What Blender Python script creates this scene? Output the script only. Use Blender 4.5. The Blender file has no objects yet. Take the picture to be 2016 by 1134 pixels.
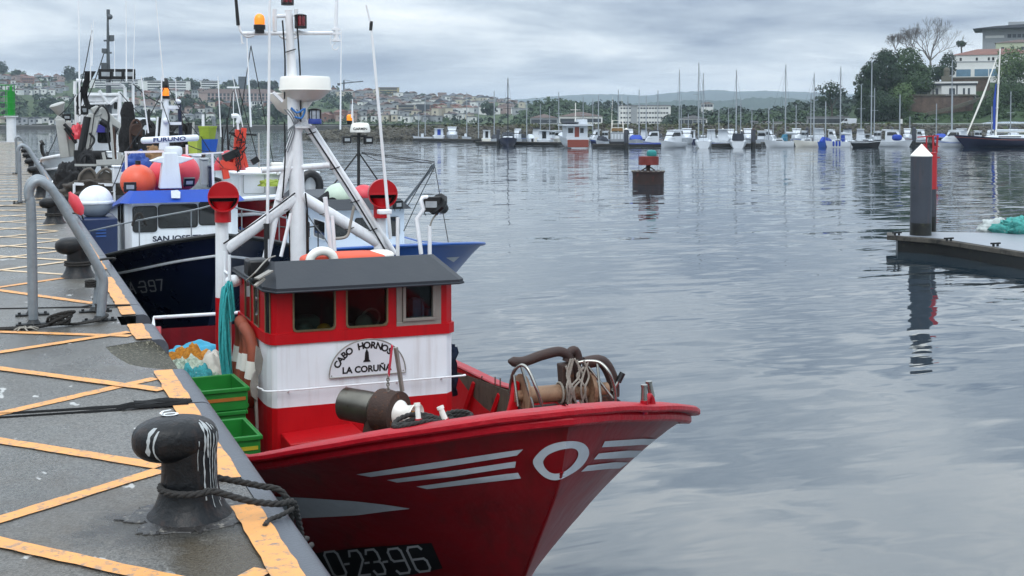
import bpy, bmesh, math, random
from mathutils import Vector, Matrix
from mathutils.bvhtree import BVHTree
from mathutils import noise as mnoise
random.seed(7)
V = Vector
SC = bpy.context.scene
COL = SC.collection
# ------------------------------------------------------------------ camera geometry (metres; quay runs along +Y, water at z = 0)
F = 2400.0; TH = math.atan(986 / F); PITCH = math.radians(2.0); EYE = 4.3
YC = 238.0 + F * math.tan(PITCH)
_s, _c, _sp, _cp = math.sin(TH), math.cos(TH), math.sin(PITCH), math.cos(PITCH)
CR = V((_c, -_s, 0)); CF = V((_s * _cp, _c * _cp, -_sp)); CU = V((_s * _sp, _c * _sp, _cp))
CAMP = V((0, 0, EYE))
def ray(px, py):
    return CR * ((px - 1008) / F) + CU * (-(py - YC) / F) + CF
def P(px, py, x=None, y=None, z=None, d=None):
    """point of the place seen at photo pixel (px,py) on the plane x=, y=, z= or at depth d"""
    r = ray(px, py)
    if x is not None: t = x / r.x
    elif y is not None: t = y / r.y
    elif z is not None: t = (z - EYE) / r.z
    else: t = d / (r.x * _s + r.y * _c)
    return CAMP + r * t
# ------------------------------------------------------------------ mesh builder
class MB:
    def __init__(s): s.v = []; s.f = []; s.m = []; s.M = None
    def add(s, vs, fs, mi=0):
        o = len(s.v)
        if s.M is not None: vs = [s.M @ V(v) for v in vs]
        s.v += [tuple(v) for v in vs]; s.f += [tuple(i + o for i in f) for f in fs]; s.m += [mi] * len(fs)
        return s
    def box(s, c, size, rz=0, mi=0, R=None):
        hx, hy, hz = size[0] / 2, size[1] / 2, size[2] / 2
        c = V(c); R = R or Matrix.Rotation(rz, 3, 'Z')
        vs = [c + R @ V((x * hx, y * hy, z * hz)) for z in (-1, 1) for x, y in ((-1, -1), (1, -1), (1, 1), (-1, 1))]
        return s.add(vs, [(3, 2, 1, 0), (4, 5, 6, 7), (0, 1, 5, 4), (1, 2, 6, 5), (2, 3, 7, 6), (3, 0, 4, 7)], mi)
    def bb(s, a, b, mi=0):
        a = V(a); b = V(b)
        return s.box((a + b) / 2, (abs(b.x - a.x), abs(b.y - a.y), abs(b.z - a.z)), 0, mi)
    def bar(s, p0, p1, w, h, mi=0, up=(0, 0, 1)):
        p0 = V(p0); p1 = V(p1); d = p1 - p0; L = d.length
        if L < 1e-6: return s
        d /= L; u = V(up)
        if abs(d.dot(u)) > .98: u = V((1, 0, 0))
        r = d.cross(u).normalized(); u = r.cross(d)
        R = Matrix((r, d, u)).transposed()
        return s.box((p0 + p1) / 2, (w, L, h), 0, mi, R)
    def tube(s, pts, r, n=8, closed=False, mi=0, caps=True, flat=1.0):
        pts = [V(p) for p in pts]; N = len(pts)
        rs = r if isinstance(r, (list, tuple)) else [r] * N
        vs = []; prev = None
        for i, p in enumerate(pts):
            if closed: t = pts[(i + 1) % N] - pts[i - 1]
            else: t = pts[min(i + 1, N - 1)] - pts[max(i - 1, 0)]
            if t.length < 1e-9: t = V((0, 0, 1))
            t.normalize()
            if prev is None:
                u = V((0, 0, 1)) if abs(t.z) < .9 else V((1, 0, 0))
                a = t.cross(u).normalized()
            else:
                a = prev - t * prev.dot(t)
                if a.length < 1e-6: a = t.cross(V((0, 0, 1)))
                a.normalize()
            prev = a; b = a.cross(t)
            for k in range(n):
                q = 2 * math.pi * k / n
                vs.append(p + (a * math.cos(q) + b * math.sin(q) * flat) * rs[i])
        fs = []
        for i in range(N if closed else N - 1):
            j = (i + 1) % N
            for k in range(n):
                l = (k + 1) % n
                fs.append((i * n + k, i * n + l, j * n + l, j * n + k))
        if not closed and caps:
            fs.append(tuple(range(n))[::-1]); fs.append(tuple((N - 1) * n + k for k in range(n)))
        return s.add(vs, fs, mi)
    def cyl(s, p0, p1, r0, r1=None, n=16, mi=0):
        return s.tube([p0, p1], [r0, r0 if r1 is None else r1], n, mi=mi)
    def lathe(s, prof, o=(0, 0, 0), ax=(0, 0, 1), n=24, mi=0, sx=1, sy=1):
        o = V(o); ax = V(ax).normalized()
        u = V((1, 0, 0)) if abs(ax.x) < .9 else V((0, 1, 0))
        a = (u - ax * u.dot(ax)).normalized(); b = ax.cross(a)
        vs = []; 
        for r, z in prof:
            for k in range(n):
                q = 2 * math.pi * k / n
                vs.append(o + ax * z + a * (r * math.cos(q) * sx) + b * (r * math.sin(q) * sy))
        fs = []
        for i in range(len(prof) - 1):
            for k in range(n):
                l = (k + 1) % n
                fs.append((i * n + k, i * n + l, (i + 1) * n + l, (i + 1) * n + k))
        if prof[0][0] > 1e-4: fs.append(tuple(range(n))[::-1])
        if prof[-1][0] > 1e-4: fs.append(tuple((len(prof) - 1) * n + k for k in range(n)))
        return s.add(vs, fs, mi)
    def sphere(s, c, r, n=20, mi=0, sc=(1, 1, 1), ax=(0, 0, 1), a0=-90, a1=90):
        k = max(4, n // 2)
        prof = []
        for i in range(k + 1):
            q = math.radians(a0 + (a1 - a0) * i / k)
            prof.append((max(1e-5, r * math.cos(q) * sc[0]), r * math.sin(q) * sc[2]))
        return s.lathe(prof, c, ax, n, mi, 1, sc[1] / sc[0])
    def prism(s, poly, o, ux, uy, depth, mi=0):
        """2-D polygon in the frame (o, ux, uy), extruded along ux x uy by depth"""
        o = V(o); ux = V(ux); uy = V(uy); w = ux.cross(uy).normalized() * depth
        n = len(poly)
        a = [o + ux * p[0] + uy * p[1] for p in poly]
        vs = a + [p + w for p in a]
        fs = [tuple(range(n))[::-1], tuple(range(n, 2 * n))] + [(i, (i + 1) % n, n + (i + 1) % n, n + i) for i in range(n)]
        return s.add(vs, fs, mi)
    def grid(s, G, mi=0, flip=False, closed_u=False):
        n = len(G); m = len(G[0]); vs = [p for row in G for p in row]; fs = []
        for i in range(n if closed_u else n - 1):
            for j in range(m - 1):
                i2 = (i + 1) % n
                f = (i * m + j, i2 * m + j, i2 * m + j + 1, i * m + j + 1)
                fs.append(f[::-1] if flip else f)
        return s.add(vs, fs, mi)
    def build(s, name, mats, parent=None, loc=None, ang=38, bevel=0, seg=2, local=False):
        me = bpy.data.meshes.new(name)
        off = V((0, 0, 0))
        if parent is not None and not local: off = wloc(parent)
        elif loc is not None and parent is None: off = V(loc)
        me.from_pydata([V(v) - off for v in s.v], [], s.f)
        if not isinstance(mats, (list, tuple)): mats = [mats]
        for m in mats: me.materials.append(m)
        if len(mats) > 1: me.polygons.foreach_set('material_index', s.m)
        me.validate()
        bm = bmesh.new(); bm.from_mesh(me); bmesh.ops.recalc_face_normals(bm, faces=bm.faces); bm.to_mesh(me); bm.free()
        if ang:
            me.polygons.foreach_set('use_smooth', [True] * len(me.polygons))
            me.set_sharp_from_angle(angle=math.radians(ang))
        o = bpy.data.objects.new(name, me); COL.objects.link(o)
        if parent is not None: o.parent = parent
        elif loc is not None: o.location = off
        if bevel:
            b = o.modifiers.new('bevel', 'BEVEL'); b.width = bevel; b.segments = seg; b.limit_method = 'ANGLE'; b.angle_limit = math.radians(50)
        return o
def wloc(o):
    p = V((0, 0, 0))
    while o is not None: p = p + o.location; o = o.parent
    return p
def tag(o, label, cat, group=None):
    o['label'] = label; o['category'] = cat
    if group: o['group'] = group
    return o
def thing(name, label, cat, loc=(0, 0, 0), group=None, rz=0):
    o = bpy.data.objects.new(name, None); COL.objects.link(o); o.location = loc; o.rotation_euler = (0, 0, rz)
    o.empty_display_size = .2
    return tag(o, label, cat, group)
def struct(o, kind='structure'): o['kind'] = kind; return o
def copy_tree(o, parent=None):
    c = o.copy(); COL.objects.link(c)
    if parent is not None: c.parent = parent
    for ch in list(o.children): copy_tree(ch, c)
    return c
def lerp(a, b, t): return a + (b - a) * t
def interp(tab, x):
    if x <= tab[0][0]: return tab[0][1]
    for (a, b), (c, d) in zip(tab, tab[1:]):
        if x <= c: return b + (d - b) * (x - a) / (c - a)
    return tab[-1][1]
def smooth_pts(pts, k=6, closed=False):
    pts = [V(p) for p in pts]; n = len(pts); out = []
    for i in range(n if closed else n - 1):
        p0 = pts[(i - 1) % n] if closed or i else pts[0]; p1 = pts[i]; p2 = pts[(i + 1) % n]
        p3 = pts[(i + 2) % n] if closed or i + 2 < n else pts[-1]
        for j in range(k):
            t = j / k
            out.append(.5 * ((2 * p1) + (p2 - p0) * t + (2 * p0 - 5 * p1 + 4 * p2 - p3) * t * t + (3 * p1 - p0 - 3 * p2 + p3) * t ** 3))
    if not closed: out.append(pts[-1])
    return out
# ------------------------------------------------------------------ materials
def lin(c): return tuple((x / 12.92 if x <= .04045 else ((x + .055) / 1.055) ** 2.4) for x in c)
def hx(h): return lin(tuple(int(h[i:i + 2], 16) / 255 for i in (0, 2, 4)))
class NT:
    def __init__(s, nt): s.nt = nt
    def n(s, t, **k):
        x = s.nt.nodes.new('ShaderNode' + t)
        for a, b in k.items(): setattr(x, a, b)
        return x
    def l(s, a, b): s.nt.links.new(a, b)
    def noise(s, vec, scale, detail=4, rough=.55, dist=0):
        x = s.n('TexNoise'); x.inputs['Scale'].default_value = scale; x.inputs['Detail'].default_value = detail
        x.inputs['Roughness'].default_value = rough; x.inputs['Distortion'].default_value = dist
        if vec is not None: s.l(vec, x.inputs['Vector'])
        return x.outputs['Fac']
    def map(s, vec, sc=(1, 1, 1), rot=(0, 0, 0), loc=(0, 0, 0)):
        x = s.n('Mapping'); x.inputs['Scale'].default_value = sc; x.inputs['Rotation'].default_value = rot; x.inputs['Location'].default_value = loc
        s.l(vec, x.inputs['Vector']); return x.outputs[0]
    def ramp(s, fac, stops):
        x = s.n('ValToRGB'); e = x.color_ramp.elements
        while len(e) > 1: e.remove(e[0])
        e[0].position = stops[0][0]; e[0].color = col4(stops[0][1])
        for p, c in stops[1:]: q = e.new(p); q.color = col4(c)
        s.l(fac, x.inputs[0]); return x.outputs[0]
    def mix(s, fac, a, b, mode='MIX'):
        x = s.n('Mix'); x.data_type = 'RGBA'; x.blend_type = mode
        for i, v in ((0, fac), (6, a), (7, b)):
            if hasattr(v, 'links') or hasattr(v, 'is_linked'): s.l(v, x.inputs[i])
            else: x.inputs[i].default_value = v if i == 0 else col4(v)
        return x.outputs[2]
    def math(s, op, a, b=None, c=None, clamp=False):
        x = s.n('Math'); x.operation = op; x.use_clamp = clamp
        for i, v in enumerate((a, b, c)):
            if v is None: continue
            if hasattr(v, 'is_linked'): s.l(v, x.inputs[i])
            else: x.inputs[i].default_value = v
        return x.outputs[0]
    def bump(s, h, strength, dist):
        x = s.n('Bump'); x.inputs['Strength'].default_value = strength; x.inputs['Distance'].default_value = dist
        s.l(h, x.inputs['Height']); return x.outputs[0]
def col4(c):
    if isinstance(c, (int, float)): c = (c, c, c)
    return tuple(c) + (1,) if len(c) == 3 else tuple(c)
MATS = {}
def newmat(name):
    m = bpy.data.materials.new(name); m.use_nodes = True; m.node_tree.nodes.clear()
    t = NT(m.node_tree); o = t.n('OutputMaterial'); b = t.n('BsdfPrincipled'); t.l(b.outputs[0], o.inputs[0])
    return m, t, b
def pm(name, col, rough=.5, metal=0., var=.12, scale=6., dirt=None, bump=0., bscale=60., coat=0., streak=None, spec=.5, rvar=.15):
    """painted / plain surface: broad tonal variation, optional dirt or rust patches and run-down streaks, fine bump"""
    if name in MATS: return MATS[name]
    if isinstance(col, str): col = hx(col)
    m, t, b = newmat(name)
    tc = t.n('TexCoord').outputs['Object']
    n1 = t.noise(tc, scale, 5, .6)
    c = t.mix(t.ramp(n1, [(.25, 0.), (.75, 1.)]), tuple(x * (1 - var) for x in col), tuple(min(1, x * (1 + var)) for x in col))
    if dirt:
        dc, amt, ds = dirt
        dn = t.noise(t.map(tc, (1, 1, 1), loc=(3, 1, 7)), ds, 6, .65)
        c = t.mix(t.ramp(dn, [(1 - amt - .06, 0.), (1 - amt + .1, 1.)]), c, hx(dc) if isinstance(dc, str) else dc)
    if streak:
        sc_, amt, ds = streak
        sn = t.noise(t.map(tc, (ds, ds, ds * .06)), 1, 4, .6)
        c = t.mix(t.math('MULTIPLY', t.ramp(sn, [(.52, 0.), (.75, 1.)]), amt), c, hx(sc_) if isinstance(sc_, str) else sc_)
    t.l(c, b.inputs['Base Color'])
    b.inputs['Metallic'].default_value = metal
    b.inputs['Specular IOR Level'].default_value = spec
    b.inputs['Coat Weight'].default_value = coat; b.inputs['Coat Roughness'].default_value = .15
    rn = t.math('MULTIPLY_ADD', n1, rvar * 2, rough - rvar)
    t.l(t.math('MAXIMUM', rn, .03), b.inputs['Roughness'])
    if bump:
        t.l(t.bump(t.noise(tc, bscale, 4, .6), 1.0, bump), b.inputs['Normal'])
    MATS[name] = m; return m
def glassmat(name, col, rough=.06):
    if name in MATS: return MATS[name]
    m, t, b = newmat(name)
    tc = t.n('TexCoord').outputs['Object']
    n1 = t.noise(tc, 3, 3)
    t.l(t.mix(n1, tuple(x * .6 for x in col), tuple(x * 1.4 for x in col)), b.inputs['Base Color'])
    b.inputs['Roughness'].default_value = rough; b.inputs['Specular IOR Level'].default_value = .5
    MATS[name] = m; return m
def emis(name, col, st, base=(.5, .2, .05)):
    m, t, b = newmat(name); b.inputs['Base Color'].default_value = col4(base); b.inputs['Roughness'].default_value = .2
    b.inputs['Emission Color'].default_value = col4(col); b.inputs['Emission Strength'].default_value = st
    return m
# ------------------------------------------------------------------ lettering (built-in font, turned into mesh)
def text_geo(s, size=1.0, bold=0.0, align='CENTER', spacing=1.0):
    cu = bpy.data.curves.new('lettering', 'FONT'); cu.body = s; cu.size = size; cu.align_x = align; cu.offset = bold
    cu.resolution_u = 4; cu.space_character = spacing
    o = bpy.data.objects.new('lettering', cu); COL.objects.link(o)
    dg = bpy.context.evaluated_depsgraph_get(); me = bpy.data.meshes.new_from_object(o.evaluated_get(dg))
    vs = [v.co.copy() for v in me.vertices]; fs = [tuple(p.vertices) for p in me.polygons]
    bpy.data.objects.remove(o); bpy.data.curves.remove(cu); bpy.data.meshes.remove(me)
    return vs, fs
# ================================================================== camera, light, sky
cam = bpy.data.cameras.new('camera'); camo = bpy.data.objects.new('camera', cam); COL.objects.link(camo)
camo.location = CAMP; camo.rotation_euler = Matrix((CR, CU, -CF)).transposed().to_euler()
cam.sensor_width = 36; cam.lens = F / 2016 * 36; cam.shift_y = -(567 - YC) / 2016; cam.clip_end = 20000; cam.clip_start = .1
SC.camera = camo
SC.view_settings.view_transform = 'Standard'; SC.view_settings.look = 'None'; SC.view_settings.exposure = 0; SC.view_settings.gamma = 1
SC.cycles.use_denoising = True
SC.cycles.max_bounces = 8; SC.cycles.volume_bounces = 0; SC.cycles.volume_max_steps = 64; SC.cycles.volume_step_rate = 4
SUN_EL, SUN_AZ = math.radians(52), math.radians(205)     # behind the camera, a little to the left
w = bpy.data.worlds.new('World'); SC.world = w; w.use_nodes = True
nt = w.node_tree; nt.nodes.clear(); t = NT(nt)
out = t.n('OutputWorld'); bg = t.n('Background'); t.l(bg.outputs[0], out.inputs[0]); bg.inputs[1].default_value = .1
sky = t.n('TexSky'); sky.sky_type = 'NISHITA'; sky.sun_disc = False; sky.sun_elevation = SUN_EL; sky.sun_rotation = SUN_AZ
sky.air_density = 1; sky.dust_density = 2
tc = t.n('TexCoord').outputs['Generated']
sep = t.n('SeparateXYZ'); t.l(tc, sep.inputs[0]); X, Y, Z = sep.outputs
zz = t.math('ADD', t.math('MAXIMUM', Z, 0.), .10)
cmb = t.n('CombineXYZ'); t.l(t.math('DIVIDE', X, zz), cmb.inputs[0]); t.l(t.math('DIVIDE', Y, zz), cmb.inputs[1]); cmb.inputs[2].default_value = 3.3
pv = t.map(cmb.outputs[0], (.62, .62, 1), (0, 0, math.radians(12)))
n_big = t.noise(pv, .8, 8, .58, .35)
n_fine = t.noise(t.map(cmb.outputs[0], (1, 1, 1), loc=(7, 2, 1)), 1.1, 8, .62, .3)
n_dir = t.noise(t.map(tc, (3.2, 3.2, 15), (0, 0, .4), (2, 5, 1)), 1.0, 7, .55, .5)
dens = t.math('ADD', t.math('MULTIPLY', n_big, .42), t.math('ADD', t.math('MULTIPLY', n_fine, .16), t.math('MULTIPLY', n_dir, .42)))
# stratus deck: darker bellies, pale gaps
K = 13.2
cl = t.ramp(dens, [(.38, hx('eef3f5')), (.45, hx('d5dee5')), (.51, hx('b4c0cc')), (.60, hx('7d8ca2'))])
# pale strip low over the horizon
hor = t.math('SUBTRACT', 1, t.math('DIVIDE', t.math('MAXIMUM', Z, 0.), .05), clamp=True)
cl = t.mix(t.math('MULTIPLY', hor, .5), cl, hx('cdd8df'))
cs = t.n('VectorMath'); cs.operation = 'SCALE'; t.l(cl, cs.inputs[0])
zen = t.math('MULTIPLY_ADD', t.math('MINIMUM', t.math('MAXIMUM', t.math('SUBTRACT', Z, .08), 0.), .62), 2.5 * K, 1.0 * K)   # an overcast dome is about three times brighter overhead
t.l(zen, cs.inputs['Scale'])
mx = t.mix(.93, sky.outputs[0], cs.outputs[0])
t.l(mx, bg.inputs[0])
sun = bpy.data.lights.new('sun', 'SUN'); sun.energy = .9; sun.angle = math.radians(25); sun.color = (1, .97, .93)
so = bpy.data.objects.new('sun', sun); COL.objects.link(so); so.location = (0, 0, 60)
sd = V((math.sin(SUN_AZ) * math.cos(SUN_EL), math.cos(SUN_AZ) * math.cos(SUN_EL), math.sin(SUN_EL)))
so.rotation_euler = sd.to_track_quat('Z', 'Y').to_euler()
# ================================================================== water
m, t, b = newmat('harbour_water'); MATS['water'] = m
tc = t.n('TexCoord').outputs['Object']
b.inputs['Base Color'].default_value = col4((.014, .026, .036)); b.inputs['Roughness'].default_value = .02
b.inputs['IOR'].default_value = 1.95; b.inputs['Specular IOR Level'].default_value = .5
w1 = t.noise(t.map(tc, (.55, .55, 1), (0, 0, TH), (4, 9, 0)), .55, 2, .4, .6)
w2 = t.noise(t.map(tc, (.28, 1.0, 1), (0, 0, TH), (1, 2, 0)), 2.1, 2, .4, .3)
w3 = t.noise(tc, .16, 1, .3)
lee = t.n('VectorMath'); lee.operation = 'LENGTH'; t.l(tc, lee.inputs[0])
lee = t.ramp(t.math('DIVIDE', lee.outputs['Value'], 100), [(.06, .22), (.30, .9), (.9, 1.)])   # the basin is calmer in the lee of the quay
amp = t.math('MULTIPLY', lee, t.ramp(t.noise(t.map(tc, (.5, 1.4, 1), (0, 0, TH)), .05, 3, .5), [(.35, .45), (.65, 1.)]))
h = t.math('ADD', t.math('MULTIPLY', w1, .040), t.math('ADD', t.math('MULTIPLY', t.math('MULTIPLY', w2, amp), .012), t.math('MULTIPLY', w3, .05)))
bn = t.bump(h, 1.0, 1.0)
# small wind ripples tilt the surface directly, so that they still break up reflections far away
def vm(op, a, b_=None):
    x = t.n('VectorMath'); x.operation = op
    for i, v in enumerate((a, b_)):
        if v is None: continue
        if hasattr(v, 'is_linked'): t.l(v, x.inputs[i])
        else: x.inputs[i].default_value = v
    return x.outputs[0]
rp = t.n('TexNoise'); rp.inputs['Scale'].default_value = 1.7; rp.inputs['Detail'].default_value = 3; rp.inputs['Roughness'].default_value = .55; t.l(t.map(tc, (.30, 1.0, 1), (0, 0, TH), (11, 5, 0)), rp.inputs['Vector'])
sc = t.n('VectorMath'); sc.operation = 'SCALE'; t.l(vm('MULTIPLY', vm('SUBTRACT', rp.outputs['Color'], (.5, .5, .5)), (.09, .26, 0)), sc.inputs[0]); t.l(amp, sc.inputs['Scale'])
t.l(vm('NORMALIZE', vm('ADD', bn, sc.outputs[0])), b.inputs['Normal'])
g = MB(); g.add([(-700, -300, 0), (6000, -300, 0), (6000, 7000, 0), (-2500, 7000, 0), (-2500, -300, 0)], [(0, 1, 2, 3, 4)])
struct(g.build('water', m, loc=(0, 0, 0), ang=0))
# ================================================================== quay
QZ, QX = 2.7, 1.04
m, t, b = newmat('wet_concrete'); MATS['quay'] = m
tc = t.n('TexCoord').outputs['Object']
big = t.noise(tc, .7, 5, .6); agg = t.n('TexVoronoi'); agg.inputs['Scale'].default_value = 95; t.l(tc, agg.inputs['Vector'])
fine = t.noise(tc, 85, 4, .75)
c = t.mix(t.ramp(fine, [(.36, 0.), (.64, 1.)]), hx('2a2927'), hx('7c7a75'))
c = t.mix(t.math('MULTIPLY', t.ramp(agg.outputs['Distance'], [(.15, 1.), (.5, 0.)]), .22), c, hx('a8a294'))
c = t.mix(t.ramp(big, [(.35, .5), (.62, 0.)]), c, hx('413f3c'))
c = t.mix(t.math('MULTIPLY', t.ramp(t.noise(t.map(tc, (1, 1, 1), loc=(9, 4, 2)), 1.6, 5, .6), [(.5, 0.), (.68, 1.)]), .55), c, hx('4e4335'))
spot = t.noise(t.map(tc, (1, .45, 1)), 9, 3, .5)                  # bird lime
c = t.mix(t.ramp(spot, [(.69, 0.), (.72, .55)]), c, hx('dcdcd8'))
ds = t.noise(t.map(tc, (1, 1, 1), loc=(5, 5, 0)), 14, 2, .5)
c = t.mix(t.ramp(ds, [(.74, 0.), (.77, .8)]), c, hx('1b1b1c'))
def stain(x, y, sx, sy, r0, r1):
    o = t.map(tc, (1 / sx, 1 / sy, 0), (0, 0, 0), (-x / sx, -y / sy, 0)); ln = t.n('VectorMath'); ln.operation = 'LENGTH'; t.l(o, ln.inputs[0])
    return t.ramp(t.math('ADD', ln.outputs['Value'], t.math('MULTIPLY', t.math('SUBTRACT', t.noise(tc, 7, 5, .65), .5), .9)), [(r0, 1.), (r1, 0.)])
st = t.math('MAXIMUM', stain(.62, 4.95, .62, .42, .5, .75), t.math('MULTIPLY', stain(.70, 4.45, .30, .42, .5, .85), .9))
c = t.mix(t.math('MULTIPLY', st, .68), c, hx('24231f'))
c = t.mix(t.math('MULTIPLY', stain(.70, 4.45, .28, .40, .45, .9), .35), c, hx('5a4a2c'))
t.l(c, b.inputs['Base Color'])
wet = t.ramp(t.noise(t.map(tc, (1, .6, 1), loc=(2, 3, 0)), 1.3, 5, .6), [(.38, .16), (.62, .50)])
t.l(t.mix(st, wet, (.16, .16, .16)), b.inputs['Roughness'])
t.l(t.bump(t.math('ADD', fine, t.math('MULTIPLY', agg.outputs['Distance'], -.5)), .6, .006), b.inputs['Normal'])
MATS['edge'] = pm('edge_stone', '4b4f56', .36, var=.14, scale=5, dirt=('6d7178', .34, 7), bump=.002, bscale=90)
MATS['paint'] = pm('orange_paint', 'dc9a54', .5, var=.12, scale=9, dirt=('77706a', .42, 26), bump=.002, bscale=120)
MATS['rough_conc'] = pm('rough_concrete', '48463b', .75, var=.45, scale=50, dirt=('a39d88', .40, 55), bump=.035, bscale=45)
MATS['quay_face'] = pm('quay_face', '3a3a37', .7, var=.3, scale=1.5, dirt=('1c211b', .45, 1.2), bump=.02, bscale=12)
Q0, Q1 = -6.0, 104.0
NY0, NY1 = 8.15, 10.62                      # the ladder bay: a lip, a landing with rounded corner, a notch
# quay body: landward top stops at the edge-stone strip
g = MB()
xs = .93
def strip(x0, x1, y0, y1, z0=QZ): g.add([(x0, y0, z0), (x1, y0, z0), (x1, y1, z0), (x0, y1, z0)], [(0, 1, 2, 3)])
strip(-40, .5, Q0, Q1)
strip(.5, xs, Q0, 8.02); strip(.5, xs, 10.40, Q1)
# corner pieces round the two recesses (far notch 9.95-10.40, near worn gouge 8.05-9.2)
strip(.5, .78, 9.2, 10.40); strip(.78, xs, 9.2, 9.95)
gouge = [(.5, 9.03), (.6, 9.03), (.62, 8.75), (.66, 8.5), (.70, 8.32), (.77, 8.2), (.86, 8.1), (xs, 8.02)]
g.add([(.5, 8.02, QZ)] + [(x, y, QZ) for x, y in gouge], [tuple(range(9))])
g.add([(x, y, QZ) for x, y in ((.5, 9.03), (.6, 9.03), (.84, 9.165), (xs, 9.18), (xs, 9.2), (.5, 9.2))], [tuple(range(6))])
g.v = [tuple(v) for v in g.v]
quay = struct(g.build('quay', MATS['quay'], loc=(0, 0, 0), ang=0))
g = MB()   # quay wall face, end and back
g.add([(QX, Q0, -3), (QX, Q1, -3), (QX, Q1, QZ - .12), (QX, Q0, QZ - .12), (-40, Q1, -3), (-40, Q1, QZ), (QX, Q1, QZ)], [(0, 1, 2, 3), (1, 4, 5, 6)])
struct(g.build('quay_face', MATS['quay_face'], loc=(0, 0, 0), ang=0))
# edge stones with a rounded arris, separated by joints
def edge_block(y0, y1, x0=xs + .003, cap0=False, cap1=False):
    prof = [(x0, QZ - .2), (x0, QZ + .003)]
    R = .07
    for i in range(7):
        q = math.radians(90 - 90 * i / 6)
        prof.append((QX + .01 - R + R * math.cos(q), QZ + .003 - R + R * math.sin(q)))
    prof.append((QX + .01, QZ - .5))
    mb = MB(); n = max(2, int((y1 - y0) / .25) + 1)
    G = [[V((x, lerp(y0, y1, j / (n - 1)), z)) for x, z in prof] for j in range(n)]
    mb.grid(G)
    for row in (G[0], G[-1]): mb.add(row + [V((x0, row[0].y, QZ - .5))], [tuple(range(len(row) + 1))])
    return mb
joints = [-6, 2.2, 7.03, 8.05]
for a, bb_ in zip(joints, joints[1:]):
    struct(edge_block(a + .012, bb_ - .012).build('quay_edge', MATS['edge'], loc=(0, 0, 0)))
struct(edge_block(9.19, 9.93).build('quay_edge', MATS['edge'], loc=(0, 0, 0)))
yy = 10.42
while yy < Q1:
    y2 = min(yy + (.6 if yy < 10.6 else 4.2), Q1); struct(edge_block(yy + .01, y2 - .01).build('quay_edge', MATS['edge'], loc=(0, 0, 0))); yy = y2
# recess floors: sloping broken concrete (near) and a stepped pocket (far)
g = MB()
up = [(xs, 9.18), (.84, 9.165), (.72, 9.10), (.6, 9.03), (.62, 8.75), (.66, 8.5), (.70, 8.32), (.77, 8.2), (.86, 8.1), (.94, 8.03)]
lo = [(1.045, 9.185), (1.045, 9.15), (1.045, 9.08), (1.045, 9.0), (1.045, 8.85), (1.045, 8.7), (1.045, 8.5), (1.045, 8.35), (1.045, 8.2), (1.045, 8.07)]
G = []
for (a, b_), (c_, d_) in zip(up, lo):
    row = []
    for k in range(7):
        f_ = k / 6; row.append(V((lerp(a, c_, f_), lerp(b_, d_, f_), QZ - .002 - .11 * f_ ** 1.3 + (random.uniform(-.006, .006) if 0 < k < 6 else 0))))
    row.append(V((1.046, d_, QZ - .6)))
    G.append(row)
g.grid(G)
struct(g.build('ladder_recess', MATS['rough_conc'], loc=(0, 0, 0), ang=60))
g = MB()
g.bb((.78, 9.94, QZ - .5), (1.03, 10.41, QZ - .19)); g.bb((.70, 9.94, QZ - .5), (.779, 10.41, QZ - .012))
g.bb((.9, 10.1, QZ - .189), (1.04, 10.22, QZ - .10))
struct(g.build('ladder_recess', MATS['rough_conc'], loc=(0, 0, 0), ang=0))
# painted hatch lines and edge band, 4 mm proud
g = MB(); PZ = QZ + .004
LZ = [0]
def pline(a, b, w):
    LZ[0] += 1; z_ = PZ + .0012 * (LZ[0] % 5) if w < .1 else PZ + .0075
    a = V((*a, z_)); b = V((*b, z_)); d = (b - a).normalized(); n = V((-d.y, d.x, 0)) * w / 2
    L = (b - a).length; k = max(2, int(L / .08))
    pts = []
    for i in range(k + 1):
        p = a + d * (L * i / k); e = 1 + random.uniform(-.12, .06)
        pts.append((p - n * e, p + n * (1 + random.uniform(-.12, .06))))
    G = [[p, q] for p, q in pts]; g.grid(G)
def ext(a, b, x=-6):   # prolong landwards
    k = (x - a[0]) / (a[0] - b[0]); return (x, a[1] + (a[1] - b[1]) * k)
L_ = [((-.06, 5.25), (.61, 5.72)), ((-.07, 6.55), (.62, 5.78)), ((-.09, 9.07), (.81, 9.58)), ((-.09, 8.47), (.81, 7.42)), ((-.08, 7.17), (.81, 7.80)),
      ((-.12, 12.43), (.65, 11.22)), ((.24, 9.75), (.80, 9.40)), ((-.08, 3.4), (.81, 4.3)), ((-.1, 5.0), (.81, 3.95))]
yb = 13.36
while yb < 100:
    L_ += [((-.12, yb + .75), (.60, yb)), ((-.12, yb - .70), (.60, yb - .1))]; yb += 1.28 + .16 * random.random()
for a, b_ in L_:
    k = 1.7
    pline((a[0] - k, a[1] + (a[1] - b_[1]) * k / (b_[0] - a[0])), b_, .088)
for a, b_ in ((-6, 5.05), (5.45, 6.98), (7.06, 8.0), (9.21, 9.92), (10.42, 10.88), (10.98, 13.0), (13.7, 24), (25, 100)):
    pline((.875, a), (.875, b_), .118)
MATS['paint_sheen'] = pm('painted_sheen', 'd0b48e', .4, var=.12, scale=9, dirt=('8a8884', .40, 14))  # far hatch lines: wet grazing sheen painted into the colour as a paler tone
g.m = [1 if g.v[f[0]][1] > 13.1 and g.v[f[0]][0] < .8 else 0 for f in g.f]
struct(g.build('quay_marking', [MATS['paint'], MATS['paint_sheen']], loc=(0, 0, 0), ang=0))
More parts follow.
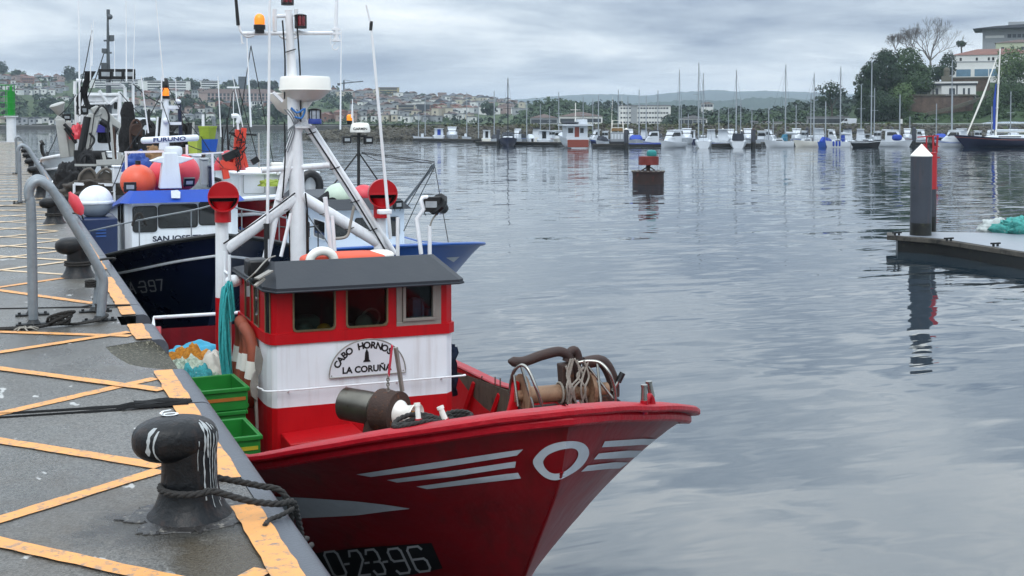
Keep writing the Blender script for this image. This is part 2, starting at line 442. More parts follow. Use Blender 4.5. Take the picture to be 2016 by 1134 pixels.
# expansion joints: strips of black rubber
MATS['rubber'] = pm('rubber', '0c0c0d', .7, var=.3, scale=30, bump=.003, bscale=60, spec=.15)
g = MB()
for (x0, y0), (x1, y1), w_ in (((-3, 7.46), (.93, 7.065), .03), ((-3, 7.36), (.90, 6.985), .022), ((-3, 12.0), (.93, 10.93), .03), ((-3, 25.2), (.93, 24.4), .05), ((-3, 40), (.93, 39), .06)):
    n = 60; G = []
    for i in range(n + 1):
        f_ = i / n; ww = w_ * (1 + .35 * mnoise.noise(V((f_ * 14, y0, 0)))) * (1.25 if x1 - f_ * 0 and f_ > .86 else .8)
        c_ = V((lerp(x0, x1, f_), lerp(y0, y1, f_), QZ + .006 + (.012 if f_ > .9 else .0)))
        G.append([c_ + V((0, -ww, -.008)), c_ + V((0, -ww * .6, 0)), c_ + V((0, 0, -.006)), c_ + V((0, ww * .6, 0)), c_ + V((0, ww, -.008))])
    g.grid(G)
struct(g.build('expansion_joint', MATS['rubber'], loc=(0, 0, 0), ang=0))
# ================================================================== quay furniture
MATS['bollard'] = pm('bollard_paint', '101215', .4, var=.3, scale=7, dirt=('24272b', .32, 9), bump=.006, bscale=25, streak=('5a4034', .25, 22), spec=.32)
MATS['bird_lime'] = pm('bird_lime', 'a4a8a8', .7, var=.12, scale=30, bump=.002)
MATS['flake'] = pm('flaked_paint', '2f2d2c', .35, var=.5, scale=30, dirt=('8f897e', .40, 26), bump=.01, bscale=40)
MATS['rope_dark'] = pm('rope_dark', '2c2a28', .85, var=.35, scale=60, dirt=('6e675d', .32, 90), bump=.003, bscale=200)
MATS['galv'] = pm('galvanised', '868d92', .38, metal=.35, var=.18, scale=16, dirt=('b9bdbf', .28, 26), bump=.001, streak=('8e6a50', .25, 30))
MATS['steel_dark'] = pm('dark_steel', '2b2d2e', .5, metal=.4, var=.25, scale=20)
MATS['white_mark'] = pm('white_mark', 'e4e6e6', .5, var=.06)
def rope(mb, pts, r, lay=None, mi=0, k=8, sm=True):
    """three strands laid round each other"""
    if sm: pts = smooth_pts(pts, k)
    lay = lay or r * 7
    seg = r * 1.1; dense = [V(pts[0])]; acc = 0
    for a, b in zip(pts, pts[1:]):
        L = (b - a).length; n = max(1, int(L / seg))
        for i in range(1, n + 1): dense.append(a.lerp(b, i / n))
    s = 0; fr = []; prev = None
    for i, p in enumerate(dense):
        tv = (dense[min(i + 1, len(dense) - 1)] - dense[max(i - 1, 0)])
        tv = tv.normalized() if tv.length > 1e-9 else V((0, 0, 1))
        a = tv.orthogonal().normalized() if prev is None else (prev - tv * prev.dot(tv)).normalized()
        prev = a; fr.append((p, a, a.cross(tv), s))
        if i + 1 < len(dense): s += (dense[i + 1] - p).length
    for st in range(3):
        path = [p + (a * math.cos(2 * math.pi * (q / lay + st / 3)) + b * math.sin(2 * math.pi * (q / lay + st / 3))) * r * .5 for p, a, b, q in fr]
        mb.tube(path, r * .58, 6, mi=mi)
    return mb
def superell(mb, c, hx_, hy, hz, e1=.75, e2=.8, n=36, k=18, mi=0):
    def sg(x, p): return math.copysign(abs(x) ** p, x)
    G = []
    for j in range(n):
        u = 2 * math.pi * j / n; row = []
        for i in range(k + 1):
            v = math.pi * (i / k - .5); cv = sg(math.cos(v), e1)
            row.append(V(c) + V((hx_ * cv * sg(math.cos(u), e2), hy * cv * sg(math.sin(u), e2), hz * sg(math.sin(v), e1))))
        G.append(row)
    return mb.grid(G, mi, closed_u=True)
def make_bollard(label, group, loc, near=False):
    t = thing('mooring_bollard', label, 'bollard', loc, group)
    g = MB()
    g.lathe([(.175, 0), (.168, .012), (.148, .035), (.130, .07), (.118, .11), (.111, .16), (.109, .25), (.112, .29), (.10, .34)], (0, 0, 0), n=40)
    g.build('post', MATS['bollard'], t, local=True, ang=50)
    g = MB(); superell(g, (-.054, 0, .322), .170, .124, .090, .8, .85)
    g.build('cap', MATS['bollard'], t, local=True, ang=60)
    return t
bol0 = make_bollard('large black bollard with white numeral and bird streaks in the foreground', 'mooring bollards along the quay edge', (.65, 5.02, QZ))
# numeral painted on top, lime runs, crust round the foot
g = MB(); c = V((-.07, .03, .4155))
pts = [c + V((.028 * math.cos(q), .022 * math.sin(q), 0)) for q in [math.radians(a) for a in range(0, 360, 24)]]
def flatline(mb, pts, wd, closed=False, zoff=0):
    G = []; n = len(pts)
    for i, p in enumerate(pts):
        d = pts[(i + 1) % n] - pts[i - 1] if closed else pts[min(i + 1, n - 1)] - pts[max(i - 1, 0)]
        q = V((-d.y, d.x, 0)).normalized() * wd / 2; G.append([p - q, p + q])
    if closed: G.append(G[0])
    mb.grid(G)
flatline(g, pts, .011, True)
flatline(g, [c + V((-.028, -.0, .0)), c + V((-.034, .03, 0)), c + V((-.02, .062, 0)), c + V((.012, .075, 0))], .011)
g.build('numeral', MATS['white_mark'], bol0, local=True, ang=0)
tmp = MB()
for ch in bol0.children:
    if ch.name.split('.')[0] in ('post', 'cap'): tmp.add([v.co for v in ch.data.vertices], [tuple(p.vertices) for p in ch.data.polygons])
bvb = BVHTree.FromPolygons([V(v) for v in tmp.v], tmp.f)
def on_bol(q, z):
    d = V((math.cos(q), math.sin(q), 0)); h, nn, i_, ds = bvb.ray_cast(V((0, 0, z)) + d * .6, -d)
    return None if h is None else h + d * .0025
g = MB()
for a0, w_, z0, z1 in ((-66, .018, .395, .09), (-58, .024, .40, .25), (-52, .010, .39, .03), (-44, .014, .39, .12), (-36, .009, .38, .05), (-30, .013, .35, .07), (-22, .010, .385, .16), (-150, .020, .39, .27), (-143, .010, .38, .25), (-80, .006, .33, .20), (-14, .010, .37, .22)):
    L, G = [], []; n = 40
    for i in range(n + 1):
        z = lerp(z0, z1, i / n); ww = w_ * (1 - .55 * i / n) * (.5 + .8 * mnoise.noise(V((z * 38, a0, 1)))) / .115; q = math.radians(a0) + .05 * mnoise.noise(V((z * 14, a0, 7)))
        if ww < .012: 
            if len(G) > 1: g.grid(G)
            G = []; continue
        r_ = [on_bol(q + (k - 1) * ww / 2, z) for k in range(3)]
        if all(x is not None for x in r_): G.append(r_)
    if len(G) > 1: g.grid(G)
g.build('lime_streaks', MATS['bird_lime'], bol0, local=True, ang=60)
g = MB(); n = 90; G = []
for i in range(n):
    q = 2 * math.pi * i / n; e = 1 + .30 * mnoise.noise(V((math.cos(q) * 2.2, math.sin(q) * 2.2, 1))) + .16 * mnoise.noise(V((math.cos(q) * 11, math.sin(q) * 11, 1)))
    G.append([V((math.cos(q) * r_, math.sin(q) * r_ * .9, z)) for r_, z in ((.165, .010), (.18, .010 + .004 * mnoise.noise(V((q * 9, 1, 0)))), (.20 * (1 + (e - 1) * .5), .008 + .004 * mnoise.noise(V((q * 13, 2, 0)))), (.235 * e, .005), (.238 * e, .001))])
g.grid(G, closed_u=True); g.build('paint_crust', MATS['flake'], bol0, local=True, ang=30)
blabels = ['second bollard along the quay, seen through the nearest handrail', 'third bollard from the viewer, beside the white globe buoy',
           'fourth bollard back along the quay edge', 'fifth bollard back, small, near the second pair of handrails', 'sixth bollard back along the quay, small and dark',
           'seventh bollard back, close to the white skiff bow', 'eighth bollard back along the quay, very small', 'farthest bollard near the green light post']
for lab, (x, y) in zip(blabels, ((.62, 13.22), (.61, 20.27), (.58, 27.23), (.6, 34.3), (.6, 41.5), (.6, 49), (.6, 57), (.6, 66))):
    o = thing('mooring_bollard', lab, 'bollard', (x, y, QZ), 'mooring bollards along the quay edge')
    for ch in bol0.children:
        if ch.name.split('.')[0] in ('post', 'cap'): c = ch.copy(); COL.objects.link(c); c.parent = o
# mooring rope on the near bollard
zc = QZ + .135; bx, by = .66, 4.98
def ring(a0, a1, r, z, k=10): return [V((bx + r * math.cos(math.radians(lerp(a0, a1, i / k))), by + r * math.sin(math.radians(lerp(a0, a1, i / k))), z)) for i in range(k + 1)]
g = MB()
path = [V((1.35, 5.9, 2.2)), V((1.16, 5.2, 2.45)), V((1.085, 5.0, QZ - .05)), V((1.05, 4.93, QZ + .035)), V((.98, 4.88, QZ + .05)), V((.86, 4.85, QZ + .085))] + ring(-62, -300, .128, zc) + \
       [V((.84, 5.10, QZ + .10)), V((.95, 5.12, QZ + .06)), V((1.035, 5.10, QZ + .035)), V((1.085, 5.12, QZ - .06)), V((1.12, 5.3, 2.45)), V((1.35, 6.0, 2.2))]
rope(g, path, .014)
tag(g.build('mooring_rope', MATS['rope_dark'], loc=(bx, by, QZ), ang=60), 'dark twisted mooring rope looped round the foreground bollard', 'rope')
g = MB(); rope(g, [V((1.04, 4.86, QZ + .03)), V((.98, 4.83, QZ + .018)), V((.93, 4.80, QZ + .016)), V((.90, 4.74, QZ + .016))], .010)
tag(g.build('rope_tail', MATS['rope_dark'], loc=(.95, 4.8, QZ), ang=60), 'short frayed black rope end lying on the quay edge below the loop', 'rope')
for (x, y), tgt, lab in (((.62, 13.22), (1.35, 18.6, 2.25), 'rope loop round the second bollard leading to the navy boat'), ((.61, 20.27), (1.3, 24.5, 2.2), 'rope round the third bollard leading to the navy boat stern')):
    g = MB(); bx, by = x, y
    for z_, r_ in ((QZ + .13, .128), (QZ + .155, .126)): rope(g, ring(0, 360, r_, z_, 24), .013, sm=False)
    rope(g, [V((x + .1, y + .08, QZ + .14)), V((.95, y + .7, QZ + .10)), V((1.08, y + 1.4, QZ + .02)), V(tgt)], .013)
    tag(g.build('mooring_rope', MATS['rope_dark'], loc=(x, y, QZ), ang=60), lab, 'rope')
# ladder handrails
def rail_path(y):
    px = [(66, 641), (62, 420), (57, 388), (62, 366), (78, 357), (97, 369), (112, 388), (186, 512), (199, 538), (204, 562), (196, 641)]
    return smooth_pts([P(a, b, y=y) for a, b in px], 5)
def make_rail(y, label, group):
    t = thing('ladder_handrail', label, 'handrail', (.14, y, QZ), group)
    p = rail_path(10.22); p = [V((q.x, y, q.z)) for q in p]; p[0].z = QZ + .005; p[-1].z = QZ + .005
    g = MB(); g.tube(p, .036, 14); g.build('rail', MATS['galv'], t, ang=60)
    for q in (p[0], p[-1]):
        g = MB(); g.box((q.x, q.y, QZ + .009), (.26, .07, .012)); 
        for s in (-.1, .1): g.cyl((q.x + s, q.y, QZ + .012), (q.x + s, q.y, QZ + .03), .013, n=6)
        g.lathe([(.055, 0), (.04, .02), (.037, .03)], (q.x, q.y, QZ + .015), n=14)
        g.build('base_plate', MATS['steel_dark'], t, ang=30)
    return t
hr = make_rail(10.22, 'tall bent galvanised handrail nearest the viewer above the ladder gap', 'ladder handrails on the quay')
for y, lab in ((10.73, 'galvanised handrail just behind the nearest one, only its lower leg clear'), (25.3, 'near rail of the middle pair of bent handrails'), (25.85, 'far rail of the middle pair of bent handrails'),
               (39.5, 'near rail of the farthest pair of bent handrails'), (40.1, 'rearmost handrail at the far end of the quay')):
    c = copy_tree(hr); c.location.y = y; c['label'] = lab
# tangled cables and cords by the handrail
g = MB(); z = QZ + .012
random.seed(3)
pts = [V((-2.5, 10.1, z)), V((-.1, 10.02, z)), V((.1, 10.0, z)), V((.3, 10.05, z + .01)), V((.45, 10.08, z)), V((.62, 10.1, z + .02)), V((.70, 10.3, z + .02)), V((.66, 10.6, z)), V((.62, 10.75, z + .1))]
rope(g, pts, .012)
rope(g, [p + V((.02, .05 * math.sin(i), .004)) for i, p in enumerate(pts[:6])], .009)
c = V((.34, 10.0, QZ))
for i in range(5):
    rr = .05 + .012 * i
    rope(g, [c + V((rr * math.cos(q + i), .5 * rr * math.sin(q + i), .03 + .045 * abs(math.sin(q * .5 + i)) * (1 + .3 * i))) for q in [k * .7 for k in range(10)]], .011)
for k in range(3): rope(g, [V((.60 + .04 * math.cos(q), 10.73 + .04 * math.sin(q), QZ + .22 + .02 * k)) for q in [j * .7 for j in range(10)]], .010)
tag(g.build('rope_tangle', MATS['rope_dark'], loc=(.3, 10, QZ), ang=60), 'black cord knotted on the quay at the foot of the nearest handrail', 'rope')
g = MB()
for i in range(7):
    q = .9 * i; g.tube(smooth_pts([V((.09, 10.0, QZ + .012)), V((.09 + .05 * math.cos(q), 9.97 + .05 * math.sin(q), QZ + .025)), V((.09 + .09 * math.cos(q + .3), 9.96 + .08 * math.sin(q + .3), QZ + .008))], 4), .006, 5)
tag(g.build('frayed_rope_end', pm('rope_pale', '8f8a80', .9, var=.25, scale=60), loc=(.09, 10, QZ)), 'pale frayed rope end at the base of the tall handrail', 'rope')
# torn rubber flap on the near joint
g = MB(); G = []
for i in range(14):
    f_ = i / 13; G.append([V((.62 + .30 * f_, 7.10 - .035 * f_ + dy * (1 + .25 * mnoise.noise(V((f_ * 6, dy * 90, 0)))), QZ + .016 + .005 * math.sin(f_ * 9 + dy * 40) * (.5 + f_))) for dy in (-.06, -.03, 0, .035, .07)])
g.grid(G); tag(g.build('rubber_flap', MATS['rubber'], loc=(.8, 7.1, QZ)), 'torn black rubber flap lying on the joint across the orange band', 'rubber strip')
# green entrance light at the quay end
M_green = pm('green_paint', '0a8f2a', .4, var=.12, scale=3); M_wht = pm('white_paint', 'd9dde0', .4, var=.06, scale=3, dirt=('9a9c98', .2, 5))
cx, cy = P(22, 238, y=99).x, 99
t = thing('light_post', 'green and white lattice harbour light at the far end of the quay', 'light post', (cx, cy, QZ))
g = MB(); g.cyl((cx, cy, QZ), (cx, cy, 4.65), .34, n=20); g.cyl((cx, cy, 4.6), (cx, cy, 4.68), .5, n=20); g.build('column', M_wht, t)
g = MB(); g.cyl((cx, cy, 4.68), (cx, cy, 6.5), .26, n=20); g.cyl((cx, cy, 6.5), (cx, cy, 6.9), .1, n=10); g.build('lamp_body', M_green, t)
g = MB()
for a in range(8):
    q = a * math.pi / 4; x = cx - .35 + .62 * math.cos(q); y = cy + .62 * math.sin(q); g.cyl((x, y, 4.7), (x, y, 7.0), .028, n=6)
for z in (4.75, 5.2, 5.65, 6.1, 6.55, 6.98): g.tube([V((cx - .35 + .62 * math.cos(a * math.pi / 8), cy + .62 * math.sin(a * math.pi / 8), z)) for a in range(16)], .025, 6, closed=True)
g.build('cage', M_green, t)
# ================================================================== hull builder (bow at local origin, aft = +y)
class Hull:
    def __init__(s, L, B, sheer, stem, zk=-.6, Dt=1.45, Dw=5.0, M=None, prof=None, taper=.14, aft_lift=0):
        s.L, s.B, s.sheer, s.stem, s.zk, s.Dt, s.Dw, s.M, s.taper = L, B, sheer, stem, zk, Dt, Dw, M or Matrix.Identity(4), taper
        s.prof = prof or [(0, 1), (.15, .975), (.4, .90), (.62, .80), (.85, .50), (1, .03)]
    def pt(s, u, sv, side, inset=0.0, dz=0.0, local=False):
        z = lerp(interp(s.sheer, u * s.L), s.zk, sv); ds = interp(s.stem, z)
        d = ds + u * (s.L - ds); D = s.Dt + (s.Dw - s.Dt) * sv ** .75
        k = 1 - min(1, (d - ds + inset * 0) / D)
        b = s.B * interp(s.prof, sv) * (1 - k * k)
        if d > s.L * .55: b *= 1 - s.taper * ((d - s.L * .55) / (s.L * .45)) ** 2
        b = max(0, b - inset * min(1, (d - ds) / .25))
        v = V((side * b, d + (inset if u < 1e-6 else 0), z + dz))
        if inset: v.y = max(v.y, inset * 1.2)
        return v if local else s.M @ v
    def us(s, n=44): return [(i / n) ** 1.9 for i in range(n + 1)]
    def shell(s, mb, n=44, m=16, s0=0.0, s1=1.0):
        us = s.us(n); sv = [lerp(s0, s1, j / m) for j in range(m + 1)]
        for side in (-1, 1): mb.grid([[s.pt(u, q, side) for q in sv] for u in us], 0)
        mb.add([s.pt(1, q, -1) for q in sv] + [s.pt(1, q, 1) for q in reversed(sv)], [tuple(range(2 * len(sv)))])
        return mb
    def line(s, sv=0.0, dz=0, out=0.0, n=44, u0=0.0, u1=1.0, sides=(-1, 1)):
        """polyline along the hull at height fraction sv, from stern port round the bow to stern starboard"""
        us = [lerp(u0, u1, (i / n) ** 1.7) for i in range(n + 1)]
        P_ = [s.pt(u, sv, -1, -out if u > 0 else 0, dz) for u in reversed(us)] if -1 in sides else []
        S_ = [s.pt(u, sv, 1, -out if u > 0 else 0, dz) for u in us] if 1 in sides else []
        if P_ and S_: S_ = S_[1:]
        return P_ + S_
    def at_z(s, u, z, side, inset=0.0, local=False):
        zs = interp(s.sheer, u * s.L); sv = max(0, min(1, (zs - z) / (zs - s.zk)))
        return s.pt(u, sv, side, inset, local=local)
    def deck(s, mb, zf, inset=.07, n=30, u0=0.0, u1=1.0):
        us = [lerp(u0, u1, (i / n) ** 1.6) for i in range(n + 1)]
        G = []
        for u in us:
            row = []; z = zf(u * s.L)
            a = s.at_z(u, z, -1, inset, True); b = s.at_z(u, z, 1, inset, True)
            for k in range(7): row.append(s.M @ V((lerp(a.x, b.x, k / 6), a.y, z + .04 * (1 - (k / 3 - 1) ** 2))))
            G.append(row)
        return mb.grid(G)
    def bulwark(s, mb, zf, inset=.06, n=44):
        """inner face of the bulwark, gunwale down to the deck, plus the flat cap"""
        for side in (-1, 1):
            G = []
            for u in s.us(n):
                zl = min(zf(u * s.L) - .02, interp(s.sheer, u * s.L) - .03); zs = interp(s.sheer, u * s.L)
                G.append([s.pt(u, 0, side)] + [s.at_z(u, lerp(zs, zl, k / 4), side, inset) for k in range(5)])
            mb.grid(G)
        return mb
    def bvh(s, n=90, m=50):
        mb = MB(); s.shell(mb, n, m); return BVHTree.FromPolygons([V(v) for v in mb.v], mb.f)
def sweep_rail(mb, line, prof, mi=0):
    """rail of constant section (outward, up) carried round the gunwale"""
    G = []; n = len(line)
    for i, p in enumerate(line):
        d = (line[min(i + 1, n - 1)] - line[max(i - 1, 0)]); d.z = 0; d.normalize(); o = V((d.y, -d.x, 0))
        G.append([p + o * a + V((0, 0, z)) for a, z in prof + prof[:1]])
    mb.grid(G, mi); mb.add(G[0][:-1], [tuple(range(len(prof)))]); mb.add(G[-1][:-1], [tuple(range(len(prof)))]); return mb
def decal_pt(bvh, px, py, off=.004):
    r = ray(px, py).normalized(); h, nrm, i, d = bvh.ray_cast(CAMP, r)
    if h is None: return None
    if nrm.dot(r) > 0: nrm = -nrm
    return h + nrm * off
def decal_strip(mb, bvh, top, bot, n=24, off=.004, k=3):
    """painted band between two pixel polylines"""
    def samp(pl, f):
        L = [0]
        for a, b in zip(pl, pl[1:]): L.append(L[-1] + math.hypot(b[0] - a[0], b[1] - a[1]))
        q = f * L[-1]
        for i in range(len(pl) - 1):
            if q <= L[i + 1] + 1e-9:
                g = (q - L[i]) / max(1e-9, L[i + 1] - L[i]); return (lerp(pl[i][0], pl[i + 1][0], g), lerp(pl[i][1], pl[i + 1][1], g))
    G = []
    for i in range(n + 1):
        a = samp(top, i / n); b = samp(bot, i / n)
        row = [decal_pt(bvh, lerp(a[0], b[0], j / k), lerp(a[1], b[1], j / k), off) for j in range(k + 1)]
        if all(q is not None for q in row): G.append(row)
    if len(G) > 1: mb.grid(G)
def decal_stroke(mb, bvh, pts, wd, off=.006):
    for a, b in zip(pts, pts[1:]):
        L = math.hypot(b[0] - a[0], b[1] - a[1]); 
        if L < .01: continue
        nx, ny = -(b[1] - a[1]) / L * wd / 2, (b[0] - a[0]) / L * wd / 2; ex, ey = (b[0] - a[0]) / L * wd * .45, (b[1] - a[1]) / L * wd * .45
        A = (a[0] - ex, a[1] - ey); B = (b[0] + ex, b[1] + ey)
        decal_strip(mb, bvh, [(A[0] + nx, A[1] + ny), (B[0] + nx, B[1] + ny)], [(A[0] - nx, A[1] - ny), (B[0] - nx, B[1] - ny)], 6, off, 1)
GLY = {'0': [(.15, 0), (.85, 0), (1, .12), (1, .88), (.85, 1), (.15, 1), (0, .88), (0, .12), (.15, 0)],
       'C': [(1, .2), (.85, 0), (.15, 0), (0, .12), (0, .88), (.15, 1), (.85, 1), (1, .8)],
       '2': [(0, .2), (.15, 0), (.85, 0), (1, .15), (1, .4), (0, 1), (1, 1)],
       '3': [(0, .15), (.15, 0), (.85, 0), (1, .15), (1, .4), (.85, .5), (.4, .5), (.85, .5), (1, .6), (1, .85), (.85, 1), (.15, 1), (0, .85)],
       '9': [(1, .5), (.15, .5), (0, .4), (0, .12), (.15, 0), (.85, 0), (1, .12), (1, .88), (.85, 1), (.15, 1), (0, .88)],
       '6': [(1, .12), (.85, 0), (.15, 0), (0, .12), (0, .88), (.15, 1), (.85, 1), (1, .88), (1, .6), (.85, .5), (0, .5)],
       '7': [(0, 0), (1, 0), (.4, 1)], '-': [(.2, .5), (.8, .5)], 'A': [(0, 1), (.5, 0), (1, 1), (.8, .62), (.2, .62)]}
def rounded_rect(w, h, r, n=5, ox=0, oy=0):
    out = []
    for cx, cy, a0 in ((w / 2 - r, h / 2 - r, 0), (-w / 2 + r, h / 2 - r, 90), (-w / 2 + r, -h / 2 + r, 180), (w / 2 - r, -h / 2 + r, 270)):
        for i in range(n + 1):
            q = math.radians(a0 + 90 * i / n); out.append((ox + cx + r * math.cos(q), oy + cy + r * math.sin(q)))
    return out
MATS['hull_red'] = pm('hull_red', '7a0610', .4, var=.2, scale=2.5, dirt=('5a090f', .32, 2.2), bump=.014, bscale=2.4, spec=.4, streak=('3a1710', .5, 6))
MATS['rail_red'] = pm('rail_red', 'a2091b', .42, var=.18, scale=8, dirt=('28307a', .27, 11), bump=.008, bscale=18, spec=.35)
MATS['house_red'] = pm('house_red', 'b40814', .45, var=.1, scale=3, dirt=('860d18', .28, 4), bump=.002, bscale=9, spec=.3, streak=('5c1214', .28, 12))
MATS['house_white'] = pm('house_white', 'e4e8ec', .4, var=.05, scale=3, dirt=('b9bdbd', .22, 3), bump=.002, bscale=7, streak=('8e7660', .3, 9))
MATS['white_tube'] = pm('white_tube', 'e6e8ea', .4, var=.06, scale=8, dirt=('b08a6c', .13, 11), bump=.001, streak=('9b7d63', .25, 16))
MATS['mark_grey'] = pm('mark_grey', 'b9bec4', .45, var=.1, scale=12, dirt=('8a7c7c', .18, 18))
MATS['roof_grey'] = pm('roof_grey', '23282f', .55, var=.12, scale=3, dirt=('363c45', .28, 5), bump=.002, bscale=20)
MATS['deck'] = pm('deck_paint', '4a2320', .7, var=.3, scale=6, dirt=('2b2622', .40, 5), bump=.004)
MATS['rust'] = pm('rusty_iron', '3a2820', .75, var=.4, scale=14, dirt=('7e4a26', .36, 18), bump=.006, bscale=45)
MATS['rust_roll'] = pm('rusty_roller', '8c7058', .6, var=.25, scale=8, metal=.25, dirt=('5d3722', .42, 11), bump=.003, bscale=60)
MATS['stainless'] = pm('stainless', '9b9a94', .24, metal=.9, var=.15, scale=8, rvar=.08)
MATS['black'] = pm('black_plastic', '0f1012', .4, var=.2, scale=12)
MATS['cowl_red'] = pm('cowl_red', 'b00c18', .35, var=.1, scale=6, coat=.1, dirt=('8f1018', .2, 8))
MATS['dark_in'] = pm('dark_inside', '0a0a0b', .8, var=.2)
MATS['alu'] = pm('aluminium_frame', '8f8b83', .45, metal=.3, var=.1, scale=10)
MATS['gasket'] = pm('window_gasket', '17181a', .5)
MATS['teal'] = pm('rope_teal', '3aa7a8', .8, var=.25, scale=30, bump=.002, bscale=150)
def clear_glass(name, k=.72, tint=(.55, .62, .6)):
    if name in MATS: return MATS[name]
    m = bpy.data.materials.new(name); m.use_nodes = True; m.node_tree.nodes.clear(); t = NT(m.node_tree)
    o = t.n('OutputMaterial'); tr = t.n('BsdfTransparent'); tr.inputs[0].default_value = col4(tint); gl = t.n('BsdfGlossy'); gl.inputs['Roughness'].default_value = .03
    fr = t.n('Fresnel'); fr.inputs[0].default_value = 1.5; mx = t.n('MixShader'); t.l(t.math('MULTIPLY_ADD', fr.outputs[0], .28, .01), mx.inputs[0]); t.l(tr.outputs[0], mx.inputs[1]); t.l(gl.outputs[0], mx.inputs[2]); t.l(mx.outputs[0], o.inputs[0])
    MATS[name] = m; return m
clear_glass('cabin_glass')
def cowl(mb, c, r, face, depth=.16, mi=(0, 1)):
    """ventilator head: drum with its mouth towards 'face', upper half covered by a visor"""
    c = V(c); f = V(face).normalized(); up = V((0, 0, 1)); rt = f.cross(up).normalized()
    mb.lathe([(r * .55, -depth * 1.05), (r * .9, -depth * .75), (r, -depth * .3), (r, depth * .45), (r * .93, depth * .45), (r * .9, -depth * .1)], c, f, 28, mi[0])
    mb.lathe([(.0001, -depth * .1), (r * .9, -depth * .09)], c, f, 28, mi[1])
    pts = [V((0, 0, 0))]; G = []
    for i in range(13):
        q = math.pi * i / 12; G.append([c + f * (depth * .47) + rt * (r * .95 * math.cos(q)) + up * (r * .95 * math.sin(q)), c + f * (depth * .40) + rt * (r * .95 * math.cos(q)) + up * 0])
    mb.grid(G, mi[0])
    mb.bar(c + f * (depth * .42) - rt * r * .93, c + f * (depth * .42) + rt * r * .93, .015, .02, mi[0])
# ================================================================== red fishing boat in the foreground
RB = thing('fishing_boat', 'red and white fishing boat with dark grey wheelhouse roof moored in the foreground', 'fishing boat', (3.0, 10.5, 0))
sheer = [(0, 2.6), (.19, 2.54), (.36, 2.47), (.6, 2.38), (.8, 2.3), (1.05, 2.2), (1.4, 2.09), (2, 1.94), (3, 1.76), (5, 1.56), (7, 1.55), (9, 1.78)]
stem = [(-.7, 2.7), (0, 2.0), (.6, 1.42), (1.4, .68), (2.13, .15), (2.6, 0)]
H = Hull(8.9, 1.66, sheer, stem, -.6, 1.45, 5.2, Matrix.Translation((3.0, 6.4, 0)))
g = MB(); H.shell(g, 60, 24); hull = g.build('hull', MATS['hull_red'], RB, ang=30)
zdeck = lambda d: interp([(0, 2.25), (1.2, 1.85), (2.0, 1.2), (9, 1.0)], d)
g = MB(); H.bulwark(g, zdeck); g.build('bulwark', MATS['house_red'], RB, ang=40)
g = MB(); H.deck(g, zdeck, .05); g.build('deck', MATS['deck'], RB)
g = MB(); ln = H.line(0, 0, 0, n=70)
for i, p in enumerate(ln): p.z += .004 * mnoise.noise(V((p.x * 2.5, p.y * 2.5, 3)))
sweep_rail(g, ln, [(-.09, .020), (-.08, .032), (.028, .032), (.045, .020), (.047, -.004), (.036, -.018), (-.05, -.02)]); rl = g.build('cap_rail', MATS['rail_red'], RB, ang=35)
g = MB(); sweep_rail(g, H.line(.012, 0, 0, n=70), [(-.03, .022), (.034, .020), (.046, .004), (.046, -.026), (.03, -.042), (-.03, -.044)]); g.build('rub_rail', MATS['rail_red'], RB, ang=35)
g = MB()
for a, b_, k in ((.9, .985, 0), (0.8, .88, 1)):
    pass
bv = H.bvh()
g = MB(); g.tube(H.line(.44, 0, .003, n=50), .006, 5); g.build('weld_seam', MATS['hull_red'], RB)
# winged emblem on the bow
g = MB()
for top, bot in (([(702, 933), (852, 910), (1000, 888), (1030, 884)], [(730, 938), (860, 921), (1000, 899), (1018, 896)]),
                 ([(762, 944), (880, 928), (1000, 910), (1016, 908)], [(782, 949), (890, 938), (1000, 921), (1014, 920)]),
                 ([(820, 957), (910, 944), (1000, 932), (1020, 930)], [(841, 962), (920, 953), (1000, 944), (1026, 941)]),
                 ([(1190, 868), (1265, 863), (1335, 864)], [(1184, 880), (1265, 875), (1317, 877)]),
                 ([(1178, 892), (1239, 886), (1296, 887)], [(1168, 904), (1239, 900), (1280, 899)]),
                 ([(1156, 916), (1210, 909), (1254, 910)], [(1143, 928), (1200, 922), (1235, 921)])):
    decal_strip(g, bv, top, bot, 30)
Z6 = lambda p: (860 + p[0] / 2.296, 640 + p[1] / 2.296)
outer = [(435, 620), (450, 588), (490, 552), (545, 530), (612, 523), (660, 534), (684, 562), (681, 597), (650, 640), (600, 675), (545, 699), (500, 692), (460, 662)]
inner = [(482, 612), (500, 588), (530, 572), (565, 561), (610, 556), (634, 568), (634, 597), (608, 635), (572, 662), (538, 670), (512, 664), (495, 650), (484, 632)]
o_ = smooth_pts([V((*Z6(p), 0)) for p in outer], 16, True); i_ = smooth_pts([V((*Z6(p), 0)) for p in inner], 16, True)
G = []
for a, b_ in zip(o_ + o_[:1], i_ + i_[:1]): G.append([decal_pt(bv, lerp(a.x, b_.x, k / 3), lerp(a.y, b_.y, k / 3)) for k in range(4)])
g.grid(G); g.build('bow_emblem', MATS['mark_grey'], hull, ang=0)
g = MB(); decal_strip(g, bv, [(500, 975), (600, 979), (700, 986), (760, 993), (806, 1000)], [(500, 1020), (600, 1019), (700, 1014), (760, 1006), (806, 1001)], 30)
g.build('white_flash', MATS['mark_grey'], hull, ang=0)
g = MB(); decal_strip(g, bv, [(560, 1096), (700, 1078), (850, 1068)], [(590, 1155), (720, 1150), (872, 1118)], 20, .004)
MATS['plate_black'] = pm('plate_black', '0d0c0e', .5, var=.2); g.build('registration_panel', MATS['plate_black'], hull, ang=0)
g = MB()
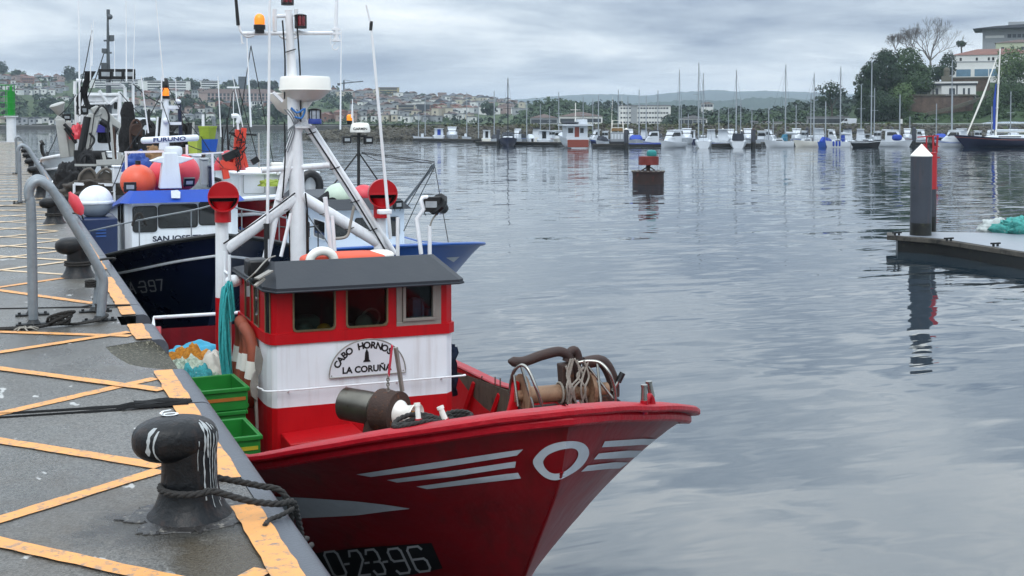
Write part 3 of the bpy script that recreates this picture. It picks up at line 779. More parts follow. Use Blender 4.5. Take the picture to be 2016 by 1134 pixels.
for ch, x0, y0, wd in (('C', 480, 1000, 95), ('0', 668, 972, 86), ('-', 768, 970, 40), ('2', 830, 965, 74), ('-', 905, 962, 36), ('3', 942, 958, 74), ('-', 1025, 955, 40), ('9', 1092, 952, 86), ('6', 1222, 940, 92)):
    pts = [((x0 + wd * u + 78 * v) / 3.395 + 440, (y0 + 163 * v - .12 * wd * u) / 3.395 + 800) for u, v in GLY[ch]]
    decal_stroke(g, bv, pts, 4.2)
MATS['digit'] = pm('grey_digit', 'b4b5b7', .5, var=.1); g.build('registration', MATS['digit'], hull, ang=0)
# a little anchor-chafe strip down the stem
g = MB()
pts = [H.pt(0, s_, 1) + V((0, .004, 0)) for s_ in [.12 + k / 20 for k in range(0, 15)]]
g.tube(pts[:13], .012, 8); g.build('stem_bar', MATS['hull_red'], RB)
# ---------------- wheelhouse
FY = 11.2
wx = lambda px: P(px, 600, y=FY).x
wz = lambda px, py: P(px, py, y=FY).z
zA, zB = wz(525, 806), wz(520, 681)       # lower / upper colour breaks
zE = 2.79
WH = MB(); base = [(2.25, FY), (3.91, FY), (3.985, FY + .07), (3.985, 12.7), (2.17, 12.7), (2.17, 11.45), (2.18, 11.33), (2.205, 11.235)]
def ring_at(z, out=0): 
    cx_, cy_ = 3.0, 12.0
    return [V((x + out * (1 if x > cx_ else -1), y + out * (1 if y > cy_ else -1), z)) for x, y in base]
def band(mb, z0, z1, mi, out=0, skip=()):
    a = ring_at(z0, out); b_ = ring_at(z1, out); n = len(a)
    for i in range(n):
        if i in skip: continue
        mb.add([a[i], a[(i + 1) % n], b_[(i + 1) % n], b_[i]], [(0, 1, 2, 3)], mi)
band(WH, .95, zA, 0); band(WH, zA, zB, 1)
WH.add(ring_at(zB, .0) + ring_at(zB, .02), [(i, (i + 1) % 8, 8 + (i + 1) % 8, 8 + i) for i in range(8)], 0)
band(WH, zB, zB + .10, 0, .02)
WH.add(ring_at(zB + .10, .0) + ring_at(zB + .10, .02), [(i, (i + 1) % 8, 8 + (i + 1) % 8, 8 + i) for i in range(8)], 0)
# upper band with real window openings in the front (edge 0), plain elsewhere
band(WH, zB + .10, zE - .01, 0, 0, skip=(0,))
wins = []
for x0, x1, yt, yb in ((577, 660, 560, 651), (682, 763, 552, 643), (783, 865, 546, 640)):
    wins.append((wx(x0), wx(x1), wz((x0 + x1) / 2, yb), wz((x0 + x1) / 2, yt)))
xcur = 2.25; zt, zb_ = zE - .01, zB + .10
T = .05
for x0, x1, z0, z1 in wins:
    WH.bb((xcur, FY, zb_), (x0, FY + T, zt), 0); WH.bb((x0, FY + .0, zb_), (x1, FY + T, z0), 0); WH.bb((x0, FY + .0, z1), (x1, FY + T, zt), 0); xcur = x1
WH.bb((xcur, FY, zb_), (3.91, FY + T, zt), 0)
wh = WH.build('wheelhouse', [MATS['house_red'], MATS['house_white']], RB, ang=25)
for i, (x0, x1, z0, z1) in enumerate(wins):
    cxw, czw = (x0 + x1) / 2, (z0 + z1) / 2; w_, h_ = x1 - x0, z1 - z0
    if i < 2:
        g = MB(); oo = rounded_rect(w_ + .012, h_ + .012, .045); ii = rounded_rect(w_ - .02, h_ - .02, .04)
        G = [[V((cxw + a[0], FY - .006, czw + a[1])), V((cxw + b_[0], FY - .012, czw + b_[1])), V((cxw + b_[0], FY + .03, czw + b_[1]))] for a, b_ in zip(oo + oo[:1], ii + ii[:1])]
        g.grid(G); fr = g.build('window', pm('window_seal', '6a5f45', .6, var=.3, scale=40) if i == 0 else MATS['window_seal'], RB, ang=40)
    else:
        g = MB()
        for k, (ins, dp) in enumerate(((-.015, .012), (.045, .03))):
            a, b_ = V((x0 + ins, 0, z0 + ins)), V((x1 - ins, 0, z1 - ins)); t_ = .058 if k == 0 else .03
            y0_, y1_ = FY - dp, FY + .02
            g.bb((a.x, y0_, a.z), (b_.x, y1_, a.z + t_)); g.bb((a.x, y0_, b_.z - t_), (b_.x, y1_, b_.z))
            g.bb((a.x, y0_, a.z + t_), (a.x + t_, y1_, b_.z - t_)); g.bb((b_.x - t_, y0_, a.z + t_), (b_.x, y1_, b_.z - t_))
        fr = g.build('window', MATS['alu'], RB, bevel=.004)
    g = MB(); g.bb((x0 + .004, FY + .025, z0 + .004), (x1 - .004, FY + .031, z1 - .004)); g.build('pane', MATS['cabin_glass'], fr, ang=0)
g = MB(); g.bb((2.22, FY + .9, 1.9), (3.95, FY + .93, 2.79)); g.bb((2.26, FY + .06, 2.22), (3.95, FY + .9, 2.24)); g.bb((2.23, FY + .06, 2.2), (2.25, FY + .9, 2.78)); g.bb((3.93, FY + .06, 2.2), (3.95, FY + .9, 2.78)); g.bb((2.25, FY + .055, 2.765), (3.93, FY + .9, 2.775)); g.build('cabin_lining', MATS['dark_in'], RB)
g = MB(); g.bb((2.35, FY + .25, 2.24), (2.72, FY + .5, 2.42)); g.lathe([(.09, 0), (.10, .05), (.06, .14)], (2.55, FY + .2, 2.25)); g.build('instrument_console', pm('console_green', '50665e', .5), RB, bevel=.02)
g = MB(); g.sphere((2.73, FY + .16, 2.30), .075); g.build('yellow_buoy', pm('yellow_plastic', 'c98a1c', .5), RB)
g = MB(); g.sphere((3.14, FY + .22, 2.34), .085); g.cyl((3.38, FY + .2, 2.25), (3.38, FY + .2, 2.52), .02); g.tube([V((3.22 + .09 * math.cos(q), FY + .25, 2.38 + .09 * math.sin(q))) for q in [k * .5 for k in range(12)]], .012, 6, closed=True); g.build('steering_gear', pm('instrument_grey', '83827a', .5), RB)
g = MB(); g.bb((3.60, FY + .1, 2.36), (3.68, FY + .25, 2.56)); g.bb((3.69, FY + .1, 2.36), (3.715, FY + .25, 2.55)); g.bb((3.76, FY + .12, 2.36), (3.82, FY + .25, 2.45)); g.build('logbooks', pm('book_blue', '5d86b0', .6, var=.4, scale=20), RB)
# port corner and side windows
for (xa, ya), (xb, yb) in (((2.178, 11.335), (2.203, 11.24)), ((2.172, 11.62), (2.172, 11.86)), ((2.172, 12.05), (2.172, 12.35))):
    a = V((xa, ya, 0)); b_ = V((xb, yb, 0)); nrm = V((-(b_ - a).y, (b_ - a).x, 0)).normalized()
    if nrm.x > 0: nrm = -nrm
    g = MB(); z0, z1 = 2.33, 2.74
    g.add([p + nrm * .006 + V((0, 0, z)) for p, z in ((a, z0), (b_, z0), (b_, z1), (a, z1))], [(0, 1, 2, 3)])
    wn = g.build('window', glassmat('dark_glass', (.012, .014, .014)), RB, ang=0)
    g = MB(); loop = [p + nrm * .01 + V((0, 0, z)) for p, z in ((a, z0), (b_, z0), (b_, z1), (a, z1))]; g.tube(loop, .006, 6, closed=True); g.build('frame', MATS['window_seal'], wn)
# roof with sloping visor
EV = [(2.12, 11.2), (2.21, 11.0), (3.97, 11.0), (4.03, 11.05), (4.03, 12.85), (2.12, 12.85)]
TP = [(2.21, 11.55), (2.27, 11.38), (3.79, 11.38), (3.85, 11.42), (3.86, 12.7), (2.21, 12.7)]
ze = 2.775; zt_ = P(700, 508, y=11.38).z
g = MB(); n = len(EV)
lo = [V((x, y, ze - .035)) for x, y in EV]; ed = [V((x, y, ze)) for x, y in EV]; tp = [V((x, y, zt_ if y < 11.5 else lerp(zt_, ze + .01, min(1, (y - 11.5) / .9)))) for x, y in TP]
for A_, B_ in ((lo, ed), (ed, tp)): g.add(A_ + B_, [(i, (i + 1) % n, n + (i + 1) % n, n + i) for i in range(n)])
g.add(tp, [tuple(range(n))]); g.add(lo, [tuple(range(n))[::-1]])
roof = g.build('roof', MATS['roof_grey'], RB, ang=15, bevel=.008)
g = MB(); g.tube(lo, .012, 6, closed=True); g.build('roof_edge', MATS['roof_grey'], roof)
# handrail round the house
g = MB(); zr = wz(600, 763); hr_ = [V((2.10, 12.6, zr)), V((2.10, 11.5, zr)), V((2.12, 11.30, zr)), V((2.22, FY - .05, zr)), V((3.0, FY - .06, zr)), V((3.98, FY - .06, zr)), V((4.08, FY - .03, zr))]
g.tube(smooth_pts(hr_, 5), .009, 8)
for x in (2.35, 2.9, 3.4, 3.85): g.cyl((x, FY - .06, zr), (x, FY + .0, zr - .03), .008, n=6)
g.build('grab_rail', MATS['white_tube'], RB)
# fore coaming in front of the house
g = MB(); a = [(2.28, 1.0), (3.02, 1.0), (3.02, 1.36), (2.95, 1.44), (2.28, 1.40)]
g.prism(a, (0, FY - .0, 0), (1, 0, 0), (0, 0, 1), .42); g.build('deck_coaming', MATS['house_red'], RB, bevel=.01)
# name board: fan-shaped plate with lettering
yb_ = FY - .012; bx0, bx1 = P(647, 744, y=FY).x, P(797, 731, y=FY).x; bz = wz(647, 744); bw = bx1 - bx0; bh = wz(722, 667) - wz(722, 738)
cxb = (bx0 + bx1) / 2
arc = [(bw / 2 * math.cos(q), bh * math.sin(q) ** .9 if math.sin(q) > 0 else 0) for q in [math.pi * i / 40 for i in range(41)]]
g = MB(); g.prism([(p[0], p[1]) for p in arc], (cxb, yb_, bz), (1, 0, 0), (0, 0, 1), .012)
nb = g.build('name_board', pm('board_white', 'd5d6da', .35, var=.05, scale=6), RB, ang=30)
g = MB(); g.tube([V((cxb + p[0], yb_ - .013, bz + p[1])) for p in arc], .006, 6, closed=True)
for q in (-.47, .47): g.sphere((cxb + q * bw, yb_ - .014, bz + .02), .007, 8)
g.build('board_rim', MATS['alu'], nb)
g = MB(); YT = yb_ - .0145
def put_text(mb, s, size, ox, oz, rot=0, y=YT, bold=.04):
    vs, fs = text_geo(s, size, bold * size); c_, s_ = math.cos(rot), math.sin(rot)
    mb.add([V((ox + v.x * c_ - v.y * s_, y, oz + v.x * s_ + v.y * c_)) for v in vs], fs)
txt = 'CABO HORNOS'; A0, A1 = math.radians(158), math.radians(47)
for i, ch in enumerate(txt):
    q = lerp(A0, A1, i / (len(txt) - 1)); 
    rx, rz_ = bw / 2 * .78, bh * .70
    px_, pz_ = cxb + rx * math.cos(q), bz + rz_ * math.sin(q) + bh * .05
    if ch != ' ': put_text(g, ch, .088, px_, pz_, math.atan2(-rx * -math.cos(q) * bh / bw, rx * math.sin(q)) * .95 * -1 if False else (q - math.pi / 2) * .85, YT)
put_text(g, 'LA CORUÑA', .084, cxb - .01, bz + .035)
lt = [(-.036, 0), (.036, 0), (.03, .016), (.022, .02), (.017, .09), (.010, .105), (0, .125), (-.010, .105), (-.017, .09), (-.022, .02), (-.03, .016)]
g.prism([(p[0], p[1]) for p in lt], (cxb - .01, YT + .0, bz + .13), (1, 0, 0), (0, 0, 1), .002)
g.build('lettering', MATS['black'], nb, ang=0)
# ---------------- gantry and tripod mast behind the house (plane y = 13)
GY = 13.0
pt = lambda px, py, y=GY: P(px, py, y=y)
mast = MB()
mast.tube([pt(588, 560), pt(586, 400), pt(580, 250), pt(573, 120), pt(568, 20)], [.085, .085, .075, .05, .04], 16)
for a, b_, r_ in (((603, 245), (770, 500), .045), ((618, 255), (778, 500), .030), ((583, 232), (522, 515), .040), ((597, 232), (549, 395), .034), ((515, 335), (648, 325), .032), ((588, 386), (446, 490), .062), ((592, 386), (752, 482), .062), ((549, 395), (500, 640), .034)):
    mast.cyl(pt(*a, y=GY - .02), pt(*b_, y=GY - .05 if r_ < .04 else GY), r_, n=12)
mast.cyl(pt(437, 428), pt(437, 585), .068, n=16); mast.cyl(pt(748, 415), pt(748, 540), .068, n=16)
mast.sphere(pt(589, 388), .075)
mast.build('mast', MATS['white_tube'], RB, ang=50)
g = MB(); g.cyl(pt(437, 585), V((pt(437, 585).x, GY, .95)), .069, n=16); g.build('gantry_leg', MATS['house_red'], RB, ang=50)
for px, py in ((437, 386), (748, 380)):
    c = pt(px, py); g = MB(); c.y -= .1
    cowl(g, c, .160, (-.18, -1, 0)); g.lathe([(.085, -.27), (.085, -.12), (.12, -.05)], c + V((0, .05, 0)), n=20)
    g.build('ventilator', [MATS['cowl_red'], MATS['dark_in']], RB, ang=40)
# radar dome, second open scanner, lanterns, cross-arm
MATS['radome'] = pm('radome_white', 'e9e6dd', .35, var=.04, scale=3, coat=.2)
c = pt(601, 172); g = MB(); g.lathe([(.02, -.16), (.10, -.15), (.17, -.125), (.265, -.04), (.283, -.03), (.276, -.01), (.268, .095), (.255, .115), (.0001, .128)], c, n=40)
g.build('radar_dome', MATS['radome'], RB, ang=40)
g = MB(); cc = pt(575, 205, y=GY + .25); g.lathe([(.0001, -.12), (.08, -.115), (.16, -.06), (.24, .05), (.26, .11), (.23, .12), (.0001, .06)], cc, n=30); g.cyl(pt(600, 195), pt(597, 245), .035); g.build('satellite_bowl', MATS['radome'], RB, ang=40)
g = MB(); g.bar(pt(538, 182, y=GY - .1), pt(556, 200, y=GY - .1), .05, .03); g.build('bowl_arm', MATS['white_tube'], RB); g = MB(); g.cyl(pt(575, 245), pt(610, 245), .05); g.box(pt(597, 250), (.22, .2, .025)); g.build('mast_head', MATS['white_tube'], RB)
def lantern(c, r, h, glass, parent, cage=True):
    g = MB(); g.lathe([(r * .9, 0), (r * 1.05, .0), (r * 1.05, h * .15), (r * .8, h * .17)], c, n=18); g.lathe([(r, h * .88), (r * 1.05, h * .92), (r * .5, h)], c, n=18)
    for k in range(8 if cage else 0): q = k * math.pi / 4; g.cyl(c + V((r * math.cos(q), r * math.sin(q), h * .1)), c + V((r * math.cos(q), r * math.sin(q), h * .9)), r * .07, n=5)
    o = g.build('signal_lamp', MATS['black'], parent, ang=40)
    g = MB(); g.lathe([(r * .8, h * .16), (r * .86, h * .5), (r * .8, h * .88)], c, n=18); g.build('lens', glass, o, ang=60); return o
MATS['lens_red'] = pm('lens_red', '7a1420', .15, var=.3, scale=30, coat=.5); MATS['lens_clear'] = pm('lens_clear', '9aa3ad', .15, var=.3, scale=30, coat=.5); MATS['lens_amber'] = emis('lens_amber', (1, .22, .01), .55, (.85, .28, .02)); MATS['lens_blue'] = pm('lens_blue', '2b3f8c', .2, coat=.4)
lantern(pt(620, 243, y=GY - .18), .065, .16, MATS['lens_clear'], RB); g = MB(); g.lathe([(.07, 0), (.075, .02), (.07, .055)], pt(620, 244, y=GY - .18), n=18); g.build('lamp_ring', MATS['lens_blue'], RB)
lantern(pt(592, 56, y=GY - .05), .062, .155, MATS['lens_red'], RB)
lantern(pt(566, 10, y=GY), .065, .16, MATS['lens_red'], RB)
c = pt(511, 58, y=GY - .05); g = MB(); g.lathe([(.05, -.04), (.05, .0), (.062, .0), (.062, .045), (.056, .05)], c, n=18); o = g.build('beacon', MATS['black'], RB)
g = MB(); g.lathe([(.055, .048), (.056, .11), (.045, .145), (.02, .165), (.0001, .168)], c, n=18); g.build('lens', MATS['lens_amber'], o, ang=60)
g = MB(); g.cyl(pt(478, 66), pt(655, 65), .022, n=10); g.tube(smooth_pts([pt(548, 64), pt(556, 74), pt(572, 76), pt(585, 72), pt(590, 60)], 4), .016, 8)
g.cyl(pt(543, 32), pt(565, 31), .022); g.cyl(pt(541, 18), pt(541, 62), .024); g.cyl(pt(583, 18), pt(583, 32), .022); g.bar(pt(572, 31), pt(585, 31), .02, .02)
g.tube(smooth_pts([pt(470, 48), pt(474, 62), pt(486, 72), pt(500, 70)], 4), .014, 8); g.cyl(pt(475, 70), pt(477, 86), .01); g.cyl(pt(477, 85), pt(481, 85), .006)
for py in (58, 66, 79): g.box(pt(662, py), (.09, .06, .025))
g.cyl(pt(662, 55), pt(662, 82), .03); g.tube([pt(660 + 6 * math.cos(q), 92 + 6 * math.sin(q)) for q in [k * .6 for k in range(9)]], .006, 6); g.tube([pt(652, 70), pt(650, 78), pt(652, 88)], .005, 5)
g.build('cross_arm', MATS['white_tube'], RB, ang=50)
g = MB(); g.cyl(pt(469, 50), pt(462, -30), .020, .014, 8); g.build('antenna', MATS['black'], RB)
for a, b_, r_, y in (((661, 55), (664, -40), .022, GY), ((526, 480), (532, -40), .017, 12.9), ((524, 680), (526, 470), .022, 12.9), ((769, 470), (731, 52), .019, 12.6), ((731, 52), (721, 10), .011, 12.6)):
    g = MB(); g.cyl(pt(*a, y=y), pt(*b_, y=y), r_, r_ * .8, 8); g.build('antenna', MATS['white_tube'], RB)
g = MB(); g.cyl(pt(730, 60, y=12.6), pt(731, 42, y=12.6), .018); g.build('antenna_base', MATS['steel_dark'], RB); g = MB(); g.cyl(pt(525, 440, y=12.9), pt(525, 470, y=12.9), .03); g.cyl(pt(524, 470, y=12.9), pt(524, 520, y=12.9), .022); g.build('antenna_base', MATS['steel_dark'], RB)
# poles, lamps and rails standing on the roof
for seg, r_ in ((((640, 388), (653, 510)), .024), (((654, 425), (660, 508)), .02), (((783, 428), (783, 505)), .02), (((829, 500), (821, 430), (834, 412), (829, 395), (832, 389), (842, 388)), .023), (((846, 445), (846, 505)), .022), (((573, 420), (553, 505)), .018)):
    g = MB(); g.tube([pt(*q, y=12.4) for q in seg], r_, 10); g.build('roof_pole', MATS['white_tube'], RB, ang=50)
g = MB(); g.box(pt(757, 417, y=12.4), (.14, .1, .05)); g.build('junction_box', MATS['white_tube'], RB, bevel=.01)
g = MB(); g.tube(smooth_pts([pt(846, 450, y=12.4), pt(850, 435, y=12.4), pt(860, 420, y=12.4)], 4), .010); g.tube(smooth_pts([pt(660, 470, y=12.4), pt(683, 465, y=12.4), pt(690, 440, y=12.4), pt(697, 405, y=12.4)], 4), .016); g.build('lamp_bracket', MATS['alu'], RB)
def floodlight(c, s, yaw, pitch, parent, name='floodlight', lens=None):
    R = Matrix.Rotation(yaw, 3, 'Z') @ Matrix.Rotation(pitch, 3, 'X'); c = V(c); g = MB()
    g.box(c, (s, s * .35, s * .80), R=R); g.box(c + R @ V((0, s * .2, 0)), (s * .7, s * .2, s * .45), R=R)
    for sx in (-1, 1): g.bar(c + R @ V((sx * s * .54, 0, 0)), c + R @ V((sx * s * .3, .05 * s, -s * .62)), s * .05, s * .05)
    o = g.build(name, MATS['black'], parent, bevel=s * .03)
    g = MB(); g.box(c + R @ V((0, -s * .18, 0)), (s * .62, s * .02, s * .34), R=R); g.build('lens', lens or MATS['lamp_glass'], o); return o
MATS['lamp_glass'] = pm('lamp_glass', '9aa0a4', .2, var=.2, scale=10, coat=.4)
floodlight(pt(849, 402, y=12.4), .20, math.radians(-20), 0, RB)
g = MB(); c = pt(866, 405, y=12.4); g.lathe([(.0001, -.10), (.05, -.09), (.075, -.02), (.13, .03), (.12, .06), (.0001, .05)], c, (-.7, -.3, .5), 10); g.tube([pt(860, 396, y=12.4), pt(861, 390, y=12.4), pt(874, 390, y=12.4), pt(878, 398, y=12.4)], .012); g.build('searchlight', MATS['black'], RB, ang=30)
g = MB(); g.bb((2.03, 11.42, 2.84), (2.23, 11.66, 3.0)); g.bb((2.07, 11.45, 2.76), (2.19, 11.62, 2.84)); g.build('speaker_box', MATS['black'], RB, bevel=.025)
g = MB(); g.bar(V((2.05, 11.12, 2.86)), V((2.2, 11.2, 2.92)), .07, .015); g.bar(V((2.03, 11.08, 2.80)), V((2.12, 11.12, 2.86)), .04, .02); g.tube(smooth_pts([V((2.0, 11.35, 2.82)), V((2.06, 11.25, 2.9)), V((2.2, 11.4, 3.0)), V((2.3, 11.5, 3.02))], 4), .008); g.build('roof_bracket', MATS['alu'], RB)
g = MB(); g.sphere(pt(460, 553, y=12.6), .09, 16, sc=(1, 1, .7)); g.build('dome_light', MATS['white_tube'], RB)
# strap and cables on the tripod
pm('cable_grey', '73787c', .6); g = MB(); g.tube(smooth_pts([pt(590, 388), pt(610, 430), pt(640, 470), pt(655, 500)], 4), .006, 5); g.build('cable', MATS['cable_grey'], RB)
for k in range(5): g = MB(); g.tube(smooth_pts([pt(560 + 6 * k, 215, y=GY - .1), pt(575 + 4 * k, 235, y=GY - .12), pt(580 - 4 * k, 260, y=GY - .1), pt(566 - 4 * k, 300, y=GY - .08)], 4), .006, 5); g.build('cable', MATS['cable_grey'], RB)
for a, b_, y_ in (((583, 30), (592, 240), GY - .09), ((560, 240), (556, 390), GY - .12), ((606, 250), (760, 495), GY - .07), ((581, 380), (440, 480), GY - .1), ((601, 380), (604, 470), GY - .1), ((556, 40), (560, 195), GY - .07)):
    m_ = ((a[0] + b_[0]) / 2 + 3, (a[1] + b_[1]) / 2); g = MB(); g.tube(smooth_pts([pt(*a, y=y_), pt(*m_, y=y_), pt(*b_, y=y_)], 4), .009, 5); g.build('cable', MATS['black'], RB)
for px, py in ((575, 180), (571, 100), (612, 262), (660, 330), (700, 395), (735, 450), (520, 440), (560, 412), (640, 418), (690, 448)):
    c = pt(px, py); g = MB(); g.tube([c + V((.06 * math.cos(q), .07 * math.sin(q), .02 * math.cos(q))) for q in [k * .63 for k in range(10)]], .006, 5, closed=True); g.build('cable_clip', MATS['steel_dark'], RB)
g = MB(); g.tube(smooth_pts([pt(573, 212, y=GY - .14), pt(585, 222, y=GY - .15), pt(600, 214, y=GY - .15), pt(594, 232, y=GY - .14), pt(580, 230, y=GY - .14)], 4), .012, 6); g.build('cable_tie', pm('tie_blue', '2f6fb3', .6), RB)
# ---------------- foredeck gear
c = V((2.93, 10.15, 1.795)); ax = V((.60, -.80, -.02)).normalized()
WM = Matrix.Translation(c) @ Matrix.Scale(.86, 4) @ Matrix.Translation(-c)
g = MB(); g.M = WM; g.cyl(c + ax * -.02, V((2.84, 10.25, 1.0)), .12, .15, 14); g.lathe([(.17, -.02), (.214, .0), (.218, .05), (.205, .16), (.214, .20), (.212, .235), (.13, .24)], c, ax, 32); win = g.build('pot_hauler', MATS['rust'], RB, ang=35)
g = MB(); g.M = WM; g.lathe([(.13, -.46), (.168, -.44), (.168, -.42), (.166, -.12), (.155, -.06), (.18, -.02)], c, ax, 32); g.build('motor_drum', pm('drum_steel', '66635c', .33, metal=.8, var=.2, scale=7, dirt=('4a3a2c', .34, 9), rvar=.1), win, ang=35)
g = MB(); g.M = WM; g.lathe([(.13, .24), (.125, .26), (.092, .30), (.088, .33), (.105, .41), (.130, .445), (.126, .455), (.108, .44), (.08, .38), (.04, .36)], c, ax, 28); g.build('warping_end', MATS['radome'], win, ang=35)
g = MB(); g.M = WM; g.lathe([(.05, .36), (.048, .41), (.034, .42), (.034, .445), (.0001, .45)], c, ax, 8); g.build('hub_nut', pm('brass', 'b07a36', .35, metal=.7, var=.3, scale=30), win)
g = MB(); g.bar(P(779, 684, y=10.0), P(792, 770, y=10.05), .028, .028); g.build('davit_post', MATS['alu'], win)
g = MB(); g.bar(P(772, 680, y=9.95), P(765, 740, y=10.0), .04, .008); g.build('strap', pm('strap_red', 'c32a40', .7), win)
g = MB()
for k in range(6): p = P(764, 742 + k * 5, y=10.0); g.tube([p + V((.012 * math.cos(q) * (k % 2), .012 * math.cos(q) * (1 - k % 2), .018 * math.sin(q))) for q in [j * .8 for j in range(8)]], .005, 5, closed=True)
g.build('chain', MATS['alu'], win)
# bow posts and cleat posts
for (x, y, h_, lean) in ((3.68, 6.76, .13, 0), (3.79, 6.84, .13, .02)):
    z0 = 2.50; g = MB(); g.cyl((x, y, z0 - .05), (x - lean, y, z0 + .035), .024, n=12); o = g.build('bitt', MATS['rail_red'], RB)
    g = MB(); g.cyl((x - lean * .5, y, z0 + .03), (x - lean * 1.6, y, z0 + h_), .021, .018, 12); g.cyl((x - lean * 1.6, y, z0 + h_ - .01), (x - lean * 1.65, y, z0 + h_ + .004), .022, n=12); g.build('sleeve', MATS['stainless'], o)
g = MB(); g.tube(smooth_pts([V((3.72, 6.8, 2.48)), V((3.73, 6.8, 2.54)), V((3.76, 6.82, 2.54)), V((3.77, 6.83, 2.48))], 4), .018); g.build('fairlead', MATS['rail_red'], RB)
for a, b_, r_ in (((884, 846), (866, 800), .024), ((826, 850), (821, 793), .021)):
    p0, p1 = P(*a, y=6.95), P(*b_, y=6.98); mid = p0.lerp(p1, .45)
    g = MB(); g.cyl(p0 - (p1 - p0) * .4, mid, r_ * 1.05, n=12); o = g.build('bitt', MATS['rail_red'], RB)
    g = MB(); g.cyl(mid, p1, r_ * .8, r_ * .7, 12); g.cyl(p1 - (p1 - p0) * .12, p1, r_ * .95, n=12); g.build('sleeve', MATS['radome'], o)
# net roller with hoop guards
ry = 7.85
q0, q1 = P(1018, 780, y=ry), P(1195, 766, y=ry); axr = (q1 - q0).normalized(); Lr = (q1 - q0).length
g = MB(); g.lathe([(.04, -.02), (.04, .03), (.155, .03), (.155, .05), (.062, .055), (.060, .2), (.062, Lr * .75), (.15, Lr * .76), (.15, Lr * .80), (.05, Lr * .81), (.05, Lr)], q0, axr, 26); hl = g.build('net_roller', MATS['rust_roll'], RB, ang=35)
pr = lambda x, y, o=-.18: P(x, y, y=ry + o)
for main, struts in (([pr(1004, 806, .1), pr(1004, 770, .08), pr(1010, 735, 0), pr(1025, 719, -.06), pr(1040, 728, -.12), pr(1056, 765), pr(1069, 808), pr(1062, 812), pr(1048, 812)], (((1026, 720, -.06), (1052, 808, -.18)), ((1012, 738, 0), (1020, 800, -.05)))),
                     ([pr(1136, 714, -.05), pr(1160, 711, -.08), pr(1182, 715, -.12), pr(1200, 735), pr(1210, 768), pr(1210, 796), pr(1200, 806), pr(1178, 806)], (((1176, 714, -.1), (1184, 804, -.18)), ((1158, 722, -.05), (1206, 784, -.18)), ((1182, 716, -.12), (1182, 716, .12))))):
    g = MB(); g.tube(smooth_pts(main, 6), .0125, 8)
    for u, v in struts: g.tube([pr(*u), pr(*v)], .010, 6)
    g.build('hoop_guard', MATS['stainless'], hl, ang=60)
g = MB(); g.tube([P(1048, 812, y=ry - .18), P(1180, 806, y=ry - .18)], .0125); g.cyl(P(1206, 770, y=ry), P(1224, 738, y=ry), .014); g.build('guard_bar', MATS['stainless'], hl)
g = MB(); g.cyl(P(1217, 752, y=ry), P(1226, 734, y=ry), .022); g.cyl(P(1210, 785, y=ry), P(1224, 797, y=ry), .018); g.build('lever_grip', MATS['black'], hl)
g = MB(); g.tube(smooth_pts([P(1001, 711, y=ry), P(1030, 712, y=ry), P(1065, 700, y=ry), P(1100, 692, y=ry), P(1118, 700, y=ry), P(1122, 712, y=ry)], 5), [.012, .022] + [.036] * 22 + [.03, .02], 10)
g.tube(smooth_pts([P(1115, 712, y=ry), P(1122, 694, y=ry), P(1132, 690, y=ry), P(1138, 705, y=ry), P(1135, 725, y=ry), P(1140, 760, y=ry)], 5), .032, 10)
g.tube(smooth_pts([P(1150, 715, y=ry + .05), P(1185, 712, y=ry + .05), P(1205, 745, y=ry + .05), P(1208, 780, y=ry + .05)], 5), .045, 10)
g.build('hydraulic_hose', pm('hose_brown', '382823', .7, var=.3, scale=20, bump=.003), hl)
g = MB(); g.bar(P(1112, 715, y=ry), P(1118, 800, y=ry), .10, .09); g.box(P(1145, 745, y=ry), (.10, .09, .16)); g.box(P(1175, 790, y=ry), (.22, .1, .10)); g.box(P(1060, 806, y=ry), (.3, .08, .05)); g.build('roller_bracket', MATS['rust'], hl, bevel=.01)
g = MB(); random.seed(5)
for k in range(9):
    x = 1112 + 5 * k; rope(g, [P(x + random.uniform(-8, 8), 706 + random.uniform(0, 20), y=ry - .08), P(x + random.uniform(-14, 14), 740, y=ry - .09), P(x + random.uniform(-12, 12), 765, y=ry - .11), P(x + random.uniform(-6, 10), 795, y=ry - .07)], .008)
for k in range(3): rope(g, [q0 + axr * (.33 + .03 * k) + V((0, -.07 * math.cos(a_), .072 * math.sin(a_))) for a_ in [j * .7 for j in range(10)]], .009)
tag(g.build('rope_bundle', pm('rope_pale', '8f8a80', .9), loc=q0, ang=60), 'pale ropes knotted over the rusty net roller on the red bow', 'rope')
g = MB(); g.prism([(0, 0), (.07, 0), (.10, .1), (.105, .25), (.06, .27), (.04, .13)], P(992, 822, y=7.9), (1, 0, 0), (0, 0, 1), .05); g.build('roller_stand', MATS['house_red'], RB, bevel=.01)
# wash boards along the starboard rail, inner bulwark ribs
MATS['old_wood'] = pm('old_wood', '5b5244', .8, var=.3, scale=4, dirt=('37322a', .4, 6), bump=.004, bscale=30, streak=('2a2722', .5, 30))
pa, pb = P(884, 727, x=4.56), P(1004, 771, x=4.56); g = MB()
g.add([pa, pb, pb + V((0, 0, -.30)), pa + V((0, 0, -.30)), pa + V((.03, 0, 0)), pb + V((.03, 0, 0)), pb + V((.03, 0, -.3)), pa + V((.03, 0, -.3))], [(0, 1, 2, 3), (7, 6, 5, 4), (0, 4, 5, 1), (1, 5, 6, 2), (2, 6, 7, 3), (3, 7, 4, 0)])
g.build('wash_board', MATS['old_wood'], RB)
for k in range(6):
    d = 1.8 + .75 * k; u = d / 8.9; p = H.pt(u, 0, 1, .06); q = H.at_z(u, 1.05, 1, .06); g = MB(); g.bar(p + V((-.02, 0, -.06)), q + V((-.02, 0, 0)), .06, .05); g.build('bulwark_rib', MATS['house_red'], RB, bevel=.006)
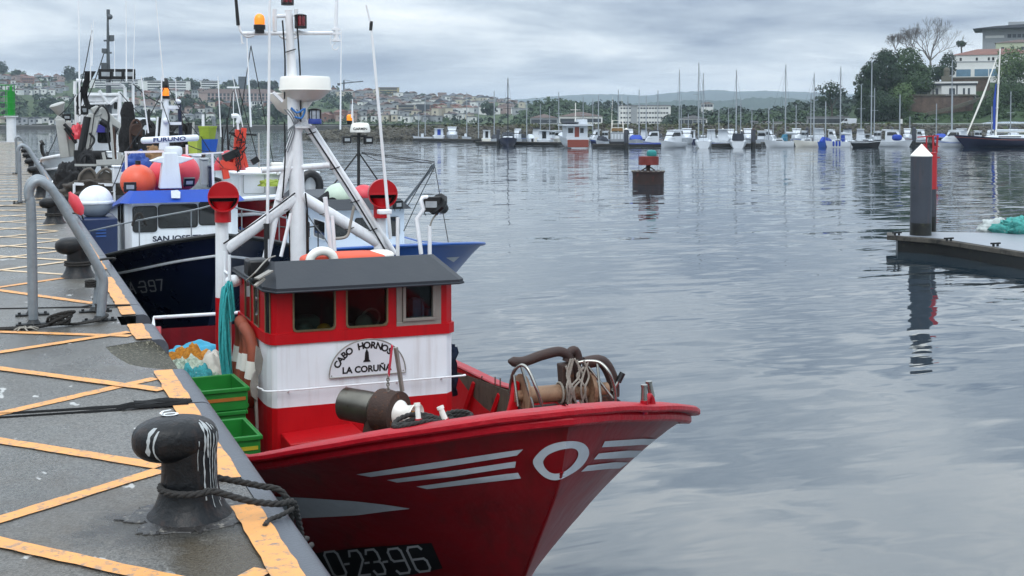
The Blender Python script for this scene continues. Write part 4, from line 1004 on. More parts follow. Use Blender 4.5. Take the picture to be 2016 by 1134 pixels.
for px, py in ((949, 740), (985, 745), (975, 742)): g = MB(); p = P(px, py + 22, x=4.57); g.cyl(p, p + V((0, 0, .12)), .008); g.build('rail_pin', MATS['stainless'], RB)
# coils of dark rope on the port rail
g = MB(); random.seed(9)
c = P(826, 856, y=7.0) + V((0, 0, .005))
for k in range(9):
    rr = .105 + .012 * (k % 3); z = .004 + .019 * (k // 2)
    rope(g, [c + V((rr * 1.25 * math.cos(a_ + k), rr * .8 * math.sin(a_ + k), z + .02 * math.sin(a_ * 2 + k))) for a_ in [j * .63 for j in range(11)]], .015)
tag(g.build('rope_coil', MATS['rope_dark'], loc=c, ang=60), 'large coil of dark rope on the red rail below the winch', 'rope')
g = MB(); c = P(902, 842, y=7.05) + V((0, 0, .005))
for k in range(4): rope(g, [c + V((.085 * math.cos(a_ + k), .05 * math.sin(a_ + k), .01 + .020 * k + .015 * math.sin(a_ + k))) for a_ in [j * .63 for j in range(11)]], .014)
rope(g, [c + V((-.1, 0, .03)), c + V((-.15, -.02, .05)), c + V((-.06, .03, .08)), c], .013)
tag(g.build('rope_coil', MATS['rope_dark'], loc=c, ang=60), 'smaller rope hank beside the pale post on the red rail', 'rope')
# ladder and gear on the port side of the house
g = MB()
for y in (12.42, 12.72): g.cyl((2.02, y, 1.15), (2.02, y, 2.95), .016, n=8)
for k in range(6): g.cyl((2.02, 12.42, 1.35 + .28 * k), (2.02, 12.72, 1.35 + .28 * k), .013, n=8)
g.build('side_ladder', MATS['white_tube'], RB)
# ---------------- loose gear lying in or hanging on the red boat
g = MB(); random.seed(21)
for k in range(16):
    x = 1.97 + random.uniform(-.03, .03); y = 12.25 + random.uniform(-.14, .14); zt_ = 2.72 - .1 * random.random()
    g.tube(smooth_pts([V((x + .03, y, zt_ - .3)), V((x, y, zt_)), V((x - .03, y + .02, zt_ - .25)), V((x - .03 + random.uniform(-.03, .03), y + random.uniform(-.04, .04), 2.0)), V((x + random.uniform(-.04, .04), y + random.uniform(-.06, .06), 1.45 + random.uniform(-.1, .2)))], 5), .012, 6)
tag(g.build('rope_hank', MATS['teal'], loc=(1.97, 12.25, 2), ang=60), 'turquoise ropes hanging beside the red wheelhouse', 'rope')
MATS['ring_orange'] = pm('life_ring_orange', '8c4630', .7, var=.25, scale=8, dirt=('5e3426', .3, 10))
for y, z, lab in ((11.85, 1.93, 'faded orange lifebuoy hanging nearest the wheelhouse corner'), (12.1, 1.96, 'faded orange lifebuoy hanging nearer the turquoise ropes')):
    t = thing('lifebuoy', lab, 'lifebuoy', (2.08, y, z), 'lifebuoys on the red wheelhouse side')
    ring_ = [V((2.09 + .02 * math.sin(3 * q), y + .24 * math.cos(q), z + .36 * math.sin(q))) for q in [2 * math.pi * k / 28 for k in range(28)]]
    g = MB(); g.tube(ring_, .062, 12, closed=True, flat=.9); g.build('ring', MATS['ring_orange'], t, ang=60)
    for k in (0, 14):
        g = MB(); g.tube([ring_[k - 1], ring_[k], ring_[k + 1]], .066, 12, flat=.9); g.build('reflective_band', MATS['radome'], t, ang=60)
g = MB(); y0 = 11.42
g.tube([V((2.11, y0, 1.98)), V((2.09, y0 - .01, 1.75)), V((2.11, y0 - .02, 1.05))], .016, 8)
for a_, s_ in ((2.0, 1), (1.78, -1)):
    prof = [(0, 0), (.07, .06), (.085, .16), (.05, .26), (0, .30), (-.02, .15)]
    g.prism([(s_ * p[0], p[1] - .1) for p in prof], (2.09, y0 - .03, a_), (.8, .6, 0), (0, 0, 1), .012)
tag(g.build('oar', pm('oar_grey', '8d8880', .7, var=.2, scale=8, dirt=('6b5b4c', .3, 9)), loc=(2, y0, 1.5)), 'grey bladed pole lashed upright at the port corner of the wheelhouse', 'oar')
g = MB()
for k in range(6): g.tube(smooth_pts([V((1.98, 11.6 + .06 * k, 1.5)), V((1.9, 11.58 + .06 * k, 1.25)), V((1.95, 11.6 + .06 * k, 1.02))], 4), .03, 8)
g.tube(smooth_pts([V((1.95, 11.6, 1.45)), V((1.88, 11.5, 1.5)), V((1.88, 11.45, 1.3)), V((1.93, 11.45, 1.05))], 5), .012, 6, mi=1)
tag(g.build('hose', [MATS['black'], MATS['galv']], loc=(1.95, 11.7, 1), ang=60), 'black hoses hanging low on the dark side of the red wheelhouse', 'hose')
# green fish crates
MATS['crate_green'] = pm('crate_green', '0d7222', .55, var=.2, scale=6, dirt=('3f8a4a', .25, 12))
MATS['crate_stripe'] = pm('crate_stripe', 'a2611f', .6, var=.2, scale=20); MATS['crate_yellow'] = pm('crate_yellow', 'a8a020', .6, var=.2, scale=20)
def crate(c, label, rz, stripe, l=.62, w_=.42, h_=.20):
    t = thing('fish_crate', label, 'crate', c, 'green fish crates on the red boat', rz)
    g = MB(); th = .02
    for sx in (-1, 1): g.box((sx * (l / 2 - th / 2), 0, h_ / 2), (th, w_, h_))
    for sy in (-1, 1): g.box((0, sy * (w_ / 2 - th / 2), h_ / 2), (l - 2 * th, th, h_))
    g.box((0, 0, .015), (l - .05, w_ - .05, .02))
    for sy in (-1, 1): g.box((0, sy * (w_ / 2 + .008), h_ - .018), (l + .03, .016, .036)); g.box((0, sy * (w_ / 2 + .004), .03), (l, .012, .03))
    for sx in (-1, 1): g.box((sx * (l / 2 + .008), 0, h_ - .018), (.016, w_ + .0, .036))
    g.build('bin', MATS['crate_green'], t, local=True, bevel=.006)
    g = MB(); g.box((-l / 2 - .003, 0, .10), (.006, w_ * .9, .03)); g.box((0, -w_ / 2 - .003, .10), (l * .9, .006, .03)); g.build('stripe', stripe, t, local=True)
    return t
cz = 1.10
for k, lab in enumerate(('bottom green crate of the tall stack beside the wheelhouse', 'second green crate up in the tall stack, orange striped', 'third green crate up in the tall stack, orange striped', 'topmost green crate of the tall stack, open')):
    crate((1.70 + .01 * (k % 2), 11.25, cz + .205 * k), lab, math.radians(91 + 2 * (k % 2)), MATS['crate_stripe'])
for k, lab in enumerate(('bottom green crate of the short stack nearer the bow', 'middle green crate of the short stack, yellow striped', 'top green crate of the short stack nearer the bow')):
    crate((1.60, 10.05, cz + .07 + .205 * k), lab, math.radians(88 + 2 * k), MATS['crate_yellow'])
# nets, tarpaulins and sacks on the after deck
def lump(name, mat, c, r, label, cat, seed=0, rough=.25, n=40, k=20, ridges=0):
    g = MB(); G = []
    for j in range(n):
        u = 2 * math.pi * j / n; row = []
        for i in range(k + 1):
            v = math.pi / 2 * (i / k) ** .8
            d = V((math.cos(u) * math.cos(v), math.sin(u) * math.cos(v), math.sin(v)))
            e = 1 + rough * mnoise.noise(d * 2.2 + V((seed, 0, 0))) + rough * .5 * mnoise.noise(d * 6 + V((seed, 5, 0))) + ridges * abs(mnoise.noise(d * 14 + V((seed, 9, 0))))
            row.append(V((c[0] + r[0] * d.x * e, c[1] + r[1] * d.y * e, c[2] + r[2] * d.z * e)))
        G.append(row)
    g.grid(G, closed_u=True); return tag(g.build(name, mat, loc=c, ang=80), label, cat)
lump('tarpaulin', pm('tarp_blue', '2a97b8', .55, var=.2, scale=5, bump=.01, bscale=9), (1.85, 14.35, 1.28), (.62, .40, .42), 'turquoise blue tarpaulin bundle at the stern of the red boat', 'tarpaulin', 1, .3)
lump('tarpaulin', pm('tarp_green', '1a8f3c', .55, var=.2, scale=5, bump=.01, bscale=9), (2.1, 13.75, 1.20), (.42, .45, .42), 'bright green tarpaulin between the blue bundle and the white sack', 'tarpaulin', 2, .3)
netm = pm('net_orange', 'b87a22', .85, var=.45, scale=40, dirt=('5a6b2a', .3, 12), bump=.015, bscale=50)
lump('fishing_net', netm, (1.72, 13.3, 1.42), (.34, .30, .42), 'orange yellow net heap on the red boat after deck', 'net', 3, .3, ridges=.10)
lump('fishing_net', pm('net_pale', 'b9c6b4', .85, var=.4, scale=40, dirt=('4f7a63', .4, 20), bump=.015, bscale=50), (1.60, 12.55, 1.35), (.34, .40, .50), 'pale green and white net heap beside the quay recess', 'net', 4, .3, ridges=.12)
lump('fishing_net', pm('net_teal', '3d9aa0', .85, var=.45, scale=40, dirt=('d9e2e0', .3, 30), bump=.015, bscale=50), (1.62, 11.9, 1.35), (.28, .30, .52), 'turquoise net strands just behind the tall crate stack', 'net', 5, .3, ridges=.14)
lump('sack', pm('sack_white', 'c9c4ba', .8, var=.12, scale=5, bump=.012, bscale=10), (1.92, 12.75, 1.1), (.28, .34, .80), 'white woven sack behind the tall green crates', 'sack', 6, .15)
g = MB(); random.seed(31)
for k in range(10): rope(g, [V((1.45 + random.uniform(-.05, .5), 9.0 + random.uniform(-.6, .6), 1.62 + random.uniform(-.1, .1) * .5)) for j in range(5)], .014)
tag(g.build('rope_pile', pm('rope_green', '51707a', .85, var=.5, scale=30), loc=(1.7, 9, 1.6), ang=60), 'blue green rope heap on deck just inside the port rail', 'rope')
g = MB(); G = []
# stern rail, liferaft canister, ring on the roof, blue cloth to starboard
g = MB(); p = [H.pt(u, 0, sd_, .0, .14) for u, sd_ in ((.72, -1), (.86, -1), (.97, -1), (1, -1), (1, 1), (.97, 1))]; g.tube(p, .022, 8)
for q in p[:4]: g.cyl(q, q - V((0, 0, .16)), .016)
g.build('stern_rail', MATS['white_tube'], RB)
t = thing('liferaft', 'orange liferaft valise lying on the grey wheelhouse roof', 'liferaft', (3.1, 12.1, zt_))
zr_ = P(680, 516, y=11.95).z
g = MB(); superell(g, (3.1, 11.95, zr_ + .03), .46, .2, .075, .6, .6); g.build('valise', pm('raft_orange', 'd8573a', .6, var=.15, scale=6), t, ang=60)
g = MB(); superell(g, (3.46, 11.95, zr_ + .05), .13, .16, .06, .7, .7); g.build('end_cap', MATS['radome'], t, ang=60)
g = MB(); c = P(634, 514, y=11.75); g.tube([c + V((.12 * math.cos(q), 0, .10 * math.sin(q))) for q in [math.radians(a) for a in range(-20, 202, 12)]], .045, 10); tag(g.build('lifebuoy', MATS['radome'], loc=c, ang=60), 'white horseshoe lifebuoy on the roof in front of the orange liferaft', 'lifebuoy')
g = MB(); random.seed(41); G = []
for i in range(12):
    row = []
    for j in range(10):
        row.append(V((4.06 + .09 * j / 9 * (i / 11) + .03 * mnoise.noise(V((i * .5, j * .7, 0))), 11.35 + .5 * j / 9, 2.06 - .5 * i / 11 - .05 * mnoise.noise(V((i * .4, j * .5, 3))))))
    G.append(row)
g.grid(G); G2 = [[V((p.x + .015, p.y, p.z)) for p in r] for r in G]; g.grid(G2)
tag(g.build('oilskin', pm('cloth_blue', '1d2f4a', .8, var=.3, scale=8, bump=.01, bscale=10), loc=(4.1, 11.5, 1.8), ang=80), 'dark blue cloth hanging on the seaward side of the wheelhouse', 'cloth')
# ================================================================== the other fishing boats along the quay
MATS['navy'] = pm('hull_navy', '0b1634', .3, var=.2, scale=2, dirt=('141b2c', .3, 3), coat=.3)
MATS['blue_hull'] = pm('hull_blue', '14509c', .35, var=.12, scale=2, coat=.2, dirt=('2c6ab4', .25, 4))
MATS['roof_blue'] = pm('roof_blue', '0a3f9c', .5, var=.12, scale=3, spec=.3, dirt=('2f62b0', .2, 6))
MATS['boat_white'] = pm('boat_white', 'dfe4e8', .4, var=.06, scale=2, dirt=('b6b8b4', .25, 3), streak=('9a7c60', .2, 6))
MATS['boat_grey'] = pm('boat_grey', 'a3a7a8', .5, var=.12, scale=3, dirt=('6f6a63', .3, 5))
MATS['float_orange'] = pm('float_orange', 'e2593a', .45, var=.1, scale=3, dirt=('b94a3a', .25, 5), coat=.1)
MATS['float_red'] = pm('float_red', 'd4404c', .45, var=.1, scale=3, coat=.1)
MATS['dgl'] = glassmat('dark_glass', (.02, .022, .022))
MATS['net_black'] = pm('net_black', '18181a', .9, var=.5, scale=14, bump=.03, bscale=14)
MATS['crane_grey'] = pm('crane_grey', 'a9aaa6', .5, var=.12, scale=4, dirt=('6e6258', .3, 5))
MATS['crane_red'] = pm('crane_red', 'd2402c', .5, var=.15, scale=4, dirt=('8c3526', .3, 6))
def win_part(parent, c, w, h, nrm, frame=MATS['black'], rim=.018, r=.04, mat=None):
    """window set on a wall: rounded glass with a proud frame; pane is its sub-part"""
    n = V(nrm).normalized(); ux = V((-n.y, n.x, 0)).normalized(); uy = V((0, 0, 1)); c = V(c)
    oo = rounded_rect(w + 2 * rim, h + 2 * rim, r + rim, 4); ii = rounded_rect(w, h, r, 4)
    G = [[c + ux * a[0] + uy * a[1] + n * .002, c + ux * a[0] + uy * a[1] + n * .022, c + ux * b[0] + uy * b[1] + n * .022, c + ux * b[0] + uy * b[1] + n * .006] for a, b in zip(oo + oo[:1], ii + ii[:1])]
    g = MB(); g.grid(G); o = g.build('window', frame, parent, ang=40)
    g = MB(); g.add([c + ux * b[0] + uy * b[1] + n * .008 for b in ii], [tuple(range(len(ii)))]); g.build('pane', mat or MATS['dgl'], o, ang=0); return o
def text_on(parent, s, c, h, nrm, mat, width=None, bold=.02, name='lettering', off=.004):
    n = V(nrm).normalized(); ux = V((-n.y, n.x, 0)).normalized(); vs, fs = text_geo(s, 1.0, bold)
    x0 = min(v.x for v in vs); x1 = max(v.x for v in vs); y0 = min(v.y for v in vs); y1 = max(v.y for v in vs)
    sy = h / (y1 - y0); sx = (width / (x1 - x0)) if width else sy
    g = MB(); g.add([V(c) + ux * ((v.x - (x0 + x1) / 2) * sx) + V((0, 0, (v.y - (y0 + y1) / 2) * sy)) + n * off for v in vs], fs); return g.build(name, mat, parent, ang=0)
def whip(parent, a, b, y, r=.012, mat=None, x=None):
    g = MB(); g.cyl(P(*a, y=y), P(*b, y=y), r, r * .6, 6); return g.build('antenna', mat or MATS['white_tube'], parent)
# ---------------- navy boat
SJ = thing('fishing_boat', 'navy blue hulled fishing boat with white cabin and bright blue roof', 'fishing boat', (2.85, 25, 0))
HS = Hull(14.5, 1.72, [(0, 2.62), (.4, 2.5), (.8, 2.36), (1.3, 2.2), (2.5, 2.06), (4, 1.96), (8, 1.9), (14.5, 2.1)], [(-.7, 3.2), (0, 2.4), (1, 1.3), (2, .35), (2.62, 0)], -.6, 1.9, 5.6, Matrix.Translation((2.82, 18.2, 0)))
g = MB(); HS.shell(g, 50, 18); shull = g.build('hull', MATS['navy'], SJ, ang=30)
zd = lambda d: interp([(0, 2.3), (1.5, 1.95), (3, 1.6), (15, 1.4)], d)
g = MB(); HS.bulwark(g, zd); g.build('bulwark', MATS['boat_white'], SJ); g = MB(); HS.deck(g, zd, .05); g.build('deck', MATS['boat_grey'], SJ)
g = MB(); g.tube(HS.line(0, .0), .045, 8, flat=.8); g.build('cap_rail', MATS['steel_dark'], SJ); g = MB(); g.tube(HS.line(.10, 0, .012), .022, 8); g.build('rub_rail', MATS['boat_white'], SJ)
bs = HS.bvh(60, 30)
g = MB()
for ch, x0 in (('A', 252), ('-', 268), ('3', 274), ('-', 290), ('9', 292), ('7', 308)):
    wd = 11
    decal_stroke(g, bs, [(x0 + wd * u + 5 * v, 556 - (x0 - 252) * .10 + 21 * v - .9 * u) for u, v in GLY[ch]], 2.6, .008)
g.build('registration', MATS['digit'], shull, ang=0)
sy_ = 22.4
house = MB(); hb = [(1.84, sy_ + .12), (1.95, sy_), (3.70, sy_), (3.82, sy_ + .12), (3.82, 26.2), (1.84, 26.2)]
house.add([(x, y, z if (y < 25 or z < 2) else 2.45) for z in (1.4, 2.9) for x, y in hb], [(i, (i + 1) % 6, 6 + (i + 1) % 6, 6 + i) for i in range(6)])
hs = house.build('wheelhouse', MATS['boat_white'], SJ, ang=30)
for x0, x1, yt, yb in ((263, 307, 407, 456), (313, 387, 403, 448), (393, 440, 398, 442)):
    a = P(x0, yb, y=sy_); b_ = P(x1, yt, y=sy_); win_part(SJ, (a + b_) / 2 * V((1, 1, 1)) if False else V(((a.x + b_.x) / 2, sy_, (a.z + b_.z) / 2)), b_.x - a.x, b_.z - a.z, (0, -1, 0))
win_part(SJ, (1.84, 22.9, 2.62), .3, .34, (-1, 0, 0)); win_part(SJ, (1.84, 23.6, 2.62), .3, .34, (-1, 0, 0))
g = MB(); c = P(347, 437, y=sy_ + .02); g.box(c, (.28, .05, .08)); g.build('dashboard', pm('paper_pale', 'b9b9b2', .7), SJ)
cT = P(359, 470, y=sy_); text_on(SJ, 'SAN JOSE TRES', (cT.x, sy_, cT.z), .13, (0, -1, 0), pm('letter_navy', '101a34', .5), P(416, 470, y=sy_).x - P(300, 470, y=sy_).x, .035)
e0 = P(244, 401, y=22.15); lo = [V((1.74, 22.32, e0.z)), V((1.86, 22.12, e0.z)), V((3.80, 22.12, e0.z)), V((3.92, 22.32, e0.z)), V((3.92, 26.3, e0.z - .4)), V((1.74, 26.3, e0.z - .4))]
tz = P(300, 375, y=22.5).z; tp = [V((1.93, 22.6, tz)), V((2.0, 22.46, tz)), V((3.66, 22.46, tz)), V((3.74, 22.6, tz)), V((3.74, 26, tz - .45)), V((1.93, 26, tz - .45))]
g = MB(); g.add(lo + tp, [(i, (i + 1) % 6, 6 + (i + 1) % 6, 6 + i) for i in range(6)] + [tuple(range(6, 12)), tuple(range(6))[::-1]]); g.build('roof', MATS['roof_blue'], SJ, ang=15)
g = MB(); c = P(345, 382, y=22.28); g.prism([(-.08, -.1), (.07, -.11), (.09, .05), (.05, .1), (-.07, .09)], c + V((0, -.03, 0)), (1, 0, 0), (0, .75, .65), .004); g.build('sticker', MATS['mark_grey'], SJ, ang=0)
# pulpit rails
g = MB()
pts = [HS.pt(u, 0, -1, 0, .42) for u in (.30, .2, .12, .05, .015)] + [HS.pt(0, 0, 1, 0, .45)] + [HS.pt(u, 0, 1, 0, .42) for u in (.015, .05, .12, .2)]
g.tube(smooth_pts(pts, 4), .013, 6)
for q in pts[::1]: g.cyl(q, q - V((0, 0, .42)), .010, n=6)
g.build('pulpit_rail', MATS['galv'], SJ)
g = MB(); rope(g, [HS.pt(.05, 0, -1, 0, .43) + V((.1 * math.sin(k), 0, .1 * math.cos(2 * k))) for k in range(9)], .018); tag(g.build('rope_hank', MATS['rope_dark'], loc=HS.pt(.05, 0, -1)), 'dark rope hank tied on the navy boat bow rail', 'rope')
g = MB(); lb0, lb1 = P(157, 432, y=22.3), P(234, 432, y=22.3); g.bb((lb0.x + .02, 22.3, 1.6), (lb1.x - .02, 23.6, lb0.z)); o = g.build('side_locker', pm('locker_navy', '14284f', .4, var=.15, scale=3), SJ, bevel=.02)
for k in range(3):
    g = MB(); c = P(199, 453 + 6 * k, y=22.29); g.box((c.x, 22.292, c.z), (.17, .012, .022)); g.build('vent', MATS['float_blue'] if 'float_blue' in MATS else pm('float_blue', '2d5596', .4), o)
t = thing('globe_buoy', 'big white globe buoy with grey lower half beside the quay', 'buoy', P(187, 432, y=22.9)); c = P(188, 398, y=22.9)
g = MB(); g.sphere(c, .30, 28, a0=-6, a1=90); g.lathe([(.30, -.03), (.315, -.02), (.315, .02), (.30, .03)], c, n=28); g.build('upper_shell', MATS['boat_white'], t, ang=60)
g = MB(); g.sphere(c, .295, 28, a0=-90, a1=-6); g.build('lower_shell', pm('globe_grey', '8d979f', .4, var=.15, scale=4), t, ang=60)
for x, y, z, r, lab, mt in ((272, 358, 23.6, .325, 'orange globe float at the port edge of the blue roof', 'float_orange'), (326, 346, 24.2, .34, 'coral float hidden partly behind the white radar pylon', 'float_red'), (356, 340, 24.1, .36, 'coral float right of the radar pylon on the blue roof', 'float_red')):
    t = thing('float', lab, 'float', P(x, y, y=z)); g = MB(); g.sphere(P(x, y, y=z), r, 28); g.build('ball', MATS[mt], t, ang=70); g = MB(); g.cyl(P(x, y, y=z) + V((0, 0, r - .02)), P(x, y, y=z) + V((0, 0, r + .07)), .05); g.build('eyelet', MATS['black'], t)
g = MB(); c = P(150, 402, y=20.6); g.lathe([(.03, -.19), (.085, -.1), (.085, .1), (.03, .19), (.02, .22)], c, (-.5, 0, 1), 16); tag(g.build('fender', MATS['float_red'], loc=c, ang=50), 'small red fender between quay edge and white globe buoy', 'fender')
g = MB(); g.prism([(-.10, 0), (.30, 0), (.22, .66), (-.02, .66)], P(322, 370, y=23.4), (1, 0, 0), (0, 0, 1), .3); g.prism([(-.30, 0), (-.05, -.05), (.25, -.05), (.50, .04), (.3, .08), (.1, .10), (-.12, .07)], P(325, 316, y=23.4), (1, 0, 0), (0, 0, 1), .28)
g.build('radar_pylon', MATS['boat_white'], SJ, bevel=.015)
g = MB(); c = P(341, 298, y=23.3); superell(g, c, .16, .16, .10, .5, .6); g.cyl(c - V((0, 0, .22)), c, .12, n=14); g.build('radar_gearbox', MATS['boat_white'], SJ, ang=50)
a, b_ = P(277, 277, y=23.2), P(392, 271, y=23.2); g = MB(); g.bar(a, b_, .12, .12); rb = g.build('radar_bar', MATS['boat_white'], SJ, bevel=.05, seg=3)
dx = (b_ - a).normalized(); vs, fs = text_geo('FURUNO', 1.0, .03); x0 = min(v.x for v in vs); x1 = max(v.x for v in vs); y0 = min(v.y for v in vs); y1 = max(v.y for v in vs); cc = P(334, 274, y=23.2 - .065)
g = MB(); g.add([cc + dx * ((v.x - (x0 + x1) / 2) * .58 / (x1 - x0)) + V((0, 0, (v.y - (y0 + y1) / 2) * .075 / (y1 - y0))) for v in vs], fs); g.build('lettering', pm('letter_blue', '1c2a6a', .4), rb, ang=0)
floodlight(P(256, 368, y=23.1), .22, 0, 0, SJ); floodlight(P(372, 358, y=23.1), .20, math.radians(10), math.radians(20), SJ)
g = MB(); g.bar(P(245, 300, y=24.4), P(325, 298, y=24.4), .04, .04); g.cyl(P(248, 300, y=24.4), P(250, 380, y=24.4), .025); g.cyl(P(368, 285, y=24.4), P(368, 370, y=24.4), .025); g.bar(P(360, 305, y=25), P(440, 300, y=25), .03, .03); g.cyl(P(418, 300, y=25), P(420, 370, y=25), .025); g.build('roof_frame', MATS['white_tube'], SJ)
g = MB(); g.tube([P(323, 295, y=26), P(325, 240, y=26), P(327, 195, y=26)], [.11, .08, .05], 10); g.box(P(340, 211, y=26), (.26, .1, .07)); g.box(P(345, 243, y=26), (.24, .1, .06)); g.sphere(P(327, 238, y=25.9), .07); g.sphere(P(350, 200, y=26), .07, sc=(1, 1, .7)); g.tube(smooth_pts([P(330, 225, y=26), P(334, 214, y=26), P(342, 218, y=26)], 4), .025); g.build('mast', MATS['boat_white'], SJ)
g = MB(); c = P(326, 192, y=26); g.lathe([(.08, -.02), (.085, .0), (.085, .03), (.075, .035)], c, n=14); g.lathe([(.06, .2), (.075, .22), (.06, .34), (.03, .4)], c, n=14); o = g.build('beacon', MATS['black'], SJ); g = MB(); g.lathe([(.073, .03), (.073, .17), (.05, .2)], c, n=14); g.build('lens', MATS['lens_amber'], o)
g = MB(); g.cyl(P(353, 205, y=26), P(356, 275, y=26), .04); g.build('blue_pole', MATS['navy'], SJ)
for a, b_, r_ in (((318, 215), (318, 150), .02), ((322, 160), (306, -10), .018), ((292, 262), (278, 150), .018), ((347, 200), (346, 155), .012)): whip(SJ, a, b_, 25.9, r_)
# gear on its after deck
for (px, py, y, sz, lab, mt) in ((410, 278, 28, .32, 'stack of blue and lime fish baskets on the navy boat', 'lime'), ):
    t = thing('fish_basket', 'lime green plastic basket stacked behind the blue roof', 'basket', P(410, 300, y=28)); g = MB(); g.lathe([(.15, 0), (.2, .3), (.21, .3), (.21, .34), (.18, .34)], P(409, 278, y=28), n=4); g.build('tub', pm('lime', '8ea032', .5), t, ang=20)
    t = thing('fish_basket', 'blue plastic basket under the lime one behind the blue roof', 'basket', P(410, 300, y=28)); g = MB(); g.lathe([(.17, 0), (.22, .32), (.18, .32)], P(410, 302, y=28), n=4); g.build('tub', pm('tub_blue', '1f56b4', .5), t, ang=20)
    t = thing('fish_basket', 'pale lime basket standing alone left of the stacked pair', 'basket', P(384, 300, y=28)); g = MB(); g.lathe([(.15, 0), (.19, .4), (.16, .4)], P(386, 303, y=28), n=4); g.build('tub', pm('lime_pale', 'a9b84c', .5), t, ang=20)
lump('tarpaulin', pm('tarp_navy', '1a3f8a', .6, var=.2, scale=5, bump=.01, bscale=9), P(272, 338, y=27), (.3, .3, .42), 'royal blue tarpaulin heap behind the orange float', 'tarpaulin', 8, .3)
lump('crate_pile', pm('crate_brown', '7a5c3c', .8, var=.4, scale=9), P(310, 330, y=27.5), (.4, .4, .4), 'brown gear heap between the floats behind the blue roof', 'gear', 9, .35)
# ---------------- light boat with blue hull outside the navy one
LB = thing('fishing_boat', 'pale blue and white cabin boat with blue hull and grey roof beyond the red boat', 'fishing boat', (6.7, 25, 0))
HL = Hull(10.5, 1.62, [(0, 2.1), (.6, 2.02), (1.2, 1.93), (2.5, 1.78), (5, 1.62), (10.5, 1.6)], [(-.7, 2.2), (0, 1.6), (1, .7), (2.1, 0)], -.6, 1.15, 4.6, Matrix.Translation((6.72, 20.55, 0)))
g = MB(); HL.shell(g, 40, 14, 0, .3); lh = g.build('hull', MATS['blue_hull'], LB, ang=30); g = MB(); HL.shell(g, 40, 14, .3, 1); g.build('lower_hull', pm('pale_hull', '8fb2bd', .4, var=.08), LB, ang=30)
zl = lambda d: interp([(0, 1.7), (2, 1.35), (11, 1.2)], d)
g = MB(); HL.bulwark(g, zl); g.build('bulwark', MATS['boat_white'], LB); g = MB(); HL.deck(g, zl, .05); g.build('deck', MATS['boat_grey'], LB)
g = MB(); g.tube(HL.line(0, 0), .04, 8, flat=.8); g.build('cap_rail', MATS['blue_hull'], LB)
bl = HL.bvh(40, 20); g = MB()
decal_strip(g, bl, [(878, 507), (905, 505)], [(893, 516), (893, 516)], 6); g.build('bow_flash', MATS['mark_grey'], lh, ang=0)
ly = 24.4; xl0, xl1 = P(648, 450, y=ly).x, P(796, 450, y=ly).x; ez = P(720, 412, y=ly).z
g = MB(); hb = [(xl0, ly), (xl1, ly), (xl1 + .0, 28.6), (xl0, 28.6)]
g.add([(x, y, z) for z in (1.2, ez + .02) for x, y in hb], [(i, (i + 1) % 4, 4 + (i + 1) % 4, 4 + i) for i in range(4)]); g.build('wheelhouse', pm('boat_pale', 'c9d6e4', .4, var=.05, scale=2, dirt=('aab6c2', .2, 3)), LB, ang=30)
for x0, x1, yt, yb in ((655, 683, 430, 466), (700, 728, 430, 464), (766, 785, 428, 463)):
    a = P(x0, yb, y=ly); b_ = P(x1, yt, y=ly); win_part(LB, ((a.x + b_.x) / 2, ly, (a.z + b_.z) / 2), b_.x - a.x, b_.z - a.z, (0, -1, 0))
for x0, x1 in ((603, 612), (619, 641)):
    a = P(x0, 466, x=xl0); b_ = P(x1, 436, x=xl0); win_part(LB, (xl0, (a.y + b_.y) / 2, (a.z + b_.z) / 2), abs(b_.y - a.y), abs(b_.z - a.z) * .9, (-1, 0, 0), MATS['boat_white'])
lo = [V((xl0 - .1, ly - .2, ez)), V((xl1 + .1, ly - .2, ez)), V((xl1 + .1, 28.8, ez)), V((xl0 - .1, 28.8, ez))]; tz = ez + .2; tp = [V((xl0 + .06, ly + .1, tz)), V((xl1 - .06, ly + .1, tz)), V((xl1 - .06, 28.6, tz)), V((xl0 + .06, 28.6, tz))]
g = MB(); g.add(lo + tp, [(i, (i + 1) % 4, 4 + (i + 1) % 4, 4 + i) for i in range(4)] + [(4, 5, 6, 7), (3, 2, 1, 0)]); g.build('roof', MATS['roof_grey'], LB, ang=15)
g = MB(); c0 = P(706, 395, y=25.5); c1 = P(706, 262, y=25.5); g.cyl(c0, c1, .035, n=8)
for q in ((640, 385), (765, 385)): g.cyl(P(706, 300, y=25.5), P(*q, y=25.4), .018, n=6)
g.bar(P(690, 268, y=25.5), P(722, 268, y=25.5), .05, .04); g.build('mast', MATS['steel_dark'], LB)
c = P(709, 252, y=25.5); g = MB(); g.lathe([(.12, -.1), (.215, -.09), (.22, -.05), (.19, .08), (.16, .11), (.0001, .12)], c, n=28); rd = g.build('radar_dome', MATS['radome'], LB, ang=40)
vw = (CAMP - c); vw.z = 0; text_on(rd, 'GARMIN', c + V((0, 0, -.015)) + vw.normalized() * .215, .055, vw, MATS['plate_black'], .30, .03)
floodlight(P(683, 275, y=25.4), .18, 0, 0, LB); floodlight(P(725, 276, y=25.4), .2, math.radians(12), 0, LB, lens=MATS['boat_grey'])
g = MB(); c = P(688, 240, y=25.6); g.lathe([(.05, -.05), (.06, 0), (.06, .03)], c, n=12); o = g.build('beacon', MATS['black'], LB); g = MB(); g.lathe([(.06, .03), (.06, .13), (.03, .16)], c, n=12); g.build('lens', MATS['lens_amber'], o)
for a, b_, r_ in (((670, 255), (672, 60), .02), ((692, 232), (693, 205), .012), ((695, 250), (694, 195), .014)): whip(LB, a, b_, 25.5, r_)
g = MB()
for dy in (0, .06): g.cyl(P(792, 405 + dy * 30, y=24.6 + dy), P(855, 322 + dy * 60, y=23.4 + dy), .022, n=6)
g.build('outrigger', MATS['galv'], LB)
g = MB()
